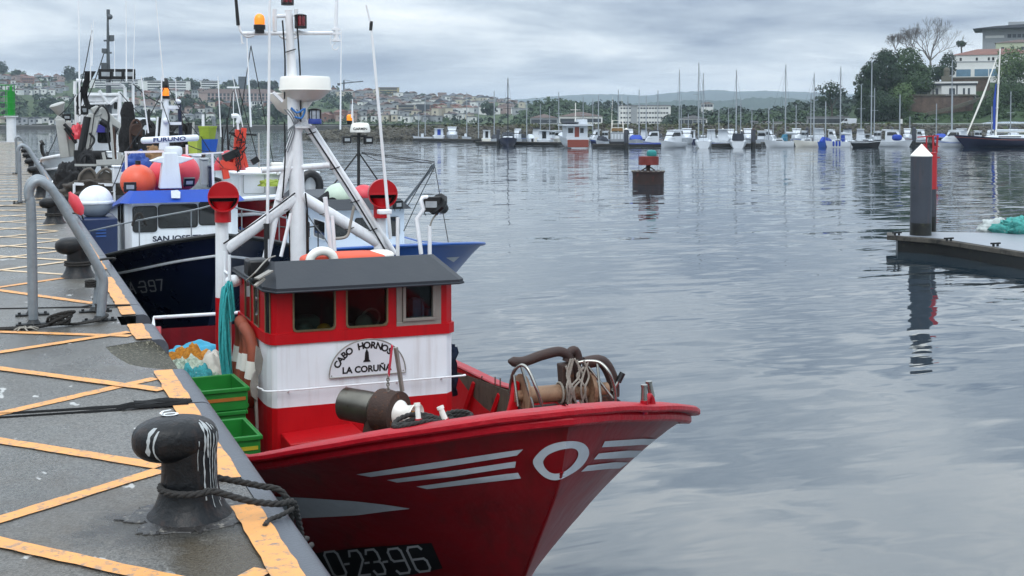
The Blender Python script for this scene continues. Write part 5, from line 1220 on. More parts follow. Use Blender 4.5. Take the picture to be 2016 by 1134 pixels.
for a, b_, ya, yb in (((712, 300), (855, 318), 25.5, 23.4), ((712, 302), (850, 322), 25.5, 23.4), ((855, 322), (885, 490), 23.4, 21.6), ((855, 330), (830, 380), 23.4, 24), ((830, 380), (795, 455), 24, 24.4), ((850, 325), (800, 410), 23.4, 24.4)): g.cyl(P(*a, y=ya), P(*b_, y=yb), .009, n=5)
g.tube(smooth_pts([P(712, 300, y=25.5), P(745, 316, y=25), P(785, 320, y=24.3), P(840, 320, y=23.5)], 4), .007, 5)
g.build('rigging', MATS['steel_dark'], LB)
for x, y, yy_, r, lab, mt in ((716, 384, 25.2, .25, 'red cone shaped float beside the seaward ventilator', 'float_red'), (668, 388, 25.0, .33, 'pale greenish globe on the grey cabin roof', 'g')):
    t = thing('float', lab, 'float', P(x, y, y=yy_)); g = MB(); g.sphere(P(x, y, y=yy_), r, 24, sc=(1, 1, .9)); g.build('ball', MATS[mt] if mt != 'g' else pm('globe_pale', 'b9c9b6', .45, var=.08), t, ang=70); g = MB(); g.cyl(P(x, y, y=yy_) + V((-.6 * r, -.7 * r, -.3 * r)), P(x, y, y=yy_) + V((-.65 * r, -.8 * r, -.3 * r)), r * .35); g.build('eyelet', MATS['black'], t)
floodlight(P(783, 403, y=24.2), .22, math.radians(25), 0, LB)
g = MB(); pts = [HL.pt(u, 0, -1, 0, .45) for u in (.5, .35, .2, .1)]; g.tube(pts, .015, 6)
for q in pts: g.cyl(q, q - V((0, 0, .45)), .012, n=6)
g.build('side_rail', MATS['steel_dark'], LB)
g = MB(); g.lathe([(.06, -.25), (.11, -.15), (.11, .15), (.06, .25)], P(640, 392, y=24.9), (1, .2, .7), 12); tag(g.build('net_roll', MATS['net_black'], loc=P(640, 392, y=24.9)), 'black rolled net lying at the port edge of the grey cabin roof', 'net')
# rusty chute between mast and cabin of the red boat
g = MB(); G = []
for px, py, w_ in ((538, 412, .05), (552, 398, .07), (572, 394, .09), (588, 406, .10), (596, 430, .10), (598, 465, .10), (598, 505, .10)):
    p = P(px, py, y=13.35); G.append([p + V((-w_, 0, -w_ * .4)), p + V((-w_ * .3, -.04, 0)), p + V((w_ * .6, 0, w_ * .3)), p + V((w_ * .6, .3, w_ * .3)), p + V((-w_, .3, -w_ * .4))])
g.grid(G); g.build('net_chute', MATS['rust'], RB, ang=50)
# ---------------- red hulled boat rafted astern of it
R2 = thing('fishing_boat', 'red hulled boat with white deckhouse and folded red crane in the second row', 'fishing boat', (6.3, 35, 0))
H2 = Hull(12, 1.85, [(0, 2.45), (1, 2.3), (3, 2.2), (12, 2.1)], [(-.7, 2.2), (0, 1.6), (1, .7), (2.4, 0)], -.6, 1.7, 5, Matrix.Translation((6.3, 29.8, 0)))
g = MB(); H2.shell(g, 36, 12); g.build('hull', MATS['hull_red'], R2, ang=30)
g = MB(); g.tube(H2.line(0), .06, 8); g.tube(H2.line(.13, 0, .02), .05, 8); g.build('rub_rail', MATS['boat_white'], R2)
z2 = lambda d: 1.8; g = MB(); H2.deck(g, z2, .05); g.build('deck', MATS['boat_grey'], R2); g = MB(); H2.bulwark(g, z2); g.build('bulwark', MATS['boat_white'], R2)
a, b_ = P(470, 395, y=33), P(622, 342, y=33); g = MB(); g.bb((a.x, 33, 1.8), (b_.x, 37, b_.z)); g.bb((a.x - .1, 32.9, b_.z), (b_.x + .1, 37.1, b_.z + .06)); g.build('deckhouse', MATS['boat_white'], R2, bevel=.02)
win_part(R2, (P(500, 365, y=33).x, 33, P(500, 362, y=33).z), .55, .5, (0, -1, 0), MATS['boat_grey'], mat=MATS['boat_white'])
for px, py in ((570, 372), (611, 366)):
    t = thing('tyre_fender', 'black tyre hanging on the white deckhouse, %s of the red boat mast' % ('left' if px < 590 else 'right'), 'tyre', P(px, py, y=32.9)); c = P(px, py, y=32.85); g = MB(); g.tube([c + V((.26 * math.cos(q), 0, .34 * math.sin(q))) for q in [2 * math.pi * k / 20 for k in range(20)]], .11, 10, closed=True); g.build('tyre', MATS['black'], t, ang=60)
Y2 = 32.2; p2 = lambda x, y: P(x, y, y=Y2)
g = MB()
for a, b_, w_ in (((462, 330), (468, 255), .13), ((474, 330), (480, 252), .13), ((468, 258), (486, 330), .09), ((440, 320), (446, 352), .16), ((455, 300), (478, 318), .12), ((432, 322), (470, 330), .2)): g.bar(p2(*a), p2(*b_), w_, w_)
cr = g.build('knuckle_crane', MATS['crane_red'], R2, bevel=.01)
g = MB(); random.seed(4)
for k in range(11):
    x = 472 + random.uniform(-16, 18); y = 250 + random.uniform(-8, 70)
    g.tube(smooth_pts([P(x, y, y=Y2 - .2), P(x + random.uniform(-13, 13), y - random.uniform(-5, 12), y=Y2 - .25), P(x + random.uniform(-12, 12), y + random.uniform(5, 25), y=Y2 - .2), P(470 + random.uniform(-8, 8), y + 25, y=Y2 - .1)], 4), .013, 5)
g.bar(p2(440, 312), p2(470, 298), .2, .2); g.bar(p2(495, 320), p2(508, 312), .16, .16); g.bar(p2(450, 262), p2(505, 266), .05, .05); g.build('hydraulic_hose', MATS['black'], cr)
lump('float_heap', MATS['float_red'], P(452, 335, y=32.6), (.42, .3, .5), 'coral red float bag at the foot of the folded crane', 'float', 12, .12)
for a, b_, r_ in (((494, 250), (486, 75), .03), ((435, 270), (429, 150), .02), ((478, 250), (458, 150), .015), ((460, 250), (459, 170), .012)): whip(R2, a, b_, Y2, r_)
g = MB(); g.bar(p2(447, 172), p2(471, 172), .04, .04); g.build('crosstree', MATS['white_tube'], R2); g = MB(); g.tube(smooth_pts([p2(456, 229), p2(466, 228), p2(470, 234), p2(468, 242)], 4), .06); g.cyl(p2(468, 240), p2(470, 275), .03); g.build('mast', MATS['white_tube'], R2)
g = MB(); g.bar(p2(416, 232), p2(424, 232), .12, .08); g.tube([p2(420, 233), p2(425, 268), p2(436, 320)], .05, 6); g.build('davit', MATS['galv'], R2)
g = MB(); g.box(p2(545, 327), (.3, .25, .2)); g.cyl(p2(545, 330), p2(548, 345), .04); g.build('floodlight', MATS['radome'], R2, bevel=.03)
lump('tarpaulin', MATS['lime'], P(535, 366, y=32.6), (.35, .3, .18), 'lime green plastic heap on the red hulled boat foredeck', 'tarpaulin', 13, .3)
# ---------------- white trawler with gantry and cranes, moored ahead along the quay
TR = thing('trawler', 'white trawler with lamp gantry, grey crane and black nets moored along the quay', 'trawler', (3.4, 42, 0))
HT = Hull(22, 2.1, [(0, 2.9), (1, 2.7), (3, 2.4), (8, 2.1), (22, 2.3)], [(-.7, 2.6), (0, 1.9), (1, 1), (2.9, 0)], -.6, 2.2, 6.5, Matrix.Translation((3.55, 34, 0)))
g = MB(); HT.shell(g, 36, 12); g.build('hull', MATS['boat_white'], TR, ang=30); z3 = lambda d: 1.7
g = MB(); HT.deck(g, z3, .05); g.build('deck', MATS['boat_grey'], TR); g = MB(); HT.bulwark(g, z3); g.build('bulwark', MATS['boat_grey'], TR); g = MB(); g.tube(HT.line(0), .06, 8); g.build('cap_rail', MATS['steel_dark'], TR)
YT_ = 40.0; p3 = lambda x, y, yy=YT_: P(x, y, y=yy)
a, b_ = p3(186, 330), p3(300, 238); g = MB(); g.bb((a.x, YT_ + .6, 1.7), (b_.x, YT_ + 6, b_.z)); g.bb((a.x - .15, YT_ + .4, b_.z), (b_.x + .15, YT_ + 6.2, b_.z + .1)); g.build('wheelhouse', MATS['boat_white'], TR, bevel=.03)
a2, b2 = p3(170, 222, 41.5), p3(240, 190, 41.5); g = MB(); g.bb((a2.x, 41.5, b_.z), (b2.x, 44, b2.z)); g.bb((a2.x - .15, 41.3, b2.z), (b2.x + .15, 44.2, b2.z + .12)); g.build('upper_bridge', MATS['boat_grey'], TR, bevel=.03)
for k in range(4):
    c = p3(180 + 17 * k, 205, 41.5); win_part(TR, (c.x, 41.5, c.z), .2, .3, (0, -1, 0))
for k in range(3):
    c = p3(205 + 34 * k, 268, YT_ + .6); win_part(TR, (c.x, YT_ + .6, c.z), .36, .4, (0, -1, 0))
g = MB(); c = p3(195, 253, YT_ + .55); g.box(c, (.5, .04, .24)); g.build('sign_board', pm('sign_violet', '4a46a8', .5), TR)
g = MB()
for a, b_, r_ in (((150, 188), (236, 186), .05), ((150, 230), (236, 226), .04), ((152, 205), (222, 203), .035), ((150, 185), (152, 300), .06), ((236, 180), (232, 300), .06), ((168, 182), (170, 300), .05), ((207, 165), (235, 165), .04), ((235, 165), (246, 172), .04), ((246, 172), (248, 290), .05), ((262, 160), (262, 285), .045), ((195, 178), (213, 205), .05), ((232, 192), (216, 205), .05), ((150, 158), (180, 160), .05), ((148, 160), (147, 185), .05), ((162, 200), (162, 250), .05)):
    g.cyl(p3(*a), p3(*b_), r_, n=8)
g.box(p3(203, 196, 40.3), (1.5, .5, .14)); g.build('gantry', MATS['white_tube'], TR)
g = MB(); g.tube([p3(214, 260, 40.5), p3(214, 190, 40.5), p3(213, 120, 40.5), p3(212, 22, 40.5)], [.12, .09, .055, .03], 10); g.box(p3(213, 25, 40.5), (.1, .1, .2)); g.sphere(p3(216, 33, 40.5), .09); g.box(p3(220, 75, 40.5), (.14, .14, .18)); g.box(p3(205, 100, 40.5), (.14, .14, .14)); g.box(p3(205, 130, 40.5), (.18, .18, .2)); g.bar(p3(204, 104, 40.5), p3(220, 104, 40.5), .05, .05); g.bar(p3(204, 80, 40.5), p3(222, 80, 40.5), .05, .05); g.build('mast', pm('mast_grey', '565c60', .5, metal=.3, var=.2), TR)
for px in (207, 230, 253): floodlight(p3(px, 146, 39.8), .40, math.radians(5), 0, TR)
for px, py, s_ in ((162, 217, .34), (131, 231, .24)): floodlight(p3(px, py, 39.5), s_, math.radians(15), 0, TR)
g = MB(); g.lathe([(.08, -.2), (.16, .0), (.24, .16), (.2, .2), (.0001, .2)], p3(116, 216, 39.6), (-.3, -.1, .9), 14); g.cyl(p3(116, 222, 39.6), p3(122, 260, 39.6), .05); g.build('search_lamp', MATS['crane_grey'], TR, ang=40)
# cranes
g = MB(); g.bar(p3(186, 225, 38.8), p3(166, 300, 38.8), .42, .34); g.bar(p3(183, 222, 38.8), p3(196, 216, 38.8), .5, .3); g.bar(p3(194, 216, 38.8), p3(243, 262, 38.8), .36, .3); g.cyl(p3(168, 290, 38.8), p3(170, 345, 38.8), .22, n=12); cr = g.build('knuckle_crane', MATS['crane_grey'], TR, bevel=.03)
g = MB(); g.cyl(p3(172, 230, 38.6), p3(156, 318, 38.6), .11, n=10); g.cyl(p3(198, 238, 38.6), p3(231, 258, 38.6), .10, n=10); g.tube(smooth_pts([p3(186, 225, 38.5), p3(200, 208, 38.5), p3(214, 225, 38.5), p3(212, 260, 38.5), p3(218, 300, 38.5)], 5), .035, 6); g.tube(smooth_pts([p3(176, 262, 38.5), p3(186, 275, 38.5), p3(176, 292, 38.5), p3(165, 300, 38.5)], 5), .035, 6); g.box(p3(163, 312, 38.6), (.5, .3, .5)); g.build('hydraulic_ram', MATS['black'], cr)
g = MB(); g.bar(p3(118, 235, 39.2), p3(128, 310, 39.2), .30, .26); g.bar(p3(132, 240, 39.3), p3(142, 308, 39.3), .26, .22); g.bar(p3(112, 234, 39.2), p3(150, 278, 39.2), .1, .1); g.bar(p3(110, 232, 39.2), p3(124, 240, 39.2), .22, .18); g.build('davit_crane', MATS['crane_grey'], TR, bevel=.02)
g = MB(); g.cyl(p3(126, 244, 38.9), p3(152, 270, 38.9), .05); g.cyl(p3(128, 252, 38.9), p3(150, 282, 38.9), .05); g.build('crane_ram', MATS['black'], TR)
lump('flag_bundle', MATS['float_red'], p3(153, 274, 39), (.22, .2, .45), 'bright red rolled flag beside the grey crane', 'flag', 14, .4)
# hanging black nets, sheaves and gear forest
random.seed(14)
for px, y0, y1, w_, lab in ((252, 200, 300, .22, 'tall bundle of black nets hanging behind the trawler crane'), (300, 252, 300, .22, 'black net heap under the blue rolled tarp'), (345, 262, 300, .22, 'black net heap at the foot of the white mast'), (318, 232, 298, .14, 'narrow black net column left of the white mast')):
    g = MB(); n = 22; G = []
    for j in range(n):
        u = 2 * math.pi * j / n; row = []
        for i in range(14):
            f_ = i / 13; p = p3(px, lerp(y0, y1, f_), 31.5); e = w_ * (.35 + .75 * f_ ** .5) * (1 + .5 * mnoise.noise(V((math.cos(u) * 1.5, math.sin(u) * 1.5 + px, f_ * 5))))
            row.append(p + V((e * math.cos(u), e * .7 * math.sin(u), 0)))
        G.append(row)
    g.grid(G, closed_u=True); tag(g.build('fishing_net', MATS['net_black'], loc=p3(px, y1, 31.5), ang=80), lab, 'net')
g = MB(); c = p3(268, 256, 31); g.lathe([(.04, -.05), (.14, -.06), (.16, -.03), (.13, 0), (.16, .03), (.14, .06), (.04, .05)], c, (.1, -1, 0), 22); g.tube(smooth_pts([p3(258, 292, 31), p3(258, 250, 31), p3(268, 236, 31), p3(277, 250, 31), p3(277, 292, 31)], 5), .035); g.bar(p3(262, 300, 31), p3(275, 300, 31), .3, .1); tag(g.build('net_sheave', MATS['rust'], loc=c, ang=40), 'weathered grey net sheave beside the black nets', 'sheave')
g = MB()
for a, b_, w_ in (((262, 300), (264, 370), .12), ((244, 305), (246, 378), .1), ((235, 300), (238, 372), .08), ((203, 300), (215, 360), .07), ((190, 320), (244, 318), .12), ((218, 240), (225, 330), .05), ((232, 330), (236, 378), .07), ((147, 325), (224, 325), .05)): g.bar(P(*a, y=30), P(*b_, y=30), w_, w_)
g.build('gallows', MATS['crane_grey'], TR)
g = MB()
for cx_ in (178, 212):
    g.tube(smooth_pts([P(cx_ - 24, 366, y=29), P(cx_ - 20, 345, y=29), P(cx_ - 6, 333, y=29), P(cx_ + 6, 338, y=29), P(cx_ + 18, 364, y=29)], 5), .035, 8)
    g.add([P(cx_ - 22, 366, y=29.05), P(cx_ - 18, 346, y=29.05), P(cx_ - 6, 336, y=29.05), P(cx_ + 5, 341, y=29.05), P(cx_ + 17, 366, y=29.05)] + [P(cx_ - 22, 366, y=29.09), P(cx_ - 18, 346, y=29.09), P(cx_ - 6, 336, y=29.09), P(cx_ + 5, 341, y=29.09), P(cx_ + 17, 366, y=29.09)], [(0, 1, 2, 3, 4), (9, 8, 7, 6, 5), (0, 5, 6, 1), (1, 6, 7, 2), (2, 7, 8, 3), (3, 8, 9, 4)])
g.build('trawl_gate', pm('gate_grey', '5c564e', .7, var=.3, scale=5), TR, ang=40)
g = MB(); g.bar(P(146, 362, y=28.6), P(226, 364, y=28.6), .05, .06); g.bar(P(146, 380, y=28.6), P(226, 378, y=28.6), .03, .03)
for px in (146, 186, 225): g.cyl(P(px, 362, y=28.6), P(px, 400, y=28.6), .03)
g.build('stern_rail', MATS['white_tube'], TR)
lump('gear_heap', pm('gear_dark', '3b352f', .85, var=.5, scale=10, bump=.02, bscale=20), P(185, 384, y=29), (.75, .6, .36), 'dark jumble of trawl gear behind the white globe buoy', 'gear', 15, .4)
lump('gear_heap', MATS['net_black'], P(135, 372, y=31), (.36, .5, .6), 'black cable heap inside the white dinghy stern', 'gear', 16, .4)
# white dinghy, skiff
DN = thing('dinghy', 'white dinghy with rounded stern lying between quay and trawl gear', 'dinghy', (1.75, 33, 0))
HD = Hull(4.6, .72, [(0, 2.75), (1, 2.62), (4.6, 2.55)], [(0, 1), (1.6, .5), (2.75, 0)], 1.5, 1.1, 2.4, Matrix.Translation((1.72, 31, .1)))
g = MB(); HD.shell(g, 24, 10); g.build('hull', MATS['boat_white'], DN, ang=30); g = MB(); HD.bulwark(g, lambda d: 2.2); HD.deck(g, lambda d: 2.3, .05, 12); g.build('inner_skin', MATS['boat_white'], DN); g = MB(); g.tube(HD.line(0), .05, 8); g.build('gunwale', MATS['white_tube'], DN)
SK = thing('skiff', 'white fishing skiff with open bow and dark red bottom at the quay end', 'skiff', (2.2, 52, 0))
HK = Hull(9, 1.5, [(0, 3.15), (1, 2.95), (3, 2.7), (9, 2.5)], [(-.7, 2.0), (0, 1.4), (1.5, .5), (3.15, 0)], -.6, 1.6, 4, Matrix.Translation((2.55, 47, 0)))
g = MB(); HK.shell(g, 30, 12); g.build('hull', [MATS['boat_white']], SK, ang=30); g = MB(); HK.bulwark(g, lambda d: 1.9); HK.deck(g, lambda d: 1.95, .05, 12); g.build('inner_skin', MATS['boat_white'], SK); g = MB(); g.tube(HK.line(0), .06, 8); g.tube(HK.line(.12, 0, .02), .05, 8); g.build('gunwale', MATS['white_tube'], SK)
g = MB(); HK.shell(g, 30, 6, .55, 1); g.v = [tuple(V(v) + V((0, -.02, -.01))) for v in g.v]; g.build('bottom_paint', pm('antifoul', '6a2226', .6, var=.2), SK, ang=30)
g = MB(); g.tube(smooth_pts([P(82, 285, y=48), P(84, 300, y=48.2), P(90, 308, y=48.4), P(94, 300, y=48.5)], 4), .07); g.cyl(P(80, 283, y=48), P(86, 280, y=48), .12); g.build('anchor', MATS['black'], SK)
# slender antennas of the farther boats
for a, b_, y, r_ in (((157, 240), (155, -10), 39, .035), ((178, 160), (180, 48), 39, .02), ((181, 130), (184, 40), 39, .02), ((249, 160), (248, -10), 39, .025), ((262, 160), (266, 10), 39, .015), ((226, 150), (225, 80), 39, .015)): whip(TR, a, b_, y, r_)
g = MB(); random.seed(77)
for px, py, L_ in ((176, 140, 1.1), (164, 170, .9)):
    G = []; top = p3(px, py, 39)
    for i in range(10):
        f_ = i / 9; G.append([top + V((-.12 * math.sin(3 * f_) + .10 * math.sin(k * 2 + 5 * f_) * .5 + (k - 2) * .07 * (1 - .6 * f_), .06 * math.sin(k * 2.4 + f_ * 4), -L_ * f_ + .1 * (k % 2) * f_)) for k in range(5)])
    g.grid(G)
tag(g.build('furled_flag', MATS['net_black'], loc=p3(170, 150, 39), ang=30), 'dark ragged flags flying from the trawler gantry', 'flag')

# ---------------- more of the tangle: wires, drums, boxes and poles on the farther boats
random.seed(121)
for a, b_, y in (((181, 60), (152, 190), 39.3), ((150, 186), (112, 232), 39.4), ((236, 182), (300, 240), 39.6), ((186, 222), (168, 330), 38.5), ((120, 240), (96, 300), 41), ((240, 262), (262, 330), 36), ((262, 165), (320, 205), 34), ((205, 104), (160, 216), 39)):
    g = MB(); p0, p1 = P(*a, y=y), P(*b_, y=y); g.tube(smooth_pts([p0, p0.lerp(p1, .5) - V((0, 0, .08 * (p1 - p0).length)), p1], 5), .014, 4); g.build('rigging_wire', MATS['steel_dark'], TR)
for a, b_, y in (((327, 165), (248, 298), 25.9), ((327, 165), (392, 268), 25.9), ((318, 200), (350, 280), 25.8), ((395, 268), (440, 330), 25.5), ((248, 300), (210, 392), 24.5), ((368, 285), (425, 300), 25)):
    g = MB(); p0, p1 = P(*a, y=y), P(*b_, y=y); g.tube(smooth_pts([p0, p0.lerp(p1, .5) - V((0, 0, .06 * (p1 - p0).length)), p1], 5), .009, 4); g.build('rigging_wire', MATS['steel_dark'], SJ)
for a, b_ in (((494, 90), (470, 250)), ((494, 90), (540, 330)), ((460, 175), (432, 320)), ((470, 174), (508, 315))):
    g = MB(); g.cyl(P(*a, y=32.2), P(*b_, y=32.2), .012, n=4); g.build('rigging_wire', MATS['steel_dark'], R2)
for px, py, w_, h_, y, mt, nm in ((288, 322, 26, 22, 27.6, 'boat_grey', 'deck_box'), (232, 345, 20, 30, 28.4, 'boat_white', 'deck_box'), (262, 335, 14, 40, 28, 'gate_grey', 'vent_trunk'), (386, 330, 16, 44, 27.4, 'boat_white', 'vent_trunk'), (402, 340, 14, 50, 27, 'boat_grey', 'vent_trunk'), (414, 350, 10, 40, 26.8, 'navy', 'vent_trunk'), (300, 300, 18, 16, 29, 'crate_brown', 'deck_box'), (222, 310, 22, 18, 37, 'boat_white', 'deck_box'), (280, 290, 14, 34, 33, 'crane_grey', 'winch_post'), (336, 285, 10, 46, 30, 'steel_dark', 'winch_post'), (372, 270, 9, 50, 30, 'steel_dark', 'winch_post')):
    c = P(px, py, y=y); s_ = y * .95 / F; g = MB(); g.box(c, (w_ * s_, .35, h_ * s_)); g.box(c + V((0, 0, h_ * s_ / 2 + .03)), (w_ * s_ * 1.1, .4, .05)); g.build(nm, MATS[mt], TR if y > 27.8 else SJ, bevel=.02)
for px, py, r, y, ang_ in ((232, 318, .30, 37, .2), (310, 285, .22, 31, .5), (365, 300, .2, 29, -.4), (196, 306, .24, 37.5, .1)):
    c = P(px, py, y=y); g = MB(); ax_ = V((1, ang_, 0)); g.lathe([(.05, -.42), (r, -.42), (r, -.38), (r * .6, -.36), (r * .62, .36), (r, .38), (r, .42), (.05, .42)], c, ax_, 18); g.build('winch_drum', MATS['rust'] if px % 2 else MATS['net_black'], TR, ang=35)
for px, y0_, y1_, y, r_ in ((228, 250, 345, 34, .05), (245, 240, 330, 36, .04), (292, 215, 300, 32, .05), (306, 230, 300, 31, .035), (332, 232, 300, 31, .04), (360, 220, 300, 30, .05), (378, 240, 310, 29, .035), (400, 225, 300, 33, .05), (438, 250, 330, 33, .035), (450, 232, 300, 33, .03), (510, 262, 330, 33, .03)):
    g = MB(); g.cyl(P(px, y1_, y=y), P(px + random.uniform(-5, 5), y0_, y=y), r_, r_ * .7, 7); g.build('deck_pole', MATS[random.choice(('crane_grey', 'steel_dark', 'white_tube', 'rust'))], TR if px < 395 else R2)
for px, py, y, lab in ((288, 262, 32, 'black cable coil hung left of the white radar pylon mast'), (352, 268, 30, 'black cable coil hung right of the pylon mast'), (170, 322, 36, 'black hose coil at the foot of the grey crane')):
    g = MB(); c = P(px, py, y=y)
    for k in range(6): g.tube([c + V(((.16 + .02 * k) * math.cos(q + k), .05 * k - .1, (.24 + .02 * k) * math.sin(q + k))) for q in [j * .52 for j in range(12)]], .03, 5)
    tag(g.build('cable_coil', MATS['net_black'], loc=c, ang=60), lab, 'cable')
# ================================================================== floating things in the middle distance
MATS['pile'] = pm('steel_pile', '363b44', .6, var=.2, scale=1.5, dirt=('24262a', .35, 2), streak=('6a4a3a', .3, 5), bump=.004)
MATS['pile_wet'] = pm('pile_wet', '141512', .4, var=.3, scale=3, dirt=('33331f', .38, 5))
MATS['rust_buoy'] = pm('rust_buoy', '2a1814', .7, var=.4, scale=2.5, dirt=('5a2018', .36, 2), bump=.01, bscale=8)
MATS['rust_red'] = pm('rust_red', '6e221a', .6, var=.3, scale=3, dirt=('4a2018', .35, 3))
MATS['mark_red'] = pm('mark_red', 'a81c24', .5, var=.12, scale=2, dirt=('8c2a2a', .25, 3))
MATS['pont_wood'] = pm('pontoon_wood', '4a463f', .8, var=.3, scale=2, dirt=('1f1d1a', .45, 2.5), bump=.01, bscale=9)
MATS['pont_deck'] = pm('pontoon_deck', '7c828a', .35, var=.12, scale=1.2, dirt=('a9b0b8', .3, 1.5))
# big channel pile standing by the pontoon
def pile(px, py, wpx, top, cone, label, dep=None, capc='radome', group='mooring piles'):
    p = P(px, py, z=0); d = p.x * _s + p.y * _c; r = wpx / 2 * d / F
    zt = EYE + (238 - top) * d / F
    t = thing('mooring_pile', label, 'pile', (p.x, p.y, 0), group)
    zc = zt - cone * d / F
    g = MB(); g.cyl((p.x, p.y, -2), (p.x, p.y, zc), r, n=26); g.build('shaft', MATS['pile'], t, ang=60)
    g = MB(); g.cyl((p.x, p.y, -.5), (p.x, p.y, min(1.0, zc * .3)), r * 1.012, n=26); g.build('tide_band', MATS['pile_wet'], t, ang=60)
    g = MB(); g.lathe([(r * 1.03, 0), (r * 1.04, (zt - zc) * .08), (.001, zt - zc)], (p.x, p.y, zc + .003), n=26); g.build('cap', MATS[capc], t, ang=30)
    return t
pile(1812, 494, 41, 283, 25, 'large dark steel pile with white conical cap rising through the grey pontoon')
t = pile(1827, 478, 30, 300, 3, 'second dark pile half hidden behind the white capped one', capc='pile')
p = P(1827, 478, z=0); g = MB(); d = p.x * _s + p.y * _c; r = 15.3 * d / F; g.cyl((p.x, p.y, EYE + (238 - 372) * d / F), (p.x, p.y, EYE + (238 - 300) * d / F), r, n=24); g.build('red_band', MATS['mark_red'], t, ang=60)
# red lattice channel mark
p = P(1838, 330, z=0); d = p.x * _s + p.y * _c; s_ = d / F
t = thing('channel_mark', 'red lattice channel mark behind the white capped pile', 'navigation mark', (p.x, p.y, 0))
at = lambda x, y, o=0: P(x, y, d=d + o)
g = MB(); g.cyl((p.x, p.y, -1), at(1838, 318), 5 * s_, n=14); g.build('float_base', MATS['mark_red'], t)
g = MB()
for a, b_, w_ in (((1842, 318), (1846, 268), 4), ((1838, 322), (1837, 268), 4), ((1818, 284), (1842, 322), 6), ((1806, 270), (1848, 267), 3), ((1824, 268), (1824, 290), 3), ((1838, 290), (1848, 288), 3), ((1834, 310), (1850, 310), 4), ((1838, 300), (1846, 285), 2), ((1838, 285), (1846, 300), 2)): g.bar(at(*a), at(*b_), w_ * s_ * .7, w_ * s_ * .7)
g.build('lattice', MATS['mark_red'], t)
# mooring buoy
p = P(1276, 362, z=0); d = p.x * _s + p.y * _c; s_ = d / F
t = thing('mooring_buoy', 'rusty drum mooring buoy with a red platform and teal gear floating in open water', 'buoy', (p.x, p.y, 0))
r = 31 * s_; zb = EYE + (238 - 338) * s_ ; g = MB(); g.lathe([(r, -.5), (r * 1.0, .15), (r * .985, .4), (r, zb - .06), (r * 1.06, zb - .05), (r * 1.06, zb + .04), (r * .9, zb + .06), (.001, zb + .1)], p, n=40); g.build('drum', MATS['rust_buoy'], t, ang=35)
g = MB()
for k in range(18): q = 2 * math.pi * k / 18; g.box((p.x + r * 1.02 * math.cos(q), p.y + r * 1.02 * math.sin(q), zb + .06), (.12, .12, .05), q)
g.build('deck_lip', pm('pale_wood', '8d8a80', .7, var=.4, scale=3), t)
z1 = EYE + (238 - 325) * s_; z2 = EYE + (238 - 308) * s_
g = MB(); g.cyl((p.x, p.y, zb), (p.x, p.y, z1), .14); g.bar((p.x - .5, p.y, zb + .1), (p.x + .2, p.y, z1), .07, .07); g.bar((p.x + .5, p.y, zb + .1), (p.x - .1, p.y, z1), .07, .07); g.build('stand', MATS['rust'], t)
c = P(1277, 316, d=d); g = MB(); g.lathe([(.001, z1), (20 * s_, z1 + .02), (20 * s_, z1 + (z2 - z1) * .4), (20 * s_, z2), (.001, z2 + .04)], (c.x, c.y, 0), n=30); g.build('platform', MATS['rust_red'], t, ang=30)
g = MB(); superell(g, P(1283, 303, d=d), .32, .3, .28, .7, .7); tag(g.build('gear_bundle', pm('teal_gear', '0f7a78', .6, var=.2, scale=4), loc=P(1283, 303, d=d), ang=60), 'teal bundle sitting on top of the rusty mooring buoy', 'bundle')
# near pontoon with net heap
t = thing('floating_pontoon', 'timber edged grey pontoon jutting in from the right by the big pile', 'pontoon', (28, 32, 0))
zt = .52; A = P(1746, 462, z=zt); B = P(2016, 500, z=zt); C = P(2080, 508, z=zt); D = P(2080, 452, z=zt); E_ = P(1765, 456, z=zt)
def slab(mb, poly, z0, z1): 
    n = len(poly); mb.add([V((q.x, q.y, z0)) for q in poly] + [V((q.x, q.y, z1)) for q in poly], [tuple(range(n))[::-1], tuple(range(n, 2 * n))] + [(i, (i + 1) % n, n + (i + 1) % n, n + i) for i in range(n)])
front = [P(1746, 474, z=zt), P(1835, 482, z=zt) , P(2016, 516, z=zt), P(2200, 552, z=zt)]; back = [P(2200, 462, z=zt), P(2016, 456, z=zt), P(1850, 460, z=zt), P(1746, 460, z=zt)]
front = [P(1746, 463, z=zt), P(1840, 470, z=zt), P(2016, 497, z=zt), P(2300, 545, z=zt)]; back = [P(2300, 462, z=zt), P(2016, 458, z=zt), P(1840, 456, z=zt), P(1746, 457, z=zt)]
g = MB(); slab(g, front + back, zt - .16, zt - .003); g.build('timber_frame', MATS['pont_wood'], t, bevel=.02)
ins = [q.lerp((front[1] + back[2]) / 2 if i in (0, 7) else q, .3) for i, q in enumerate(front + back)]
g = MB(); cen = sum(front + back, V()) / 8
pl = [q + (cen - q).normalized() * .25 for q in front + back]; g.add([V((q.x, q.y, zt + .008)) for q in pl], [tuple(range(8))]); g.build('deck', MATS['pont_deck'], t, ang=0)
g = MB(); slab(g, [q + (cen - q).normalized() * .35 for q in front + back], -.3, zt - .162); g.build('float', MATS['pile_wet'], t)
for px in (1766, 1868, 1960):
    c = P(px, 461 + (px - 1766) * .11, z=zt + .05); g = MB(); g.bar(c + V((-.18, 0, .05)), c + V((.18, 0, .05)), .05, .05); g.bar(c + V((-.08, 0, -.04)), c + V((-.08, 0, .05)), .05, .05); g.bar(c + V((.08, 0, -.04)), c + V((.08, 0, .05)), .05, .05); g.build('cleat', MATS['steel_dark'], t)
c = P(2010, 458, z=zt); lump('fishing_net', pm('net_sea', '3f8f88', .9, var=.5, scale=9, dirt=('b9c4bc', .35, 6), bump=.03, bscale=14), (c.x + .2, c.y, zt), (1.0, .8, .52), 'turquoise net heap piled on the grey pontoon at right', 'net', 22, .3, ridges=.3)
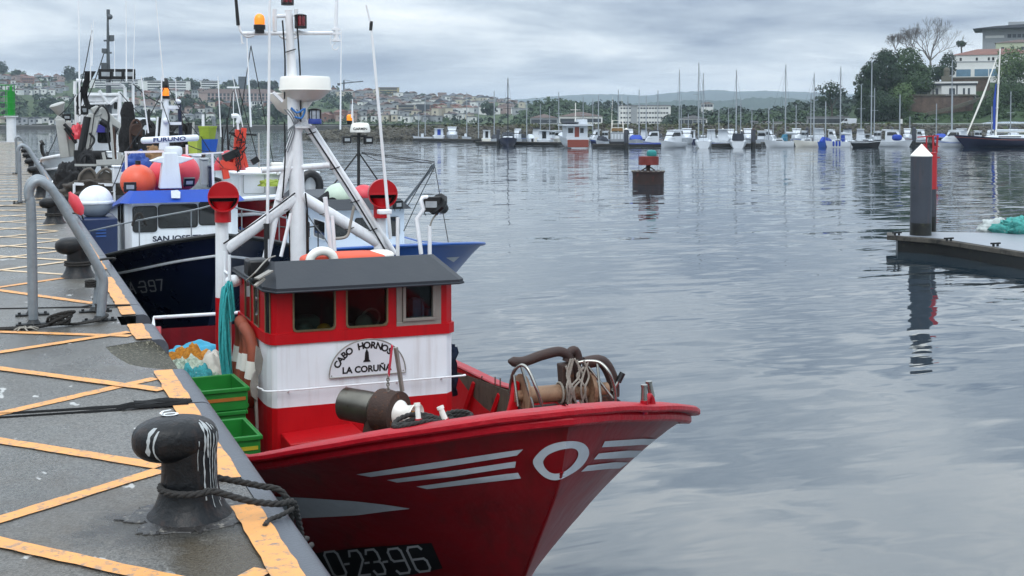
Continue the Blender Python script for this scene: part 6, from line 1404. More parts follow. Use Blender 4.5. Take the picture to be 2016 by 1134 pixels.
c = P(1968, 456, z=zt); lump('tarpaulin', pm('tarp_pale', 'a9b0ae', .8, var=.3, scale=4), (c.x, c.y + .2, zt), (.7, .5, .42), 'pale tarpaulin at the left foot of the turquoise net heap', 'tarpaulin', 23, .3)
# ================================================================== marina boats
def bmat(name, hexc, **k): return pm(name, hexc, k.pop('rough', .35), var=.06, scale=1, dirt=('8f938f', .15, 1.2), **k)
BM = {'w': bmat('gel_white', 'c6ccd2'), 'c': bmat('gel_cream', 'd8d6cc'), 'g': bmat('gel_grey', '8d949b'), 'n': bmat('gel_navy', '101a3c'), 'k': bmat('gel_black', '15161a'), 'b': bmat('gel_blue', '2a55a4'), 't': bmat('canvas_teal', '2f6d86', rough=.8), 'u': bmat('canvas_blue', '1d3f9a', rough=.8), 'r': bmat('gel_brick', '7e3a2c'), 'd': bmat('canvas_dark', '2a2f38', rough=.8), 's': bmat('sail_cover', 'b9c0c6', rough=.8)}
MATS['mast_alu'] = pm('mast_alu', '959ca2', .45, metal=.0, var=.08, scale=1)
MATS['mast_dark'] = pm('mast_dark', '2b3036', .4, metal=.3, var=.08, scale=1)
def mast_on(t, base, top, r, mat='mast_alu', spread=(.55,), stays=None, boom=None, cover=None, hd=0):
    g = MB(); g.cyl(base, top, r, r * .7, 8); g.box(top + V((0, 0, .1)), (.06, .3, .04)); o = g.build('mast', MATS[mat], t)
    cx_ = V((math.cos(hd), math.sin(hd), 0)); fw = V((math.sin(hd), -math.cos(hd), 0)); h_ = top.z - base.z
    for s_ in spread:
        c = base.lerp(top, s_); g = MB(); g.bar(c - cx_ * h_ * .075, c + cx_ * h_ * .075, r * .9, r * .6); g.build('spreader', MATS[mat], o)
    if boom:
        e = base + V((0, 0, boom[0])); g = MB(); g.cyl(e, e - fw * boom[1], r * .7, n=6); bo = g.build('boom', MATS[mat], t)
        if cover: g = MB(); g.tube([e + fw * -.1 + V((0, 0, .18)), e - fw * boom[1] * .5 + V((0, 0, .2)), e - fw * boom[1] * .95 + V((0, 0, .12))], [.22, .18, .1], 8); g.build('sail_cover', BM[cover], t, ang=60)
    for st in stays or ():
        g = MB(); g.cyl(top - V((0, 0, .2)), st, .013, n=4); g.build('stay', MATS['mast_dark'], t)
def marina_boat(px, py, wpx, kind, hull, label, hd=0, mast=None, mx=None, spread=(.55,), trim=None, cover=None, mmat='mast_alu', boom=True, group='boats berthed in the marina'):
    """hd: heading in degrees clockwise seen from above, 0 = bow towards the viewer, 90 = bow to the left, -90 = bow to the right, 180 = stern on"""
    p = P(px, py, z=0); d = p.x * _s + p.y * _c; s_ = d / F; W = wpx * s_ * 1.12
    a = math.radians(-hd) + math.atan2(-p.x, p.y) * 1.0
    side = abs(math.sin(math.radians(hd))); end = abs(math.cos(math.radians(hd)))
    B = W / (2 * (end + 2.9 * side)) ; L = max(B * 5.8, 4.5); 
    if kind == 'sail': fb = .28 * B + .75
    else: fb = .30 * B + .6
    M_ = Matrix.Translation((p.x, p.y, 0)) @ Matrix.Rotation(a, 4, 'Z') @ Matrix.Translation((0, -L * .5, 0))
    t = thing('sailing_boat' if kind == 'sail' else 'motor_boat', label, 'sailing boat' if kind == 'sail' else 'motor boat', (p.x, p.y, 0), group)
    Hm = Hull(L, B, [(0, fb * 1.3), (L * .4, fb), (L, fb * .95)], [(-.4, L * .14), (0, L * .1), (fb * 1.3, 0)], -.35, L * .42, L * .55, M_, taper=.25)
    g = MB(); Hm.shell(g, 16, 6); g.build('hull', BM[hull], t, ang=30)
    g = MB(); Hm.deck(g, lambda q: fb * 1.0 - .06 if q > L * .3 else lerp(fb * 1.3, fb, q / (L * .3)) - .06, .02, 10); g.build('deck', BM['w' if hull != 'c' else 'c'], t)
    if trim: g = MB(); g.tube(Hm.line(.16, 0, .015, n=14), .05, 6); g.build('sheer_stripe', BM[trim], t)
    def loft(mb, secs):
        G = []
        for y, hw, z0, z1, tp_ in secs:
            G.append([M_ @ V(q) for q in ((-hw, y, z0), (-hw * .97, y, lerp(z0, z1, .6)), (-hw * tp_, y, z1), (hw * tp_, y, z1), (hw * .97, y, lerp(z0, z1, .6)), (hw, y, z0))])
        mb.grid(G); mb.add(G[0], [tuple(range(6))]); mb.add(G[-1], [tuple(range(6))[::-1]])
    h0 = fb - .05
    def glass_band(name, secs): g = MB(); loft(g, secs); g.build(name, MATS['dgl'], t, ang=30)
    if kind == 'sail':
        g = MB(); loft(g, [(L * .28, B * .25, h0, h0 + .18, .7), (L * .36, B * .5, h0, h0 + .42, .8), (L * .62, B * .58, h0, h0 + .5, .85), (L * .66, B * .56, h0, h0 + .48, .85)]); g.build('cabin', BM['w'], t, ang=30)
        glass_band('window', [(L * .40, B * .525, h0 + .14, h0 + .30, .97), (L * .60, B * .592, h0 + .14, h0 + .32, .97)])
        if cover: g = MB(); loft(g, [(L * .62, B * .6, h0 + .3, h0 + .55, .8), (L * .68, B * .7, h0 + .1, h0 + 1.15, .8), (L * .78, B * .7, h0 + .1, h0 + 1.2, .8)]); g.build('sprayhood', BM[cover], t, ang=30)
        g = MB()
        for k in range(7):
            u = .03 + .14 * k
            for sd_ in (-1, 1): q = Hm.pt(u, 0, sd_, .08); g.cyl(q, q + V((0, 0, .6)), .02, n=4)
        for sd_ in (-1, 1): g.tube([Hm.pt(.03 + .14 * k, 0, sd_, .08) + V((0, 0, .6)) for k in range(7)], .014, 4)
        g.build('guard_rail', MATS['mast_alu'], t)
    elif kind == 'cruiser':
        g = MB(); loft(g, [(L * .22, B * .3, h0, h0 + .35, .5), (L * .38, B * .78, h0, h0 + 1.0, .72), (L * .45, B * .82, h0, h0 + 1.75, .75), (L * .72, B * .84, h0, h0 + 1.85, .8), (L * .76, B * .84, h0, h0 + 1.8, .8)]); g.build('cabin', BM['w'], t, ang=30)
        glass_band('window', [(L * .385, B * .80, h0 + .95, h0 + 1.1, .93), (L * .452, B * .845, h0 + 1.05, h0 + 1.6, .86), (L * .70, B * .865, h0 + 1.05, h0 + 1.6, .88)])
        g = MB(); loft(g, [(L * .44, B * .7, h0 + 1.85, h0 + 1.95, .95), (L * .86, B * .78, h0 + 1.88, h0 + 2.02, .95)]); g.build('roof', BM[cover or 'w'], t, ang=30)
        g = MB(); g.tube([Hm.pt(u, 0, -1, .1) + V((0, 0, .55)) for u in (.45, .25, .1, .02)] + [Hm.pt(u, 0, 1, .1) + V((0, 0, .55)) for u in (.02, .1, .25, .45)], .025, 5); g.build('bow_rail', MATS['mast_alu'], t)
    elif kind == 'cabin':
        g = MB(); loft(g, [(L * .28, B * .62, h0, h0 + 1.5, .9), (L * .32, B * .7, h0, h0 + 1.6, .92), (L * .66, B * .72, h0, h0 + 1.6, .92)]); g.build('cabin', BM['w'], t, ang=30)
        glass_band('window', [(L * .272, B * .58, h0 + .8, h0 + 1.32, .93), (L * .325, B * .715, h0 + .8, h0 + 1.34, .95), (L * .63, B * .735, h0 + .8, h0 + 1.34, .95)])
        g = MB(); g.add([M_ @ V(q) for q in ((-B * .3, L * .663, h0 + .2), (B * .25, L * .663, h0 + .2), (B * .25, L * .663, h0 + 1.45), (-B * .3, L * .663, h0 + 1.45), (-B * .3, L * .665, h0 + .2), (B * .25, L * .665, h0 + .2), (B * .25, L * .665, h0 + 1.45), (-B * .3, L * .665, h0 + 1.45))], [(0, 1, 2, 3), (4, 5, 6, 7)]); g.build('door', BM[cover] if cover else MATS['dgl'], t)
        g = MB(); loft(g, [(L * .25, B * .68, h0 + 1.58, h0 + 1.68, .95), (L * .74, B * .78, h0 + 1.6, h0 + 1.7, .95)]); g.build('roof', BM['w'], t, ang=30)
    elif kind == 'open':
        g = MB(); loft(g, [(L * .42, B * .35, h0, h0 + .75, .8), (L * .55, B * .4, h0, h0 + .8, .8)]); g.build('console', BM['w'], t, ang=30)
        if cover: g = MB(); loft(g, [(L * .22, B * .5, h0 + .1, h0 + .35, .6), (L * .42, B * .9, h0, h0 + 1.0, .6), (L * .8, B * .92, h0, h0 + .75, .6), (L * .96, B * .8, h0, h0 + .25, .6)]); g.build('canvas_cover', BM[cover], t, ang=40)
        g = MB(); q = M_ @ V((0, L * 1.01, .5)); g.box(q, (.4, .4, .9), a); g.build('outboard', BM['k'], t, bevel=.05)
    if mast:
        q = M_ @ V((0, L * .42, h0 + .1))
        if mx: q = P(mx, py - 8, d=d); q.z = h0 + .1
        tp = V((q.x, q.y, EYE + (238 - mast) * s_))
        stays = [Hm.pt(0, 0, 1), Hm.pt(1, 0, 1).lerp(Hm.pt(1, 0, -1), .5), Hm.pt(.45, 0, -1), Hm.pt(.45, 0, 1)]
        mast_on(t, q, tp, .115, mmat, spread, stays if kind == 'sail' else None, (1.1, L * .42) if boom and kind == 'sail' else None, cover and 's', a)
    return t
MBX = [
 # far left end of the marina
 (832, 276, 26, 'open', 'w', 'low white open boat at the left end of the marina by the rocks', 80, 225, 824),
 (864, 276, 22, 'cabin', 'w', 'white cabin boat with blue door near the left end of the marina', 180, 189, 837, (), None, 'u'),
 (890, 276, 22, 'cruiser', 'w', 'small white cruiser moored right of the blue doored cabin boat', 0, None),
 (917, 277, 20, 'open', 'w', 'little white launch with grey screen before the rock bank', 20, 183, 919),
 (958, 282, 18, 'cabin', 'c', 'cream cabin boat tucked left of the navy yacht', 180, 200, 942),
 (975, 284, 16, 'open', 'w', 'small white open boat touching the navy yacht berth', 0, 180, 973, (), None, 'd'),
 (1000, 287, 32, 'sail', 'n', 'navy yacht bow on with a tall dark mast', 0, 155, 1000, (.5,), None, 'd', 'mast_dark'),
 (1018, 282, 20, 'cruiser', 'w', 'white cruiser just right of the dark masted navy yacht', 10, None),
 (1044, 282, 18, 'open', 'w', 'white open launch with pale canopy left of the square white cabin boat', 170, 200, 1037, (), None, 's'),
 (1071, 285, 26, 'cabin', 'w', 'square white cabin boat with dark glazed door', 180, None),
 (1099, 284, 18, 'cabin', 'c', 'narrow white cabin boat at the left side of the brown hulled motor yacht', 0, 182, 1100),
 (1184, 288, 30, 'open', 'w', 'white open boats berth, launch with dark canopy right of the motor yacht', 20, 188, 1178, (), None, 'd'),
 (1252, 288, 26, 'open', 'w', 'white launch under a blue boom cover near the dark pile', 0, 177, 1258, (), None, 'u'),
 (1283, 288, 34, 'cruiser', 'w', 'white cruiser with dark canopy left of the large flybridge cruiser', 60, 190, 1272, (), 'u', 'd'),
 (1322, 291, 58, 'cruiser', 'w', 'largest white motor cruiser with curved dark windscreen', 35, None),
 (1385, 291, 30, 'sail', 'w', 'white yacht stern on below the tallest mast', 180, 125, 1375, (.25, .6), None, None),
 (1400, 286, 18, 'cruiser', 'w', 'small white cruiser just right of the tallest mast', 180, None),
 (1423, 286, 22, 'cruiser', 'w', 'white cruiser between the two stern on yachts', 180, None),
 (1453, 291, 30, 'sail', 'w', 'white yacht stern on with leaning mast and dark sprayhood', 180, 139, 1449, (.52,), None, 'd'),
 (1499, 286, 20, 'cabin', 'w', 'white cabin boat right of the rust stained pile', 0, 210, 1513),
 (1532, 290, 56, 'sail', 'w', 'white yacht with large teal canopy over its cockpit', 70, 128, 1546, (.3, .5), None, 't'),
 (1588, 289, 46, 'sail', 'c', 'off white yacht with black pontoon fender bar beneath', 75, 145, 1602, (.45,), None, None),
 (1623, 290, 24, 'open', 'b', 'small blue boat under a dark blue cover', 30, 200, 1625, (), None, 'u'),
 (1648, 290, 28, 'sail', 'w', 'white yacht hung with three blue fenders', 60, 133, 1654, (.35,), None, 'u'),
 (1672, 289, 22, 'open', 'w', 'round white dinghy stern left of the black yacht', 180, None),
 (1706, 290, 56, 'sail', 'k', 'black hulled yacht with a tall pale mast and wide spreaders', -70, 117, 1715, (.55,), 'w', None),
 (1763, 289, 64, 'cruiser', 'w', 'long white cruiser with a bright blue cover left of the red mark', -70, 187, 1771, (), None, None),
 (1872, 289, 60, 'cruiser', 'w', 'white and blue cruiser between the red mark and the big navy yacht', 75, 180, 1874, (), 'b', None),
]
for row in MBX:
    px, py, wd, kd, hl_, lab, hd = row[:7]; r_ = list(row[7:]) + [None] * 6
    marina_boat(px, py, wd, kd, hl_, lab, hd, r_[0], r_[1], r_[2] if r_[2] is not None else (.55,), r_[3], r_[4], r_[5] or 'mast_alu')
# three blue fenders
for k in range(3):
    c = P(1641 + 6 * k, 283, d=P(1648, 290, z=0).x * _s + P(1648, 290, z=0).y * _c - 2.2); g = MB(); g.lathe([(.05, -.42), (.16, -.3), (.16, .3), (.05, .42)], c, n=10); tag(g.build('fender', BM['u'], loc=c), 'blue fender on the white yacht, %s of the three' % ('left', 'middle', 'right')[k], 'fender', 'blue fenders on the white yacht')
c = P(1766, 271, d=193); g = MB(); superell(g, c, .8, .6, .5); tag(g.build('canvas_bundle', BM['u'], loc=c, ang=60), 'bright blue canvas bundle on the long white cruiser', 'canvas')
# second row, mostly hulls hidden: yachts further back
ROW2 = [(1064, 278, 14, 205, 'small yacht behind the square white cabin boat'), (1148, 280, 16, 190, 'yacht behind the motor yacht with a mast right of its wheelhouse'), (1217, 280, 14, 177, 'yacht behind the grey sport fisher'), (1236, 280, 14, 190, 'yacht mast just right of the dark marina pile'), (1295, 280, 16, 178, 'yacht behind the largest cruiser bow, left mast'), (1337, 281, 18, 138, 'yacht rising behind the largest cruiser with a tall mast'), (1341, 279, 14, 205, 'short masted yacht beside the tall mast behind the cruiser'), (1384, 281, 16, 145, 'second tall mast right of the tallest one'), (1415, 280, 14, 212, 'short masted yacht behind the white cruisers'), (1434, 280, 14, 212, 'short masted yacht left of the leaning mast'), (1458, 280, 14, 195, 'thin masted yacht right of the leaning mast'), (1480, 279, 12, 212, 'short yacht mast near the rust stained pile'), (1522, 279, 12, 235, 'very short mast beyond the teal canopy yacht'), (1567, 281, 14, 207, 'yacht behind the off white yacht with a short mast'), (1596, 281, 16, 186, 'pale mast left of the off white yacht mast'), (1695, 281, 16, 168, 'yacht with mid height mast left of the black yacht mast'), (1721, 281, 16, 174, 'yacht with mid height mast right of the black yacht mast'), (1791, 280, 14, 230, 'short masted boat behind the long white cruiser'), (1843, 281, 14, 205, 'short masted yacht above the red mark'), (1873, 282, 14, 118, 'tall thin mast in front of the white pavilion'), (1952, 282, 16, 210, 'yacht with slanted mast left of the big navy yacht mast'), (1989, 282, 16, 181, 'yacht with a leaning mast at the right edge'), (1082, 278, 12, 214, 'small yacht behind the white cabin boats, thin mast'), (1167, 280, 12, 195, 'thin mast right of the motor yacht roof'), (1355, 280, 12, 225, 'short mast seen past the big cruiser stern')]
for px, py, wd, mt, lab in ROW2: marina_boat(px, py, wd, 'sail', random.choice('wwcwg'), lab, random.choice((0, 180)), mt, px, (.55,), None, None, group='yachts berthed in the second row')
for px, py, wd, kd, lab, hd, cov in ((1026, 279, 16, 'open', 'small launch behind the cruiser right of the navy yacht', 0, 'd'), (1056, 279, 16, 'cruiser', 'small cruiser in the back row left of the square cabin boat', 0, None), (1088, 279, 16, 'cabin', 'back row cabin boat between the two white cabin boats', 0, None), (1172, 284, 18, 'cruiser', 'low cruiser at the right flank of the brown hulled motor yacht', 0, None), (1192, 281, 18, 'cabin', 'white cabin boat behind the dark canopied launch', 0, None),
  (1242, 283, 20, 'cruiser', 'back row cruiser right of the white capped pile', 20, None), (1268, 282, 20, 'cruiser', 'back row cruiser behind the blue covered launch', 0, None), (1296, 283, 20, 'open', 'dark covered launch at the bow of the largest cruiser', 0, 'd'), (1352, 284, 22, 'cruiser', 'white cruiser just right of the largest cruiser', 0, None), (1362, 281, 18, 'cabin', 'back row cabin boat left of the tallest mast', 0, None),
  (1412, 288, 34, 'open', 'long grey inflatable launch lying under the white cruisers', 75, None), (1438, 284, 18, 'cruiser', 'white cruiser touching the leaning mast yacht on its left', 0, None), (1472, 284, 22, 'cruiser', 'white cruiser partly behind the rust stained pile', 0, None), (1516, 284, 22, 'cruiser', 'white cruiser at the bow of the teal canopy yacht', 0, None), (1568, 283, 24, 'cruiser', 'white cruiser behind the stern of the teal canopy yacht', 0, None),
  (1582, 281, 20, 'cabin', 'back row cabin boat above the off white yacht bow', 0, None), (1612, 282, 22, 'cruiser', 'white cruiser above the blue covered small boat', 0, None), (1640, 282, 22, 'cruiser', 'white cruiser behind the fendered yacht', 0, None), (1668, 282, 22, 'cruiser', 'dark windowed cruiser behind the round dinghy', 0, None), (1694, 283, 22, 'cruiser', 'white cruiser behind the bow of the black yacht', 0, None),
  (1728, 283, 24, 'cabin', 'white cabin boat between the black yacht and the long cruiser', 0, None), (1786, 282, 22, 'cruiser', 'back row cruiser at the stern of the long white cruiser', 0, None), (1815, 284, 26, 'cruiser', 'white cruiser just left of the red lattice mark', 0, None), (1852, 284, 24, 'open', 'blue covered launch just right of the red lattice mark', 0, 'u'), (1893, 284, 24, 'cruiser', 'white cruiser at the bow of the big navy yacht', 0, None), (1925, 281, 24, 'cabin', 'cabin boat behind the bow of the big navy yacht', 0, None), (1948, 280, 24, 'cruiser', 'cruiser behind the mast of the big navy yacht', 0, None), (1995, 280, 26, 'cruiser', 'cruiser behind the stern of the big navy yacht', 0, None)):
    random.seed(px); marina_boat(px, py + random.uniform(-1, 1), wd * random.uniform(.7, 1.05), kd, random.choice('wwcgn') if 'grey' not in lab and 'white' not in lab else 'w' if 'grey' not in lab else 'g', lab, hd + random.choice((0, 180, 25, -30)), None, None, (), random.choice((None, 'b', 'n', 'r')), cov or (random.choice((None, 'd', 's', 'd')) if kd == 'cruiser' and 'white' not in lab else None))
# navy ketch at the right edge
t = marina_boat(1985, 290, 190, 'sail', 'n', 'large navy yacht with white boom cover at the right edge of the marina', 82, None, None, (.5,), 'r', None)
p = P(1985, 290, z=0); d = p.x * _s + p.y * _c; s_ = d / F; q = P(1960, 275, d=d); tp = P(1969, 96, d=d)
mast_on(t, q, tp, .16, 'radome', (.35, .62), [P(1903, 264, d=d - 1), P(2100, 262, d=d)], (1.3, 8.5), 's', math.radians(-82) + math.atan2(-p.x, p.y))
g = MB(); g.tube([P(1904, 264, d=d - .6), P(1935, 190, d=d - .4), P(1962, 115, d=d - .2)], [.12, .16, .07], 8); g.build('furled_genoa', MATS['radome'], t)
g = MB(); g.tube([P(1957, 255, d=d), P(1958, 200, d=d), P(1961, 165, d=d)], [.2, .2, .08], 8); g.build('mast_sail_sleeve', BM['u'], t)
# motor yacht with brown transom
p = P(1138, 292, z=0); d = p.x * _s + p.y * _c; s_ = d / F; a = math.atan2(-p.x, p.y)
t = thing('motor_yacht', 'white motor yacht with brick brown stern and flybridge, tallest cabin in the marina', 'motor yacht', (p.x, p.y, 0), 'boats berthed in the marina')
M_ = Matrix.Translation((p.x, p.y, 0)) @ Matrix.Rotation(a + math.radians(188), 4, 'Z'); u = lambda x: x * s_
HY_ = Hull(14, u(24), [(0, 2.6), (4, 2.0), (14, 1.55)], [(-.5, 2), (0, 1.4), (2.6, 0)], -.4, 4, 7, M_ @ Matrix.Translation((0, -14, 0)), taper=.06)
g = MB(); HY_.shell(g, 24, 8); g.build('hull', BM['w'], t, ang=30); g = MB(); HY_.deck(g, lambda q: 1.5, .03, 12); g.build('deck', BM['w'], t)
g = MB(); g.M = M_; g.bb((-u(21), .003, .15), (u(21), .06, 1.35)); g.build('transom', BM['r'], t, bevel=.03)
g = MB(); g.M = M_; g.bb((-u(24), -.1, 1.56), (u(24), .0, 1.72)); g.build('rail', BM['w'], t)
g = MB(); g.M = M_; g.bb((-u(22), -7, 1.5), (u(20), -1.6, u(44))); g.build('deckhouse', BM['w'], t)
for x0, x1 in ((-14, -7), (7, 17)):
    g = MB(); g.M = M_; g.bb((u(x0), -1.597, u(30)), (u(x1), -1.57, u(40))); g.build('window', MATS['dgl'], t)
g = MB(); g.M = M_; g.bb((-u(5), -1.597, u(22)), (u(4), -1.57, u(42))); g.build('door', BM['r'], t)
g = MB(); g.M = M_; g.bb((-u(31), -7.5, u(44.3)), (u(29), -.5, u(47))); g.build('roof', BM['w'], t)
g = MB(); g.M = M_; g.bb((-u(24), -6, u(47.1)), (-u(3), -3, u(57))); g.build('flybridge', BM['w'], t, bevel=.05)
g = MB(); g.M = M_; superell(g, (u(12), -2.5, u(50)), u(18), 1.0, u(2.5)); g.build('tender', BM['d'], t, ang=60)
g = MB(); g.M = M_; g.cyl((0, -3, u(47)), (0, -3, u(90)), .07, n=8); g.bar((-u(10), -3, u(76)), (u(10), -3, u(76)), .08, .06); g.build('mast', MATS['radome'], t)
# grey sport fisher
p = P(1214, 291, z=0); d = p.x * _s + p.y * _c; s_ = d / F; a = math.atan2(-p.x, p.y)
t = thing('sport_fisher', 'grey sport fishing boat with pipe frame tower and black hull', 'motor boat', (p.x, p.y, 0), 'boats berthed in the marina')
M_ = Matrix.Translation((p.x, p.y, 0)) @ Matrix.Rotation(a + math.radians(178), 4, 'Z')
g = MB(); Hull(9, u(16), [(0, 1.6), (9, 1.0)], [(-.5, 1.4), (0, 1), (1.6, 0)], -.4, 3, 5, M_ @ Matrix.Translation((0, -9, 0)), taper=.06).shell(g, 18, 6); g.build('hull', BM['k'], t, ang=30)
g = MB(); g.M = M_; g.bb((-u(14), -5, .9), (u(13), -.8, u(30))); g.build('cabin', BM['g'], t, bevel=.05)
for k in range(4): g = MB(); g.M = M_; g.bb((u(-12 + 6.2 * k), -.797, u(17)), (u(-7.6 + 6.2 * k), -.78, u(27))); g.build('window', BM['w'], t)
g = MB(); g.M = M_
for x in (-13, 12):
    for y in (-1, -4.5): g.cyl((u(x), y, u(30)), (u(x * .8), y, u(54)), .05, n=6)
for z in (40, 47, 54): g.bar((u(-11), -1, u(z)), (u(10), -1, u(z)), .06, .06); g.bar((u(-11), -4.5, u(z)), (u(10), -4.5, u(z)), .06, .06)
g.build('tower_frame', MATS['radome'], t)
for s__ in (-1, 1): g = MB(); g.M = M_; g.cyl((u(12 * s__), -2, u(30)), (u(9 * s__), -2, u(102)), .045, .02, 6); g.build('outrigger_pole', MATS['radome'], t)
g = MB(); g.M = M_; g.bb((-u(11), -4, u(33)), (u(11), -1.2, u(38))); g.build('roof_gear', pm('wood_tan', '8a6a42', .7), t, bevel=.05)
# marina piles and pontoons
for px, py, w_, top, lab, cc in ((1233, 292, 9, 252, 'dark marina pile with white cap right of the grey sport fisher', 'radome'), (1483, 291, 9, 252, 'rust stained marina pile right of the leaning mast yacht', 'rust'), (1799, 288, 8, 250, 'dark marina pile left of the white capped channel pile', 'pile'), (981, 287, 7, 253, 'grey marina pile left of the navy yacht', 'pile'), (1240, 280, 5, 258, 'thin dark pile behind the white capped marina pile', 'pile'), (1589, 280, 6, 250, 'dark pile behind the off white yacht', 'pile'), (1637, 280, 5, 252, 'dark pile behind the fendered yacht', 'pile'), (1756, 281, 6, 250, 'dark pile behind the long white cruiser', 'pile'), (1423, 281, 5, 252, 'thin pile with pale cap behind the cruisers', 'radome'), (955, 280, 5, 254, 'thin dark pile near the cream cabin boat', 'pile'), (1460, 281, 4, 255, 'thin pale capped pile left of the rusty one', 'radome')):
    pile(px, py, w_, top, 3, lab, capc=cc, group='marina piles')
for x0, y0, x1, y1, lab in ((820, 278, 940, 280, 'low pontoon along the left end of the marina'), (944, 285, 1106, 287, 'dark pontoon under the navy yacht and white cabin boats'), (1166, 291, 1236, 291, 'dark pontoon beneath the grey sport fisher'), (1238, 290, 1300, 290, 'pontoon with blue edge left of the largest cruiser'), (1400, 290, 1496, 290, 'dark pontoon between the yachts right of the tallest mast'), (1500, 287, 1830, 287, 'long pontoon behind the right hand yachts'), (1834, 287, 2060, 287, 'pontoon behind the navy yacht at the right edge')):
    a, b_ = P(x0, y0, z=0), P(x1, y1, z=0); t = thing('floating_pontoon', lab, 'pontoon', (a + b_) / 2, 'marina pontoons')
    g = MB(); g.bar(a + V((0, 0, .28)), b_ + V((0, 0, .28)), 2.2, .5); g.build('float', MATS['pile_wet'], t); g = MB(); g.bar(a + V((0, 0, .58)), b_ + V((0, 0, .58)), 2.3, .09); g.build('decking', BM['u'] if x0 == 1238 else MATS['pont_wood'], t)
# ================================================================== far shore, hills, town
def leafmat(name, a, b, sc=.35):
    m, t, bs_ = newmat(name); tc = t.n('TexCoord').outputs['Object']; gi = t.n('NewGeometry').outputs['Random Per Island']
    n1 = t.noise(tc, sc, 3, .6)
    c = t.mix(t.math('ADD', t.math('MULTIPLY', t.ramp(n1, [(.3, 0.), (.7, 1.)]), .6), t.math('MULTIPLY', gi, .4)), a, b)
    t.l(c, bs_.inputs['Base Color']); bs_.inputs['Roughness'].default_value = .7; bs_.inputs['Specular IOR Level'].default_value = .2
    MATS[name] = m; return m
LEAF = {'dark': leafmat('leaf_dark', (.010, .024, .013), (.032, .060, .027)), 'mid': leafmat('leaf_mid', (.016, .038, .015), (.052, .090, .034)), 'light': leafmat('leaf_light', (.035, .075, .022), (.10, .15, .055)), 'far': leafmat('leaf_far', (.012, .026, .018), (.040, .066, .036), .06), 'farg': leafmat('leaf_far_green', (.022, .045, .024), (.06, .095, .042), .06)}
MATS['bark'] = pm('bark', '4a4238', .9, var=.3, scale=3); MATS['bark_grey'] = pm('bark_grey', '5f5b57', .9, var=.25, scale=3)
def leaves(mb, c, R, n, size, seed=0, hollow=.55, gap=.0):
    c = V(c); k = 0; tries = 0
    while k < n and tries < n * 6:
        tries += 1
        d = V((random.gauss(0, 1), random.gauss(0, 1), random.gauss(0, 1))).normalized(); r = random.uniform(hollow, 1) ** .6
        e = 1 + .28 * mnoise.noise(d * 1.7 + V((seed, 0, 0))) + .16 * mnoise.noise(d * 4 + V((seed, 3, 0)))
        p = V((d.x * R[0], d.y * R[1], d.z * R[2])) * r * e
        if gap and mnoise.noise(p / max(R) * 4 + V((seed, 8, 2))) < -gap: continue
        p += c; s_ = size * random.uniform(.6, 1.25)
        nrm = (d + V((random.uniform(-.8, .8), random.uniform(-.8, .8), random.uniform(-.3, .9)))).normalized(); a = nrm.orthogonal().normalized(); q = random.uniform(0, 6.28); a = (a * math.cos(q) + nrm.cross(a) * math.sin(q)); b = nrm.cross(a)
        mb.add([p - a * s_ * .5 - b * s_ * .3, p + a * s_ * .15 - b * s_ * .5, p + a * s_ * .55 + b * s_ * .05, p + b * s_ * .5, p - a * s_ * .45 + b * s_ * .2], [(0, 1, 2, 3, 4)]); k += 1
def tree(label, base, blobs, leaf, n=500, size=.5, trunk=None, group=None, gap=.15, name='tree', bark='bark'):
    """blobs: [(centre, (rx, ry, rz))]; trunk and limbs run from the base up into every blob"""
    base = V(base); t = thing(name, label, 'tree', base, group)
    g = MB(); tot = sum(b[1][0] * b[1][2] for b in blobs)
    for i, (c, R) in enumerate(blobs): leaves(g, c, R, int(n * R[0] * R[2] / tot), size, seed=i * 7 + base.x, gap=gap, hollow=.35)
    g.build('crown', leaf, t, ang=0)
    g = MB(); cz = max(b[0][2] for b in blobs); h_ = cz - base.z; r = trunk or h_ * .035
    top = V(blobs[0][0]); g.tube(smooth_pts([base, base.lerp(top, .4) + V((.04 * h_, 0, 0)), top], 4), [r * (1 - .07 * k) for k in range(9)], 7)
    for c, R in blobs[1:]: g.tube([base.lerp(top, .45), base.lerp(V(c), .8) + V((0, 0, .1)), V(c)], [r * .55, r * .4, r * .2], 5)
    g.build('trunk', MATS[bark], t, ang=60); return t
def landmat(name, a, b, dirt):
    return pm(name, a, .9, var=.3, scale=.05, dirt=(b, .4, .03), spec=.2)
MATS['grass_far'] = pm('hill_grass', '3f4f30', .9, var=.35, scale=.04, dirt=('2d3a26', .45, .03), spec=.2)
MATS['grass'] = pm('slope_grass', '33452a', .9, var=.35, scale=.25, dirt=('212f1b', .45, .3), spec=.2, bump=.15, bscale=2)
MATS['hill_blue'] = pm('far_hill', '38473f', .9, var=.25, scale=.006, dirt=('2b3a34', .4, .004), spec=.1)
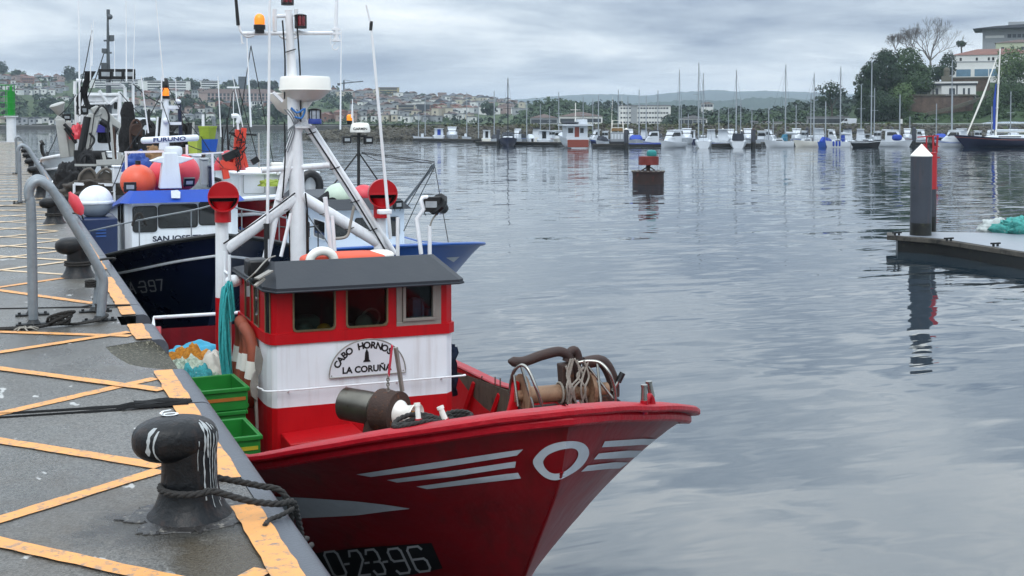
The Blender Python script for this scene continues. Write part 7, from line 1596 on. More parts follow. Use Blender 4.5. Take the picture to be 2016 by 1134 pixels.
# ---- far ridges
def ridge(name, pts, d0, d1, zbase, mat, rough=0, seed=0):
    px0, px1 = pts[0][0], pts[-1][0]; n = int((px1 - px0) / 4); G = []
    for i in range(n + 1):
        px = lerp(px0, px1, i / n); sk = interp(pts, px) + rough * mnoise.noise(V((px * .09, seed, 0))) + rough * .6 * mnoise.noise(V((px * .3, seed, 4)))
        row = []
        for j in range(9):
            t_ = j / 8; d = lerp(d0, d1, t_); z = lerp(zbase, EYE + (238 - sk) * d1 / F, math.sin(t_ * math.pi / 2))
            p = P(px, 238, d=d); row.append(V((p.x, p.y, z)))
        row.append(V((row[-1].x * 1.1, row[-1].y * 1.1, zbase - 5))); G.append(row)
    g = MB(); g.grid(G); return struct(g.build(name, mat, loc=(0, 0, 0), ang=60))
ridge('hills', [(900, 204), (1010, 197), (1090, 190), (1150, 186), (1220, 186), (1270, 189), (1330, 182), (1370, 180), (1410, 177), (1450, 181), (1500, 179), (1560, 181), (1640, 183), (1750, 190), (1900, 196)], 4000, 5000, 0, MATS['hill_blue'], 1.5, 1)
ridge('hills', [(1150, 215), (1240, 205), (1310, 200), (1370, 197), (1420, 199), (1480, 193), (1540, 192), (1590, 197), (1660, 199), (1750, 205), (1850, 214)], 1900, 2400, 0, MATS['hill_blue'], 3, 2)
# ---- town hill
SKY = [(-160, 138), (0, 141), (25, 143), (60, 149), (100, 157), (130, 157), (160, 154), (220, 158), (300, 159), (370, 160), (430, 166), (480, 167), (560, 171), (640, 178), (700, 181), (760, 180), (800, 186), (850, 192), (900, 196), (960, 200), (1040, 206), (1120, 214), (1220, 226)]
D0, D1, ZB = 650., 1200., 2.6
def hill_z(px, t_): return lerp(ZB, EYE + (238 - interp(SKY, px)) * D1 / F, t_ ** 1.05)
def on_hill(px, py):
    lo, hi = 0., 1.
    for _ in range(24):
        m_ = (lo + hi) / 2; d = lerp(D0, D1, m_); y = 238 - (hill_z(px, m_) - EYE) * F / d
        if y > py: lo = m_
        else: hi = m_
    d = lerp(D0, D1, lo); p = P(px, 238, d=d); return V((p.x, p.y, hill_z(px, lo))), d
G = []
for i in range(116):
    px = -160 + 12 * i; row = []
    for j in range(19):
        t_ = j / 18; p = P(px, 238, d=lerp(D0, D1, t_)); row.append(V((p.x, p.y, hill_z(px, t_) + (1.2 * mnoise.noise(V((px * .03, t_ * 9, 0))) if 0 < t_ < 1 else 0))))
    row.append(V((row[-1].x * 1.3, row[-1].y * 1.3, -5))); row.insert(0, V((row[0].x, row[0].y, -3))); G.append(row)
g = MB(); g.grid(G); struct(g.build('hills', MATS['grass_far'], loc=(0, 0, 0), ang=60))
# shore wall
MATS['sea_wall'] = pm('sea_wall', '45443f', .85, var=.3, scale=.2, dirt=('2a2a27', .4, .15))
g = MB(); g.grid([[P(px, 238, d=D0 - 4) * V((1, 1, 0)) + V((0, 0, z)) for z in (-2, 1.6)] + [P(px, 238, d=D0) * V((1, 1, 0)) + V((0, 0, z)) for z in (2.2, 2.7)] for px in range(-160, 1230, 30)])
tag(g.build('sea_wall', MATS['sea_wall'], loc=P(400, 238, d=D0)), 'long dark sea wall along the foot of the far town', 'sea wall')
# ---- houses
WALL = {'white': pm('render_white', 'd3d4d1', .8, var=.06, scale=.3, dirt=('a9a8a2', .25, .3)), 'cream': pm('render_cream', 'b7b09f', .8, var=.06, scale=.3), 'grey': pm('render_grey', '94989b', .8, var=.08, scale=.3), 'pink': pm('render_pink', '9a8882', .8, var=.08, scale=.3), 'brick': pm('render_brick', '7a5b50', .85, var=.12, scale=.3), 'ochre': pm('render_ochre', 'a3966e', .8, var=.08, scale=.3), 'slate': pm('render_slate', '3c4248', .8, var=.12, scale=.3)}
ROOF = {'tiled': pm('roof_tile', '704e44', .85, var=.2, scale=.5), 'brown': pm('roof_brown', '54453f', .85, var=.2, scale=.5), 'slate': pm('roof_slate', '454a50', .7, var=.15, scale=.5), 'flat': pm('roof_flat', '77777a', .8, var=.12, scale=.5)}
MATS['win_far'] = glassmat('far_window', (.05, .06, .07), .15)
_unit = {}
def unit_pane(w, h):
    k = (round(w, 2), round(h, 2))
    if k not in _unit:
        me = bpy.data.meshes.new('window'); me.from_pydata([(-w / 2, -.04, -h / 2), (w / 2, -.04, -h / 2), (w / 2, -.04, h / 2), (-w / 2, -.04, h / 2), (-w / 2, .02, -h / 2), (w / 2, .02, -h / 2), (w / 2, .02, h / 2), (-w / 2, .02, h / 2)], [], [(0, 1, 2, 3), (0, 4, 5, 1), (1, 5, 6, 2), (2, 6, 7, 3), (3, 7, 4, 0)]); me.materials.append(MATS['win_far']); _unit[k] = me
    return _unit[k]
def building(name, label, cat, base, w, dp, h, wall, roof, rt='gable', rh=None, wins=(0, 0), ws=(1.1, 1.4), yaw=0., group=None, extra=None, over=.3, wmargin=.1):
    """base: centre of the front foot. front faces the viewer (turned by yaw)"""
    base = V(base); a = math.atan2(-base.x, base.y) + yaw
    t = thing(name, label, cat, base, group, a)
    g = MB(); g.bb((-w / 2, 0, -3), (w / 2, dp, h)); g.build('wall', wall, t, local=True, ang=0)
    g = MB(); rh = rh if rh is not None else min(dp, w) * .28; o = over
    if rt == 'flat': g.bb((-w / 2 - .2, -.2, h + .003), (w / 2 + .2, dp + .2, h + .45))
    elif rt == 'gable':
        if w >= dp: pts = [(-w / 2 - o, -o, h), (w / 2 + o, -o, h), (w / 2 + o, dp + o, h), (-w / 2 - o, dp + o, h), (-w / 2 - o, dp / 2, h + rh), (w / 2 + o, dp / 2, h + rh)]; fs = [(0, 1, 5, 4), (2, 3, 4, 5), (0, 4, 3), (1, 2, 5), (3, 2, 1, 0)]
        else: pts = [(-w / 2 - o, -o, h), (w / 2 + o, -o, h), (w / 2 + o, dp + o, h), (-w / 2 - o, dp + o, h), (0, -o, h + rh), (0, dp + o, h + rh)]; fs = [(0, 1, 4), (1, 2, 5, 4), (2, 3, 5), (3, 0, 4, 5), (3, 2, 1, 0)]
        g.add(pts, fs)
    else:
        k = min(w, dp) / 2; pts = [(-w / 2 - o, -o, h), (w / 2 + o, -o, h), (w / 2 + o, dp + o, h), (-w / 2 - o, dp + o, h)]
        pts += [(-w / 2 + k, dp / 2, h + rh), (w / 2 - k, dp / 2, h + rh)] if w > dp + .1 else [(0, dp / 2, h + rh), (0.01, dp / 2, h + rh)]
        g.add(pts, [(0, 1, 5, 4), (1, 2, 5), (2, 3, 4, 5), (3, 0, 4), (3, 2, 1, 0)])
    g.build('roof', roof, t, local=True, ang=0)
    nx, nz = wins
    for iz in range(nz):
        for ix in range(nx):
            x = lerp(-w / 2 + w * wmargin, w / 2 - w * wmargin, (ix + .5) / nx); z = h * (iz + .55) / nz
            o = bpy.data.objects.new('window', unit_pane(*ws)); COL.objects.link(o); o.parent = t; o.location = (x, -.0, z)
    return t
ordn = ['first', 'second', 'third', 'fourth', 'fifth', 'sixth', 'seventh', 'eighth', 'ninth', 'tenth', 'eleventh', 'twelfth', 'thirteenth', 'fourteenth', 'fifteenth', 'sixteenth', 'seventeenth', 'eighteenth']
random.seed(101)
def row(px0, px1, py, n, hp, wp, walls, roofs, desc, jy=3, depth=9, wsz=(1.1, 1.3)):
    for i in range(n):
        px = lerp(px0, px1, (i + .5) / n) + random.uniform(-.25, .25) * (px1 - px0) / n; b_, d = on_hill(px, py + random.uniform(-jy, jy)); s_ = d / F
        h = random.uniform(*hp) * s_; w = random.uniform(*wp) * s_; wl = random.choice(walls); rf = random.choice(roofs)
        rt = 'flat' if rf == 'flat' else random.choice(('gable', 'gable', 'hip'))
        nw = max(1, int(w / 3.2)); nz = max(1, int(h / 2.9))
        building('house' if w < 18 else 'apartment_block', '%s %s with %s roof, %s from left in %s' % (wl, 'house' if w < 18 else 'block', rf, ordn[i], desc), 'house' if w < 18 else 'apartments', b_, w, depth * random.uniform(.8, 1.2), h, WALL[wl], ROOF[rf], rt, None, (nw, nz), wsz, random.uniform(-.5, .5), 'houses of the hillside town')
row(-10, 130, 158, 12, (6, 10), (9, 15), ['grey', 'white', 'pink', 'grey'], ['tiled', 'brown', 'slate'], 'highest row of left hill')
row(0, 118, 169, 11, (6, 10), (9, 15), ['white', 'grey', 'brick', 'cream'], ['tiled', 'brown', 'tiled'], 'second row of left hill')
row(20, 118, 184, 11, (7, 11), (8, 13), ['white', 'white', 'grey'], ['slate', 'brown', 'flat'], 'third row of left hill')
row(80, 152, 199, 7, (5, 8), (7, 11), ['white', 'grey'], ['slate', 'brown'], 'row above the dark wood')
row(5, 145, 244, 11, (7, 12), (10, 20), ['white', 'grey', 'cream', 'grey'], ['brown', 'slate', 'flat'], 'shore row behind light post', 2)
row(245, 400, 190, 13, (8, 13), (10, 17), ['pink', 'white', 'grey', 'brick'], ['brown', 'tiled', 'slate'], 'row below the balcony blocks')
row(245, 372, 208, 11, (9, 14), (10, 16), ['pink', 'cream', 'white', 'grey'], ['brown', 'tiled'], 'row behind white radar pylon')
row(330, 420, 237, 5, (10, 15), (12, 18), ['white', 'grey'], ['slate', 'brown'], 'shore row right of pylon')
row(380, 530, 213, 11, (7, 11), (9, 15), ['white', 'cream', 'white', 'brick'], ['brown', 'slate', 'tiled'], 'row under long pink building')
row(640, 745, 189, 9, (7, 12), (11, 17), ['white', 'grey', 'cream', 'pink'], ['tiled', 'slate', 'brown'], 'row left of ochre block')
row(795, 1020, 199, 15, (5, 9), (11, 17), ['white', 'grey', 'pink', 'cream'], ['brown', 'slate', 'flat'], 'row right of ochre block')
row(690, 860, 201, 16, (8, 12), (10, 15), ['pink', 'grey', 'white', 'cream', 'grey'], ['brown', 'tiled', 'brown', 'slate'], 'second row of dense town')
row(860, 1030, 211, 13, (8, 12), (10, 16), ['grey', 'white', 'pink', 'cream'], ['brown', 'slate', 'flat'], 'row right of dark mansion')
row(690, 800, 221, 8, (13, 18), (12, 19), ['grey', 'pink', 'grey', 'white'], ['brown', 'slate', 'flat'], 'third row of dense town')
row(850, 925, 228, 6, (16, 21), (12, 17), ['cream', 'cream', 'white'], ['flat', 'tiled', 'brown'], 'row of tall cream blocks')
row(925, 1040, 226, 8, (12, 17), (12, 18), ['grey', 'pink', 'white'], ['brown', 'flat'], 'row right of cream blocks')
row(690, 1000, 194, 18, (7, 10), (12, 18), ['grey', 'white', 'pink', 'cream'], ['brown', 'slate', 'brown', 'flat'], 'upper packed row of town')
row(690, 930, 208, 17, (8, 12), (12, 17), ['pink', 'white', 'grey', 'cream', 'brick'], ['brown', 'slate', 'brown'], 'middle packed row of town')
row(700, 940, 215, 17, (9, 13), (12, 16), ['white', 'grey', 'pink', 'white'], ['brown', 'slate', 'flat'], 'lower packed row of town')
row(700, 930, 231, 17, (9, 13), (11, 15), ['white', 'grey', 'cream', 'pink'], ['flat', 'slate', 'brown'], 'packed row behind the promenade')
row(230, 420, 222, 14, (9, 13), (10, 15), ['white', 'grey', 'pink', 'cream'], ['brown', 'slate'], 'lower row behind pylon mast')
row(0, 130, 177, 11, (6, 9), (8, 12), ['white', 'white', 'grey'], ['brown', 'slate'], 'packed row of left hill')
row(605, 700, 238, 7, (13, 18), (13, 18), ['brick', 'pink', 'brick'], ['tiled', 'brown'], 'brick terrace above rock breakwater')
row(700, 940, 239, 18, (9, 13), (10, 15), ['white', 'grey', 'white', 'cream'], ['slate', 'flat', 'brown'], 'row along the town promenade')
def special(name, label, cat, px0, px1, py0, py1, wall, roof, rt, wins, ws, rhp=0, dp=14, yaw=0):
    b_, d = on_hill((px0 + px1) / 2, py1); s_ = d / F
    return building(name, label, cat, b_, (px1 - px0) * s_, dp, (py1 - py0) * s_, WALL[wall], ROOF[roof], rt, rhp * s_, wins, ws, yaw)
special('apartment_block', 'orange brick block on the left hill, wider than the houses round it', 'apartments', 42, 68, 153, 164, 'brick', 'tiled', 'hip', (5, 2), (1.2, 1.3), 3)
special('balcony_block', 'long grey white balcony block on the ridge, left part behind the lamp gantry', 'apartments', 180, 280, 157, 176, 'white', 'flat', 'flat', (10, 4), (3.4, 1.1), 0)
special('balcony_block', 'long grey white balcony block on the ridge right of the amber beacon', 'apartments', 284, 374, 160, 180, 'white', 'flat', 'flat', (9, 4), (3.6, 1.1), 0)
special('balcony_block', 'shorter white balcony block on the ridge above the pink building', 'apartments', 394, 432, 160, 178, 'white', 'flat', 'flat', (4, 4), (3.4, 1.1), 0)
special('long_building', 'long pink two storey building with dull purple roof on the hill', 'building', 394, 552, 184, 204, 'pink', 'brown', 'hip', (17, 3), (1.6, 1.9), 9)
special('tower_house', 'dark square tower house on the ridge between round trees', 'tower', 470, 486, 152, 178, 'slate', 'slate', 'flat', (2, 2), (1.4, 1.6), 0, 8)
special('white_house', 'pale gabled house standing alone in front of the round ridge tree', 'house', 378, 390, 178, 193, 'grey', 'slate', 'gable', (2, 2), (1.2, 1.4), 4, 8)
special('white_villa', 'white villa among dark trees right of the folded crane', 'villa', 494, 518, 200, 214, 'white', 'slate', 'flat', (4, 2), (1.2, 1.6), 0)
special('ochre_block', 'broad ochre block on top of the town ridge', 'apartments', 744, 786, 173, 188, 'ochre', 'brown', 'flat', (8, 3), (1.8, 1.6), 0)
special('mansion', 'white mansion under a big dark hipped roof on the ridge', 'mansion', 876, 912, 190, 199, 'white', 'slate', 'hip', (6, 1), (1.6, 1.8), 0)
special('mansion_roof_hall', 'dark hipped pavilion standing up on the ridge mansion', 'pavilion', 881, 904, 184, 191, 'slate', 'slate', 'hip', (3, 1), (1.4, 1.0), 6)
special('office_block', 'dark slate office block in the middle of the town', 'office', 820, 846, 206, 227, 'slate', 'flat', 'flat', (5, 4), (2., 1.6), 0)
special('market_hall', 'wide cream hall with white upper storey near the town centre', 'hall', 781, 818, 207, 224, 'cream', 'flat', 'flat', (7, 3), (1.6, 1.5), 0)
special('red_roof_block', 'low block with bright tiled roof right of the dark office block', 'house', 846, 868, 208, 218, 'brick', 'tiled', 'gable', (4, 2), (1.3, 1.4), 4)
# tower crane on the ridge
b_, d = on_hill(678, 186); s_ = d / F; t = thing('tower_crane', 'grey tower crane with long jib above the town', 'crane', b_); q = lambda x, y: P(x, y, d=d)
g = MB(); g.bar(q(677, 188), q(677, 158), 1.1, 1.1); g.build('tower', MATS['mast_dark'], t); g = MB(); g.bar(q(664, 165), q(715, 160), .9, .9); g.cyl(q(677, 157), q(700, 162), .15); g.build('jib', MATS['mast_dark'], t); g = MB(); g.box(q(667, 166.5), (2.4, 1.4, 1.8)); g.build('counterweight', MATS['mast_dark'], t)
# ---- woods on the hillside (uncountable): leaf clumps over the slope
random.seed(55); g = MB(); g2 = MB()
def keep(px, py):
    if px < 155: return 200 < py < 238 or (py < 200 and random.random() < .45)
    if px < 600: return py > 196 and random.random() < .8 or random.random() < .35
    if px < 690: return py < 214 or random.random() < .3
    return random.random() < .13
for k in range(1500):
    px = random.uniform(-60, 1090); py = random.uniform(interp(SKY, px) + 1, 247)
    if not keep(px, py): continue
    b_, d = on_hill(px, py); s_ = d / F; R = random.uniform(4, 9) * s_
    leaves(g if random.random() < .65 else g2, b_ + V((0, 0, R * .5)), (R * 1.2, R, R * .95), 26, R * .75, k)
for px in range(575, 945, 14):    # promenade planting
    b_, d = on_hill(px + random.uniform(-4, 4), 248); R = random.uniform(2.5, 4) * d / F * 1.3; leaves(g2, b_ + V((0, 0, R * 1.2)), (R * 1.3, R, R), 24, R * .7, px)
g.v and struct(g.build('hillside_wood', LEAF['far'], loc=(0, 0, 0), ang=0), 'stuff'); struct(g2.build('hillside_wood', LEAF['farg'], loc=(0, 0, 0), ang=0), 'stuff')
def far_tree(px, py, wpx, hpx, label, leaf='far', n=260):
    b_, d = on_hill(px, py); s_ = d / F; R = wpx * s_ / 2; h = hpx * s_
    tree(label, b_, [(b_ + V((0, 0, h * .58)), (R, R, h * .42)), (b_ + V((R * .4, 0, h * .4)), (R * .7, R * .7, h * .3))], LEAF[leaf], n, R * .38, group='big trees on the town ridge', gap=.3)
for a in ((6, 148, 20, 28, 'broad dark tree at the left end of the ridge'), (36, 147, 14, 9, 'low dark tree crest on the left hill'), (137, 163, 26, 34, 'tall dark tree on the ridge left of the trawler mast'), (154, 160, 12, 20, 'narrow dark tree beside the tall one on the ridge'), (383, 180, 24, 24, 'round dark tree above the lone pale house'), (456, 174, 20, 18, 'leafy tree left of the dark tower house'), (498, 176, 20, 20, 'round ridge tree just right of the dark tower house'), (516, 177, 19, 18, 'second round ridge tree right of the tower house'), (536, 178, 26, 19, 'wide ridge tree left of the white radar dome'), (440, 236, 34, 30, 'big green tree at the shore left of the folded crane'), (466, 232, 26, 34, 'dark tree behind the folded crane'), (545, 238, 40, 34, 'wide dark tree left of the tripod mast'), (365, 222, 30, 36, 'tall dark wood edge right of the pylon mast'), (686, 200, 16, 20, 'dark tree left of the grey town blocks'), (862, 200, 12, 10, 'small round tree left of the ridge mansion'), (960, 232, 30, 34, 'dark green tree behind the marina at left'), (100, 222, 44, 30, 'massive dark tree in the left hill wood')): far_tree(*a)
# ---- low land behind the marina
LD = [(580, 279), (700, 281), (830, 284), (1000, 300), (1200, 315), (1500, 322), (1760, 322), (2100, 318), (2400, 318)]   # waterline depth by photo column
def emb(px, o=0, z=0): p = P(px, 238, d=interp(LD, px) + o); return V((p.x, p.y, z))
G = []
for px in range(600, 2420, 20):
    zt_ = interp([(600, .8), (680, 2.2), (1000, 2.6), (2400, 2.9)], px)
    G.append([emb(px, -1, -1.5), emb(px, 0, 0), emb(px, 5, zt_), emb(px, 14, zt_ + .1), emb(px, interp([(600, 14.5), (700, 16), (960, 20), (1010, 330), (2400, 330)], px), zt_ - .1 if px > 990 else -1.5)])
g = MB(); g.grid(G); struct(g.build('shore_ground', pm('shore_ground', '41462f', .9, var=.3, scale=.08, dirt=('2c3522', .4, .06), spec=.2), loc=(0, 0, 0), ang=60))
MATS['rock'] = pm('breakwater_rock', '4b483f', .9, var=.45, scale=.6, dirt=('23211c', .45, .5), bump=.05, bscale=3)
random.seed(66); g = MB(); oct_ = []
bm_ = bmesh.new(); bmesh.ops.create_icosphere(bm_, subdivisions=1, radius=1); RV = [v.co.copy() for v in bm_.verts]; RF = [tuple(v.index for v in f.verts) for f in bm_.faces]; bm_.free()
for k in range(2300):
    px = random.uniform(596, 2060) if k > 900 else random.uniform(596, 1010); f_ = random.random(); zt_ = interp([(600, .8), (680, 2.2), (1000, 2.6), (2400, 2.9)], px)
    c = emb(px, lerp(-1.2, 5.5, f_), lerp(-.1, zt_, f_) + random.uniform(-.1, .25)); r = random.uniform(.35, .85); R_ = Matrix.Rotation(random.uniform(0, 6), 3, (random.random(), random.random(), 1))
    g.add([c + R_ @ V((v.x * r * 1.3 * random.uniform(.8, 1.15), v.y * r * random.uniform(.8, 1.15), v.z * r * .8 * random.uniform(.8, 1.15))) for v in RV], RF)
struct(g.build('breakwater_rocks', MATS['rock'], loc=(0, 0, 0), ang=20), 'stuff')
# scrub on the breakwater crown and road side
random.seed(67); g = MB()
for k in range(620):
    px = random.uniform(610, 1800); o = random.uniform(5, 14); c = emb(px, o, interp([(600, .8), (680, 2.2), (1000, 2.6), (2400, 2.9)], px)); R = random.uniform(.5, 1.1) * (1.0 if px > 720 else .5)
    leaves(g, c + V((0, 0, R * .3)), (R * 1.8, R, R * .7), 22, R * .6, k)
struct(g.build('roadside_scrub', leafmat('leaf_olive', (.03, .04, .02), (.10, .105, .05), .3), loc=(0, 0, 0), ang=0), 'stuff')
# road rail along the right bank
t = thing('road_barrier', 'pale metal barrier running along the bank road behind the yachts', 'barrier', emb(1700, 8, 2.9)); g = MB()
g.tube([emb(px, 8, 3.55) for px in range(1480, 2420, 60)], .09, 6); g.tube([emb(px, 8, 3.2) for px in range(1480, 2420, 60)], .05, 6); g.build('rail', MATS['boat_grey'], t)
for px in range(1480, 2080, 24): g = MB(); g.cyl(emb(px, 8, 2.8), emb(px, 8, 3.55), .05, n=6); g.build('post', MATS['boat_grey'], t)
# woods behind the marina: mounds of trees
def mound(pts, d0, d1, n, rpx, leaf, seed, zb=2.4):
    random.seed(seed); gs = MB(); px0, px1 = pts[0][0], pts[-1][0]
    for k in range(n):
        px = random.uniform(px0, px1); t_ = random.random() ** .8; d = lerp(d0, d1, t_); sk = interp(pts, px) + 3
        z = lerp(zb, EYE + (238 - sk) * d / F, t_ ** .7 if t_ > .15 else t_); p = P(px, 238, d=d); R = random.uniform(.6, 1.2) * rpx * d / F
        leaves(gs, V((p.x, p.y, max(zb, z - R * .6))), (R * 1.15, R, R), 40, R * .5, k)
    return gs
mound([(1015, 232), (1030, 212), (1050, 199), (1080, 192), (1110, 192), (1140, 199), (1170, 207), (1200, 212), (1216, 232)], 560, 700, 210, 11, 'farg', 71).build('wood', LEAF['farg'], loc=(0, 0, 0), ang=0)
mound([(1150, 205), (1180, 192), (1210, 196), (1240, 205), (1290, 208), (1310, 214)], 800, 900, 90, 10, 'far', 72).build('wood', LEAF['far'], loc=(0, 0, 0), ang=0)
mound([(1310, 212), (1340, 206), (1380, 209), (1420, 214), (1450, 210), (1490, 217), (1530, 208), (1560, 200), (1600, 192), (1640, 186), (1680, 188), (1720, 195)], 480, 640, 420, 12, 'far', 73).build('wood', LEAF['far'], loc=(0, 0, 0), ang=0)
mound([(1330, 232), (1400, 224), (1480, 222), (1560, 214), (1600, 212), (1700, 206)], 440, 480, 200, 10, 'farg', 74).build('wood', LEAF['farg'], loc=(0, 0, 0), ang=0)
for o in bpy.data.objects:
    if o.name.startswith('wood'): o['kind'] = 'stuff'
# buildings behind the marina
def flatb(name, label, cat, px0, px1, py0, py1, d, wall, roof, rt, wins, ws, rhp=0, dp=14, yaw=0., wm=.04):
    p = P((px0 + px1) / 2, 238, d=d); p.z = EYE + (238 - py1) * d / F; s_ = d / F
    return building(name, label, cat, p, (px1 - px0) * s_, dp, (py1 - py0) * s_, wall, roof, rt, rhp * s_, wins, ws, yaw, wmargin=wm)
flatb('hotel', 'white four storey hotel with rows of windows behind the marina', 'hotel', 1217, 1320, 209, 246, 545, WALL['white'], ROOF['flat'], 'flat', (17, 4), (.95, .72), 0, 14)
p = P(1248, 238, d=544.6); o = building('stair_wing', 'blank pale stair wing on the front of the white hotel', 'building', V((p.x, p.y, EYE - 8 * 544 / F)), 12 * 545 / F, 1.2, 37 * 545 / F, WALL['grey'], ROOF['flat'], 'flat', 0, (0, 0))
flatb('warehouse', 'low hall with dull purple roof behind the marina', 'hall', 1044, 1098, 232, 247, 480, WALL['grey'], ROOF['brown'], 'hip', (7, 1), (1.6, 1.4), 8)
flatb('boat_hall', 'white hall with broad dull reddish roof behind the brown motor yacht', 'hall', 1100, 1186, 229, 247, 440, WALL['white'], ROOF['brown'], 'hip', (9, 1), (1.8, 1.4), 9)
flatb('white_hall', 'pale hall with gabled roof behind the tallest mast', 'hall', 1336, 1392, 234, 247, 430, WALL['white'], ROOF['flat'], 'gable', (6, 1), (1.4, 1.4), 7)
flatb('white_house', 'white house standing high among the woods right of the tallest mast', 'house', 1380, 1404, 204, 213, 600, WALL['white'], ROOF['brown'], 'hip', (4, 1), (1.2, 1.2), 4)
for i, (x0, x1, y0) in enumerate(((1478, 1492, 241), (1500, 1516, 240), (1524, 1540, 242), (1560, 1580, 241), (1588, 1606, 240))):
    flatb('shed', 'low pale shed, %s from left in the row behind the right hand yachts' % ordn[i], 'shed', x0, x1, y0, 247, 420, WALL['white' if i % 2 else 'grey'], ROOF['brown' if i % 2 else 'flat'], 'gable' if i % 2 else 'flat', (2, 1), (1, 1), 2, 6)
flatb('canopy_building', 'long low building with pale flat roof left of the parked van', 'building', 1590, 1680, 232, 246, 400, WALL['grey'], ROOF['flat'], 'flat', (10, 1), (1.6, 1.4))
# van
p = emb(1672, 14, 2.95); a = math.atan2(-p.x, p.y); s_ = (interp(LD, 1672) + 14) / F
t = thing('parked_van', 'white panel van parked on the bank road behind the yachts', 'van', p, None, a)
g = MB(); g.prism([(-2.2, .35), (1.9, .35), (1.95, 2.0), (-.9, 2.05), (-1.7, 1.25), (-2.2, 1.0)], (0, -.9, 0), (1, 0, 0), (0, 0, 1), -1.9); g.build('body', BM['w'], t, local=True, bevel=.06)
for x in (-1.4, 1.2): g = MB(); g.tube([V((x, -.92, .35)), V((x, 1.0, .35))], .34, 14); g.build('wheel', MATS['black'], t, local=True)
g = MB(); g.prism([(-1.55, 1.3), (-.5, 1.3), (-.5, 1.9), (-.95, 1.9)], (0, -.91, 0), (1, 0, 0), (0, 0, 1), .02); g.build('window', MATS['dgl'], t, local=True)
# ================================================================== wooded headland with buildings at right
def HL_z(px, d):
    left = interp([(322, 2.9), (345, 4), (380, 9), (430, 16), (520, 19)], d)
    mid = interp([(322, 2.9), (338, 3.4), (352, 6.0), (356, 11.4), (372, 11.6), (392, 16.5), (430, 18), (520, 20)], d)
    right = interp([(322, 2.9), (338, 4.5), (360, 9.5), (385, 15.5), (400, 17), (430, 18), (520, 20)], d)
    a = min(1, max(0, (px - 1768) / 20)); b = min(1, max(0, (px - 1915) / 40)); l0 = min(1, max(0, (px - 1655) / 60))
    return lerp(2.9, lerp(lerp(left, mid, a), right, b), l0)
G = []
for i in range(90):
    px = 1640 + 9 * i; G.append([V((*P(px, 238, d=d).xy, HL_z(px, d) + .25 * mnoise.noise(V((px * .05, d * .1, 0))))) for d in (334, 338, 345, 351, 352.5, 355.5, 357, 364, 372, 380, 388, 396, 410, 430, 470, 520)])
g = MB(); g.grid(G); struct(g.build('headland', MATS['grass'], loc=(0, 0, 0), ang=50))
hp = lambda px, py, d: P(px, py, d=d)
def onh(px, d): p = P(px, 238, d=d); return V((p.x, p.y, HL_z(px, d)))
# retaining wall and path
MATS['old_stone'] = pm('old_stone_wall', '5a4c42', .9, var=.4, scale=.7, dirt=('3a2d26', .40, .5), bump=.08, bscale=2.5, streak=('2c2a26', .4, 1.2))
zt_ = 11.6; g = MB()
A = [hp(px, 238, d).xy for px, d in ((1782, 364), (1786, 353), (1840, 352), (1915, 353), (1924, 366))]
n = len(A); g.add([V((*p, 3.5)) for p in A] + [V((*p, zt_)) for p in A], [(i, i + 1, n + i + 1, n + i) for i in range(n - 1)]); o = g.build('wall_face', MATS['old_stone'], None, ang=0)
tw = thing('retaining_wall', 'rough brown stone retaining wall under the white pavilion', 'wall', (A[2][0], A[2][1], 3.5)); o.parent = tw; o.location = -tw.location
g = MB()
for a, b_ in zip(A, A[1:]): g.bar(V((*a, zt_ + .15)), V((*b_, zt_ + .15)), .7, .45)
g.build('coping', MATS['rough_conc'], tw)
g = MB(); pts = [hp(1795, 232, 348), hp(1835, 222, 350), hp(1870, 214, 350.5), hp(1905, 203, 350.8), hp(1945, 190, 362)]
for a, b_ in zip(pts, pts[1:]): g.bar(a, b_, .5, 1.0)
tag(g.build('ramp_wall', MATS['rough_conc'], loc=pts[0]), 'grey slanting ramp wall climbing the grass slope below the pavilion', 'ramp wall')
flatb('upper_wall', 'dark brown stone wall behind the white pavilion below the white building', 'wall', 1868, 1945, 155, 176, 380, MATS['old_stone'], MATS['rough_conc'], 'flat', (0, 0), (1, 1), 0, 6)
# pavilion
d = 360.; s_ = d / F; z0 = 11.5; fr = hp(1864, 238, d); a = math.atan2(-fr.x, fr.y)
t = thing('pavilion', 'low white pavilion with flat roof, dark band and small stone cupola', 'pavilion', (fr.x, fr.y, z0), None, a); W = 106 * s_; H_ = 22 * s_
g = MB(); g.bb((-W / 2, 0, -.5), (-W / 2 + 28 * s_, 7, H_)); g.bb((-W / 2 + 28 * s_, .9, -.5), (-W / 2 + 42 * s_, 7, H_)); g.bb((-W / 2 + 42 * s_, 0, -.5), (W / 2, 7, H_)); g.build('wall', WALL['white'], t, local=True, ang=0)
g = MB(); g.bb((-W / 2 - .25, -.25, H_ + .003), (W / 2 + .25, 7.2, H_ + .55)); g.build('dark_band', WALL['slate'], t, local=True, ang=0); g = MB(); g.bb((-W / 2 - .5, -.5, H_ + .553), (W / 2 + .5, 7.5, H_ + 1.05)); g.build('roof', WALL['white'], t, local=True, ang=0)
for x, w_ in ((-42, 10), (-19, 5), (9, 11), (31, 4), (40, 4)):
    g = MB(); y0 = .9 if x == -19 else 0; g.bb(((x - w_ / 2) * s_, y0 - .06, .45), ((x + w_ / 2) * s_, y0 + .05, 2.4)); g.build('window', MATS['win_far'], t, local=True)
for x in (-26, 18):
    g = MB(); g.bb(((x - 1.2) * s_, -.12, -.4), ((x + 1.2) * s_, -.01, H_)); g.build('pilaster', WALL['slate'], t, local=True)
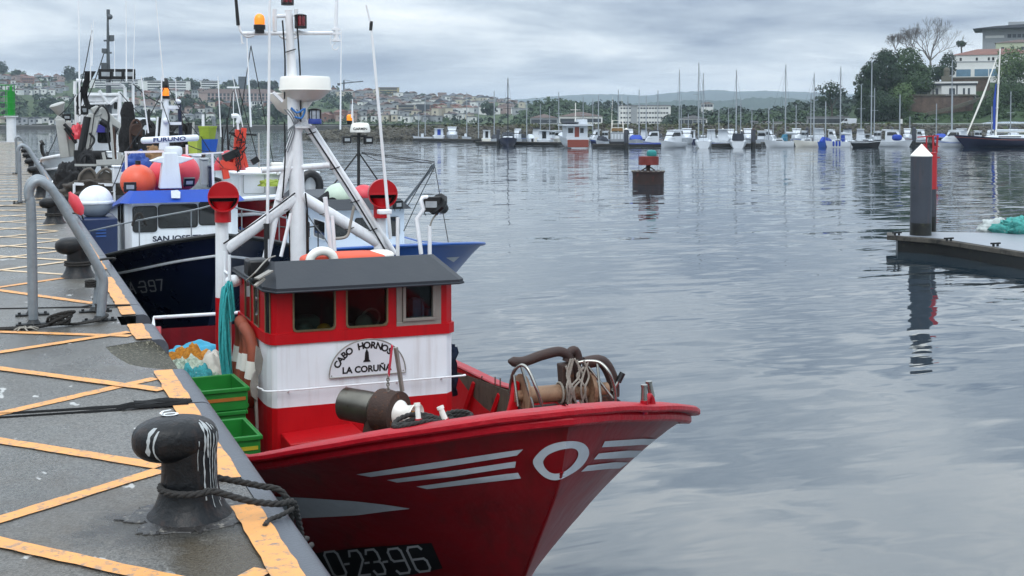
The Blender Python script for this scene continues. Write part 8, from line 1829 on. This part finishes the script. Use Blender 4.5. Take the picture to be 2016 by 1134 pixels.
g = MB(); cx_ = -2 * s_; g.bb((cx_ - 1.4, 5, H_ + .6), (cx_ + 1.6, 7.1, H_ + 2.9)); g.cyl((cx_ + .1, 6, H_ + 2.9), (cx_ + .1, 6, H_ + 4.2), .9, n=14); g.sphere((cx_ + .1, 6, H_ + 4.6), .95, 16); g.build('cupola', MATS['rough_conc'], t, local=True, ang=40)
# white building with red roof
b0 = flatb('harbour_building', 'large pale building with glazed ground floor and red tiled roof on the headland', 'building', 1876, 2040, 108, 156, 400, WALL['white'], ROOF['tiled'], 'hip', (0, 0), (1, 1), 14, 16)
s_ = 400 / F
def hw(x0, x1, y0, y1, mat, name='window', dy=.05): 
    cxp = (1876 + 2040) / 2; g = MB(); g.bb(((x0 - cxp) * s_, -dy, (156 - y1) * s_), ((x1 - cxp) * s_, .02, (156 - y0) * s_)); return g.build(name, mat, b0, local=True)
hw(1884, 1974, 134, 153, WALL['white'], 'glazed_front', .25)
for x0, x1 in ((1886, 1913), (1920, 1945), (1947, 1962)): hw(x0, x1, 136, 150, pm('shop_glass', '5f7f93', .12, var=.2, scale=.4), 'window', .3)
for x in (1894, 1924, 1946, 1954, 1985): hw(x - 2, x + 2, 113, 119, MATS['dgl'])
hw(1880, 1960, 120, 122, WALL['grey'], 'string_course', .12)
flatb('annex', 'pale green annex behind the red tiled roof at the right edge', 'annex', 1962, 2060, 84, 110, 425, pm('render_green', 'a9b096', .8, var=.06), ROOF['brown'], 'hip', (5, 1), (1, 1.2), 8)
b1 = flatb('modern_building', 'modern grey building with wide dark overhanging flat roof at top right', 'building', 1938, 2100, 56, 108, 450, WALL['grey'], ROOF['slate'], 'flat', (0, 0), (1, 1), 0, 18)
for ch in list(b1.children):
    if ch.name.startswith('roof'): bpy.data.objects.remove(ch)
s_ = 450 / F; cxp = (1938 + 2100) / 2
g = MB(); xa = (1920 - cxp) * s_; g.prism([(xa, 52 * s_ + .05), ((1958 - cxp) * s_, 52 * s_ + .02), (85 * s_, 52 * s_ + .02), (85 * s_, 63 * s_), ((1960 - cxp) * s_, 55 * s_ + .2)], (0, -4, 0), (1, 0, 0), (0, 0, 1), -24); g.build('roof', ROOF['slate'], b1, local=True, ang=0)
g = MB(); g.bb(((1985 - cxp) * s_, 2, 54 * s_), (85 * s_, 10, 66 * s_)); g.build('roof_box', WALL['grey'], b1, local=True)
g = MB(); g.bb(((1943 - cxp) * s_, -.06, 34 * s_), ((1978 - cxp) * s_, .02, 39 * s_)); g.build('ribbon_window', WALL['white'], b1, local=True)
for k in range(5): g = MB(); x = (1984 + 9 * k - cxp) * s_; g.bb((x, -.05, 34 * s_), (x + 7 * s_, .02, 41 * s_)); g.build('window', MATS['win_far'], b1, local=True)
# trees of the headland
random.seed(88)
def htree(px, pyc, rx, rz, d, label, leaf, n=1500, size=.55, extra=()):
    b_ = onh(px, d); s_ = d / F; blobs = [(hp(px, pyc, d), (rx * s_, rx * s_ * .9, rz * s_))]
    for ex, ey, er in extra: blobs.append((hp(px + ex, pyc + ey, d + random.uniform(-3, 3)), (er * s_, er * s_, er * s_ * .9)))
    if b_.z > blobs[0][0].z - 1: b_.z = blobs[0][0].z - 2
    tree(label, b_, blobs, LEAF[leaf], int(n * 1.9), size, group='trees on the wooded headland', gap=.42)
htree(1706, 178, 24, 52, 352, 'tall dark evergreen at the left flank of the headland', 'dark', 1900, .6, ((-4, 38, 22), (10, -40, 18)))
htree(1742, 140, 34, 44, 362, 'broad dark evergreen crown left of the bare tree', 'dark', 2300, .62, ((-18, 30, 28), (20, 24, 26), (4, -26, 20)))
htree(1786, 126, 34, 36, 372, 'dark crown directly below the bare tree twigs', 'mid', 2000, .6, ((22, 20, 26), (-22, 26, 24)))
htree(1730, 206, 36, 34, 346, 'dark bushy tree at the foot of the headland', 'dark', 1800, .55, ((26, 6, 24), (-16, 16, 20)))
htree(1772, 196, 30, 30, 349, 'lighter green shrub tree left of the stone wall', 'light', 1300, .5, ((8, -18, 18), (-10, 20, 20)))
htree(1800, 166, 34, 26, 362, 'mid green tree behind the left end of the pavilion', 'mid', 1500, .55, ((20, 2, 22), (-16, 14, 20)))
htree(1838, 146, 26, 18, 376, 'low dark tree between cupola and bare tree', 'dark', 900, .5, ((14, -4, 14),))
htree(1866, 128, 18, 26, 392, 'dark tree against the left wall of the white building', 'dark', 800, .5, ((-8, 12, 14),))
htree(1994, 122, 34, 32, 372, 'bright green leafy tree at the right edge above the slope', 'light', 1900, .5, ((-14, 22, 22), (20, 18, 26)))
htree(1985, 180, 36, 36, 358, 'dark green shrubbery on the slope below the bright tree', 'mid', 1700, .5, ((24, 10, 28), (-24, 22, 20)))
htree(1950, 208, 26, 20, 348, 'dark bush on the grass slope right of the stone wall', 'mid', 900, .45, ((-20, 12, 14),))
htree(1892, 86, 10, 6, 440, 'palm like dark tuft above the red tiled roof', 'dark', 300, .5)
random.seed(90); g = MB()
for k in range(130):
    px = random.uniform(1790, 2060); d = random.uniform(340, 362); b_ = onh(px, d)
    if px < 1925 and d > 349: continue
    R = random.uniform(.5, 1.5); leaves(g, b_ + V((0, 0, R * .3)), (R * 1.6, R * 1.2, R * .8), 40, R * .5, k)
struct(g.build('slope_shrubs', LEAF['mid'], loc=(0, 0, 0), ang=0), 'stuff')
# broad leafy tree standing over the yachts
b_ = V((*P(1638, 238, d=430).xy, 3)); s_ = 430 / F
tree('round tree with loose feathery crown against the sky behind the yachts', b_, [(hp(1632, 176, 430), (27 * s_, 24 * s_, 16 * s_)), (hp(1650, 182, 430), (20 * s_, 20 * s_, 14 * s_)), (hp(1625, 196, 430), (18 * s_, 18 * s_, 14 * s_))], LEAF['dark'], 900, .62, gap=.02)
# bare trees
def bare(label, base, top_h, spread, seed, n0=6):
    random.seed(seed); t = thing('bare_tree', label, 'tree', base); g = MB(); tr = MB()
    def grow(p, dr, L, r, lv, mb):
        pts = [p]; q = p; d_ = dr
        for k in range(3):
            d_ = (d_ + V((random.uniform(-.16, .16), random.uniform(-.16, .16), .07))).normalized(); q = q + d_ * L / 3; pts.append(q)
        mb.tube(pts, [r * (1 - .12 * k) for k in range(4)], 5 if lv < 2 else 3, caps=False)
        if lv >= 6: return
        for k in range(n0 if lv == 0 else random.choice((2, 2, 3) if lv > 3 else (3, 3, 2))):
            src = pts[3] if k < 2 or lv == 0 else pts[2]; a = random.uniform(.22, .60) * spread * (1.25 if lv == 0 else 1)
            w_ = Matrix.Rotation(random.uniform(0, 6.28) if lv else 6.28 * k / n0 + random.uniform(-.4, .4), 3, d_) @ d_.orthogonal().normalized()
            grow(src, (d_ * math.cos(a) + w_ * math.sin(a)).normalized(), L * (random.uniform(.66, .86) if lv else 2.0), max(.03, r * .58), lv + 1, g)
    grow(V(base), V((0, 0, 1)), top_h * .13, top_h * .026, 0, tr)
    tr.build('trunk', MATS['bark_grey'], t, ang=60); g.build('branches', MATS['bark_grey'], t, ang=60)
d = 380; bare('large bare branched tree on top of the headland', hp(1832, 132, d), 98 * d / F, 1.1, 5)
bare('smaller bare tree left of the large one on the headland', hp(1796, 112, d), 62 * d / F, 1.15, 9)
bare('slim bare tree at the left shoulder of the headland', hp(1762, 102, d - 4), 36 * d / F, 1.2, 12)
p = emb(1774, 9, 2.9); g = MB(); g.box(p + V((0, 0, 1.3)), (.7, .4, 1.2)); tag(g.build('utility_box', WALL['white'], loc=p), 'small white utility cabinet on the bank left of the stone wall', 'cabinet')
# ================================================================== air
m = bpy.data.materials.new('haze'); m.use_nodes = True; m.node_tree.nodes.clear(); t = NT(m.node_tree); o_ = t.n('OutputMaterial'); vv = t.n('VolumePrincipled')
vv.inputs['Color'].default_value = (.72, .84, .97, 1); vv.inputs['Density'].default_value = .00016; vv.inputs['Anisotropy'].default_value = .2
t.l(vv.outputs[0], o_.inputs['Volume'])
g = MB(); g.bb((-2600, -320, -12), (6100, 7100, 150)); struct(g.build('haze', m, loc=(0, 0, 0), ang=0), 'stuff')
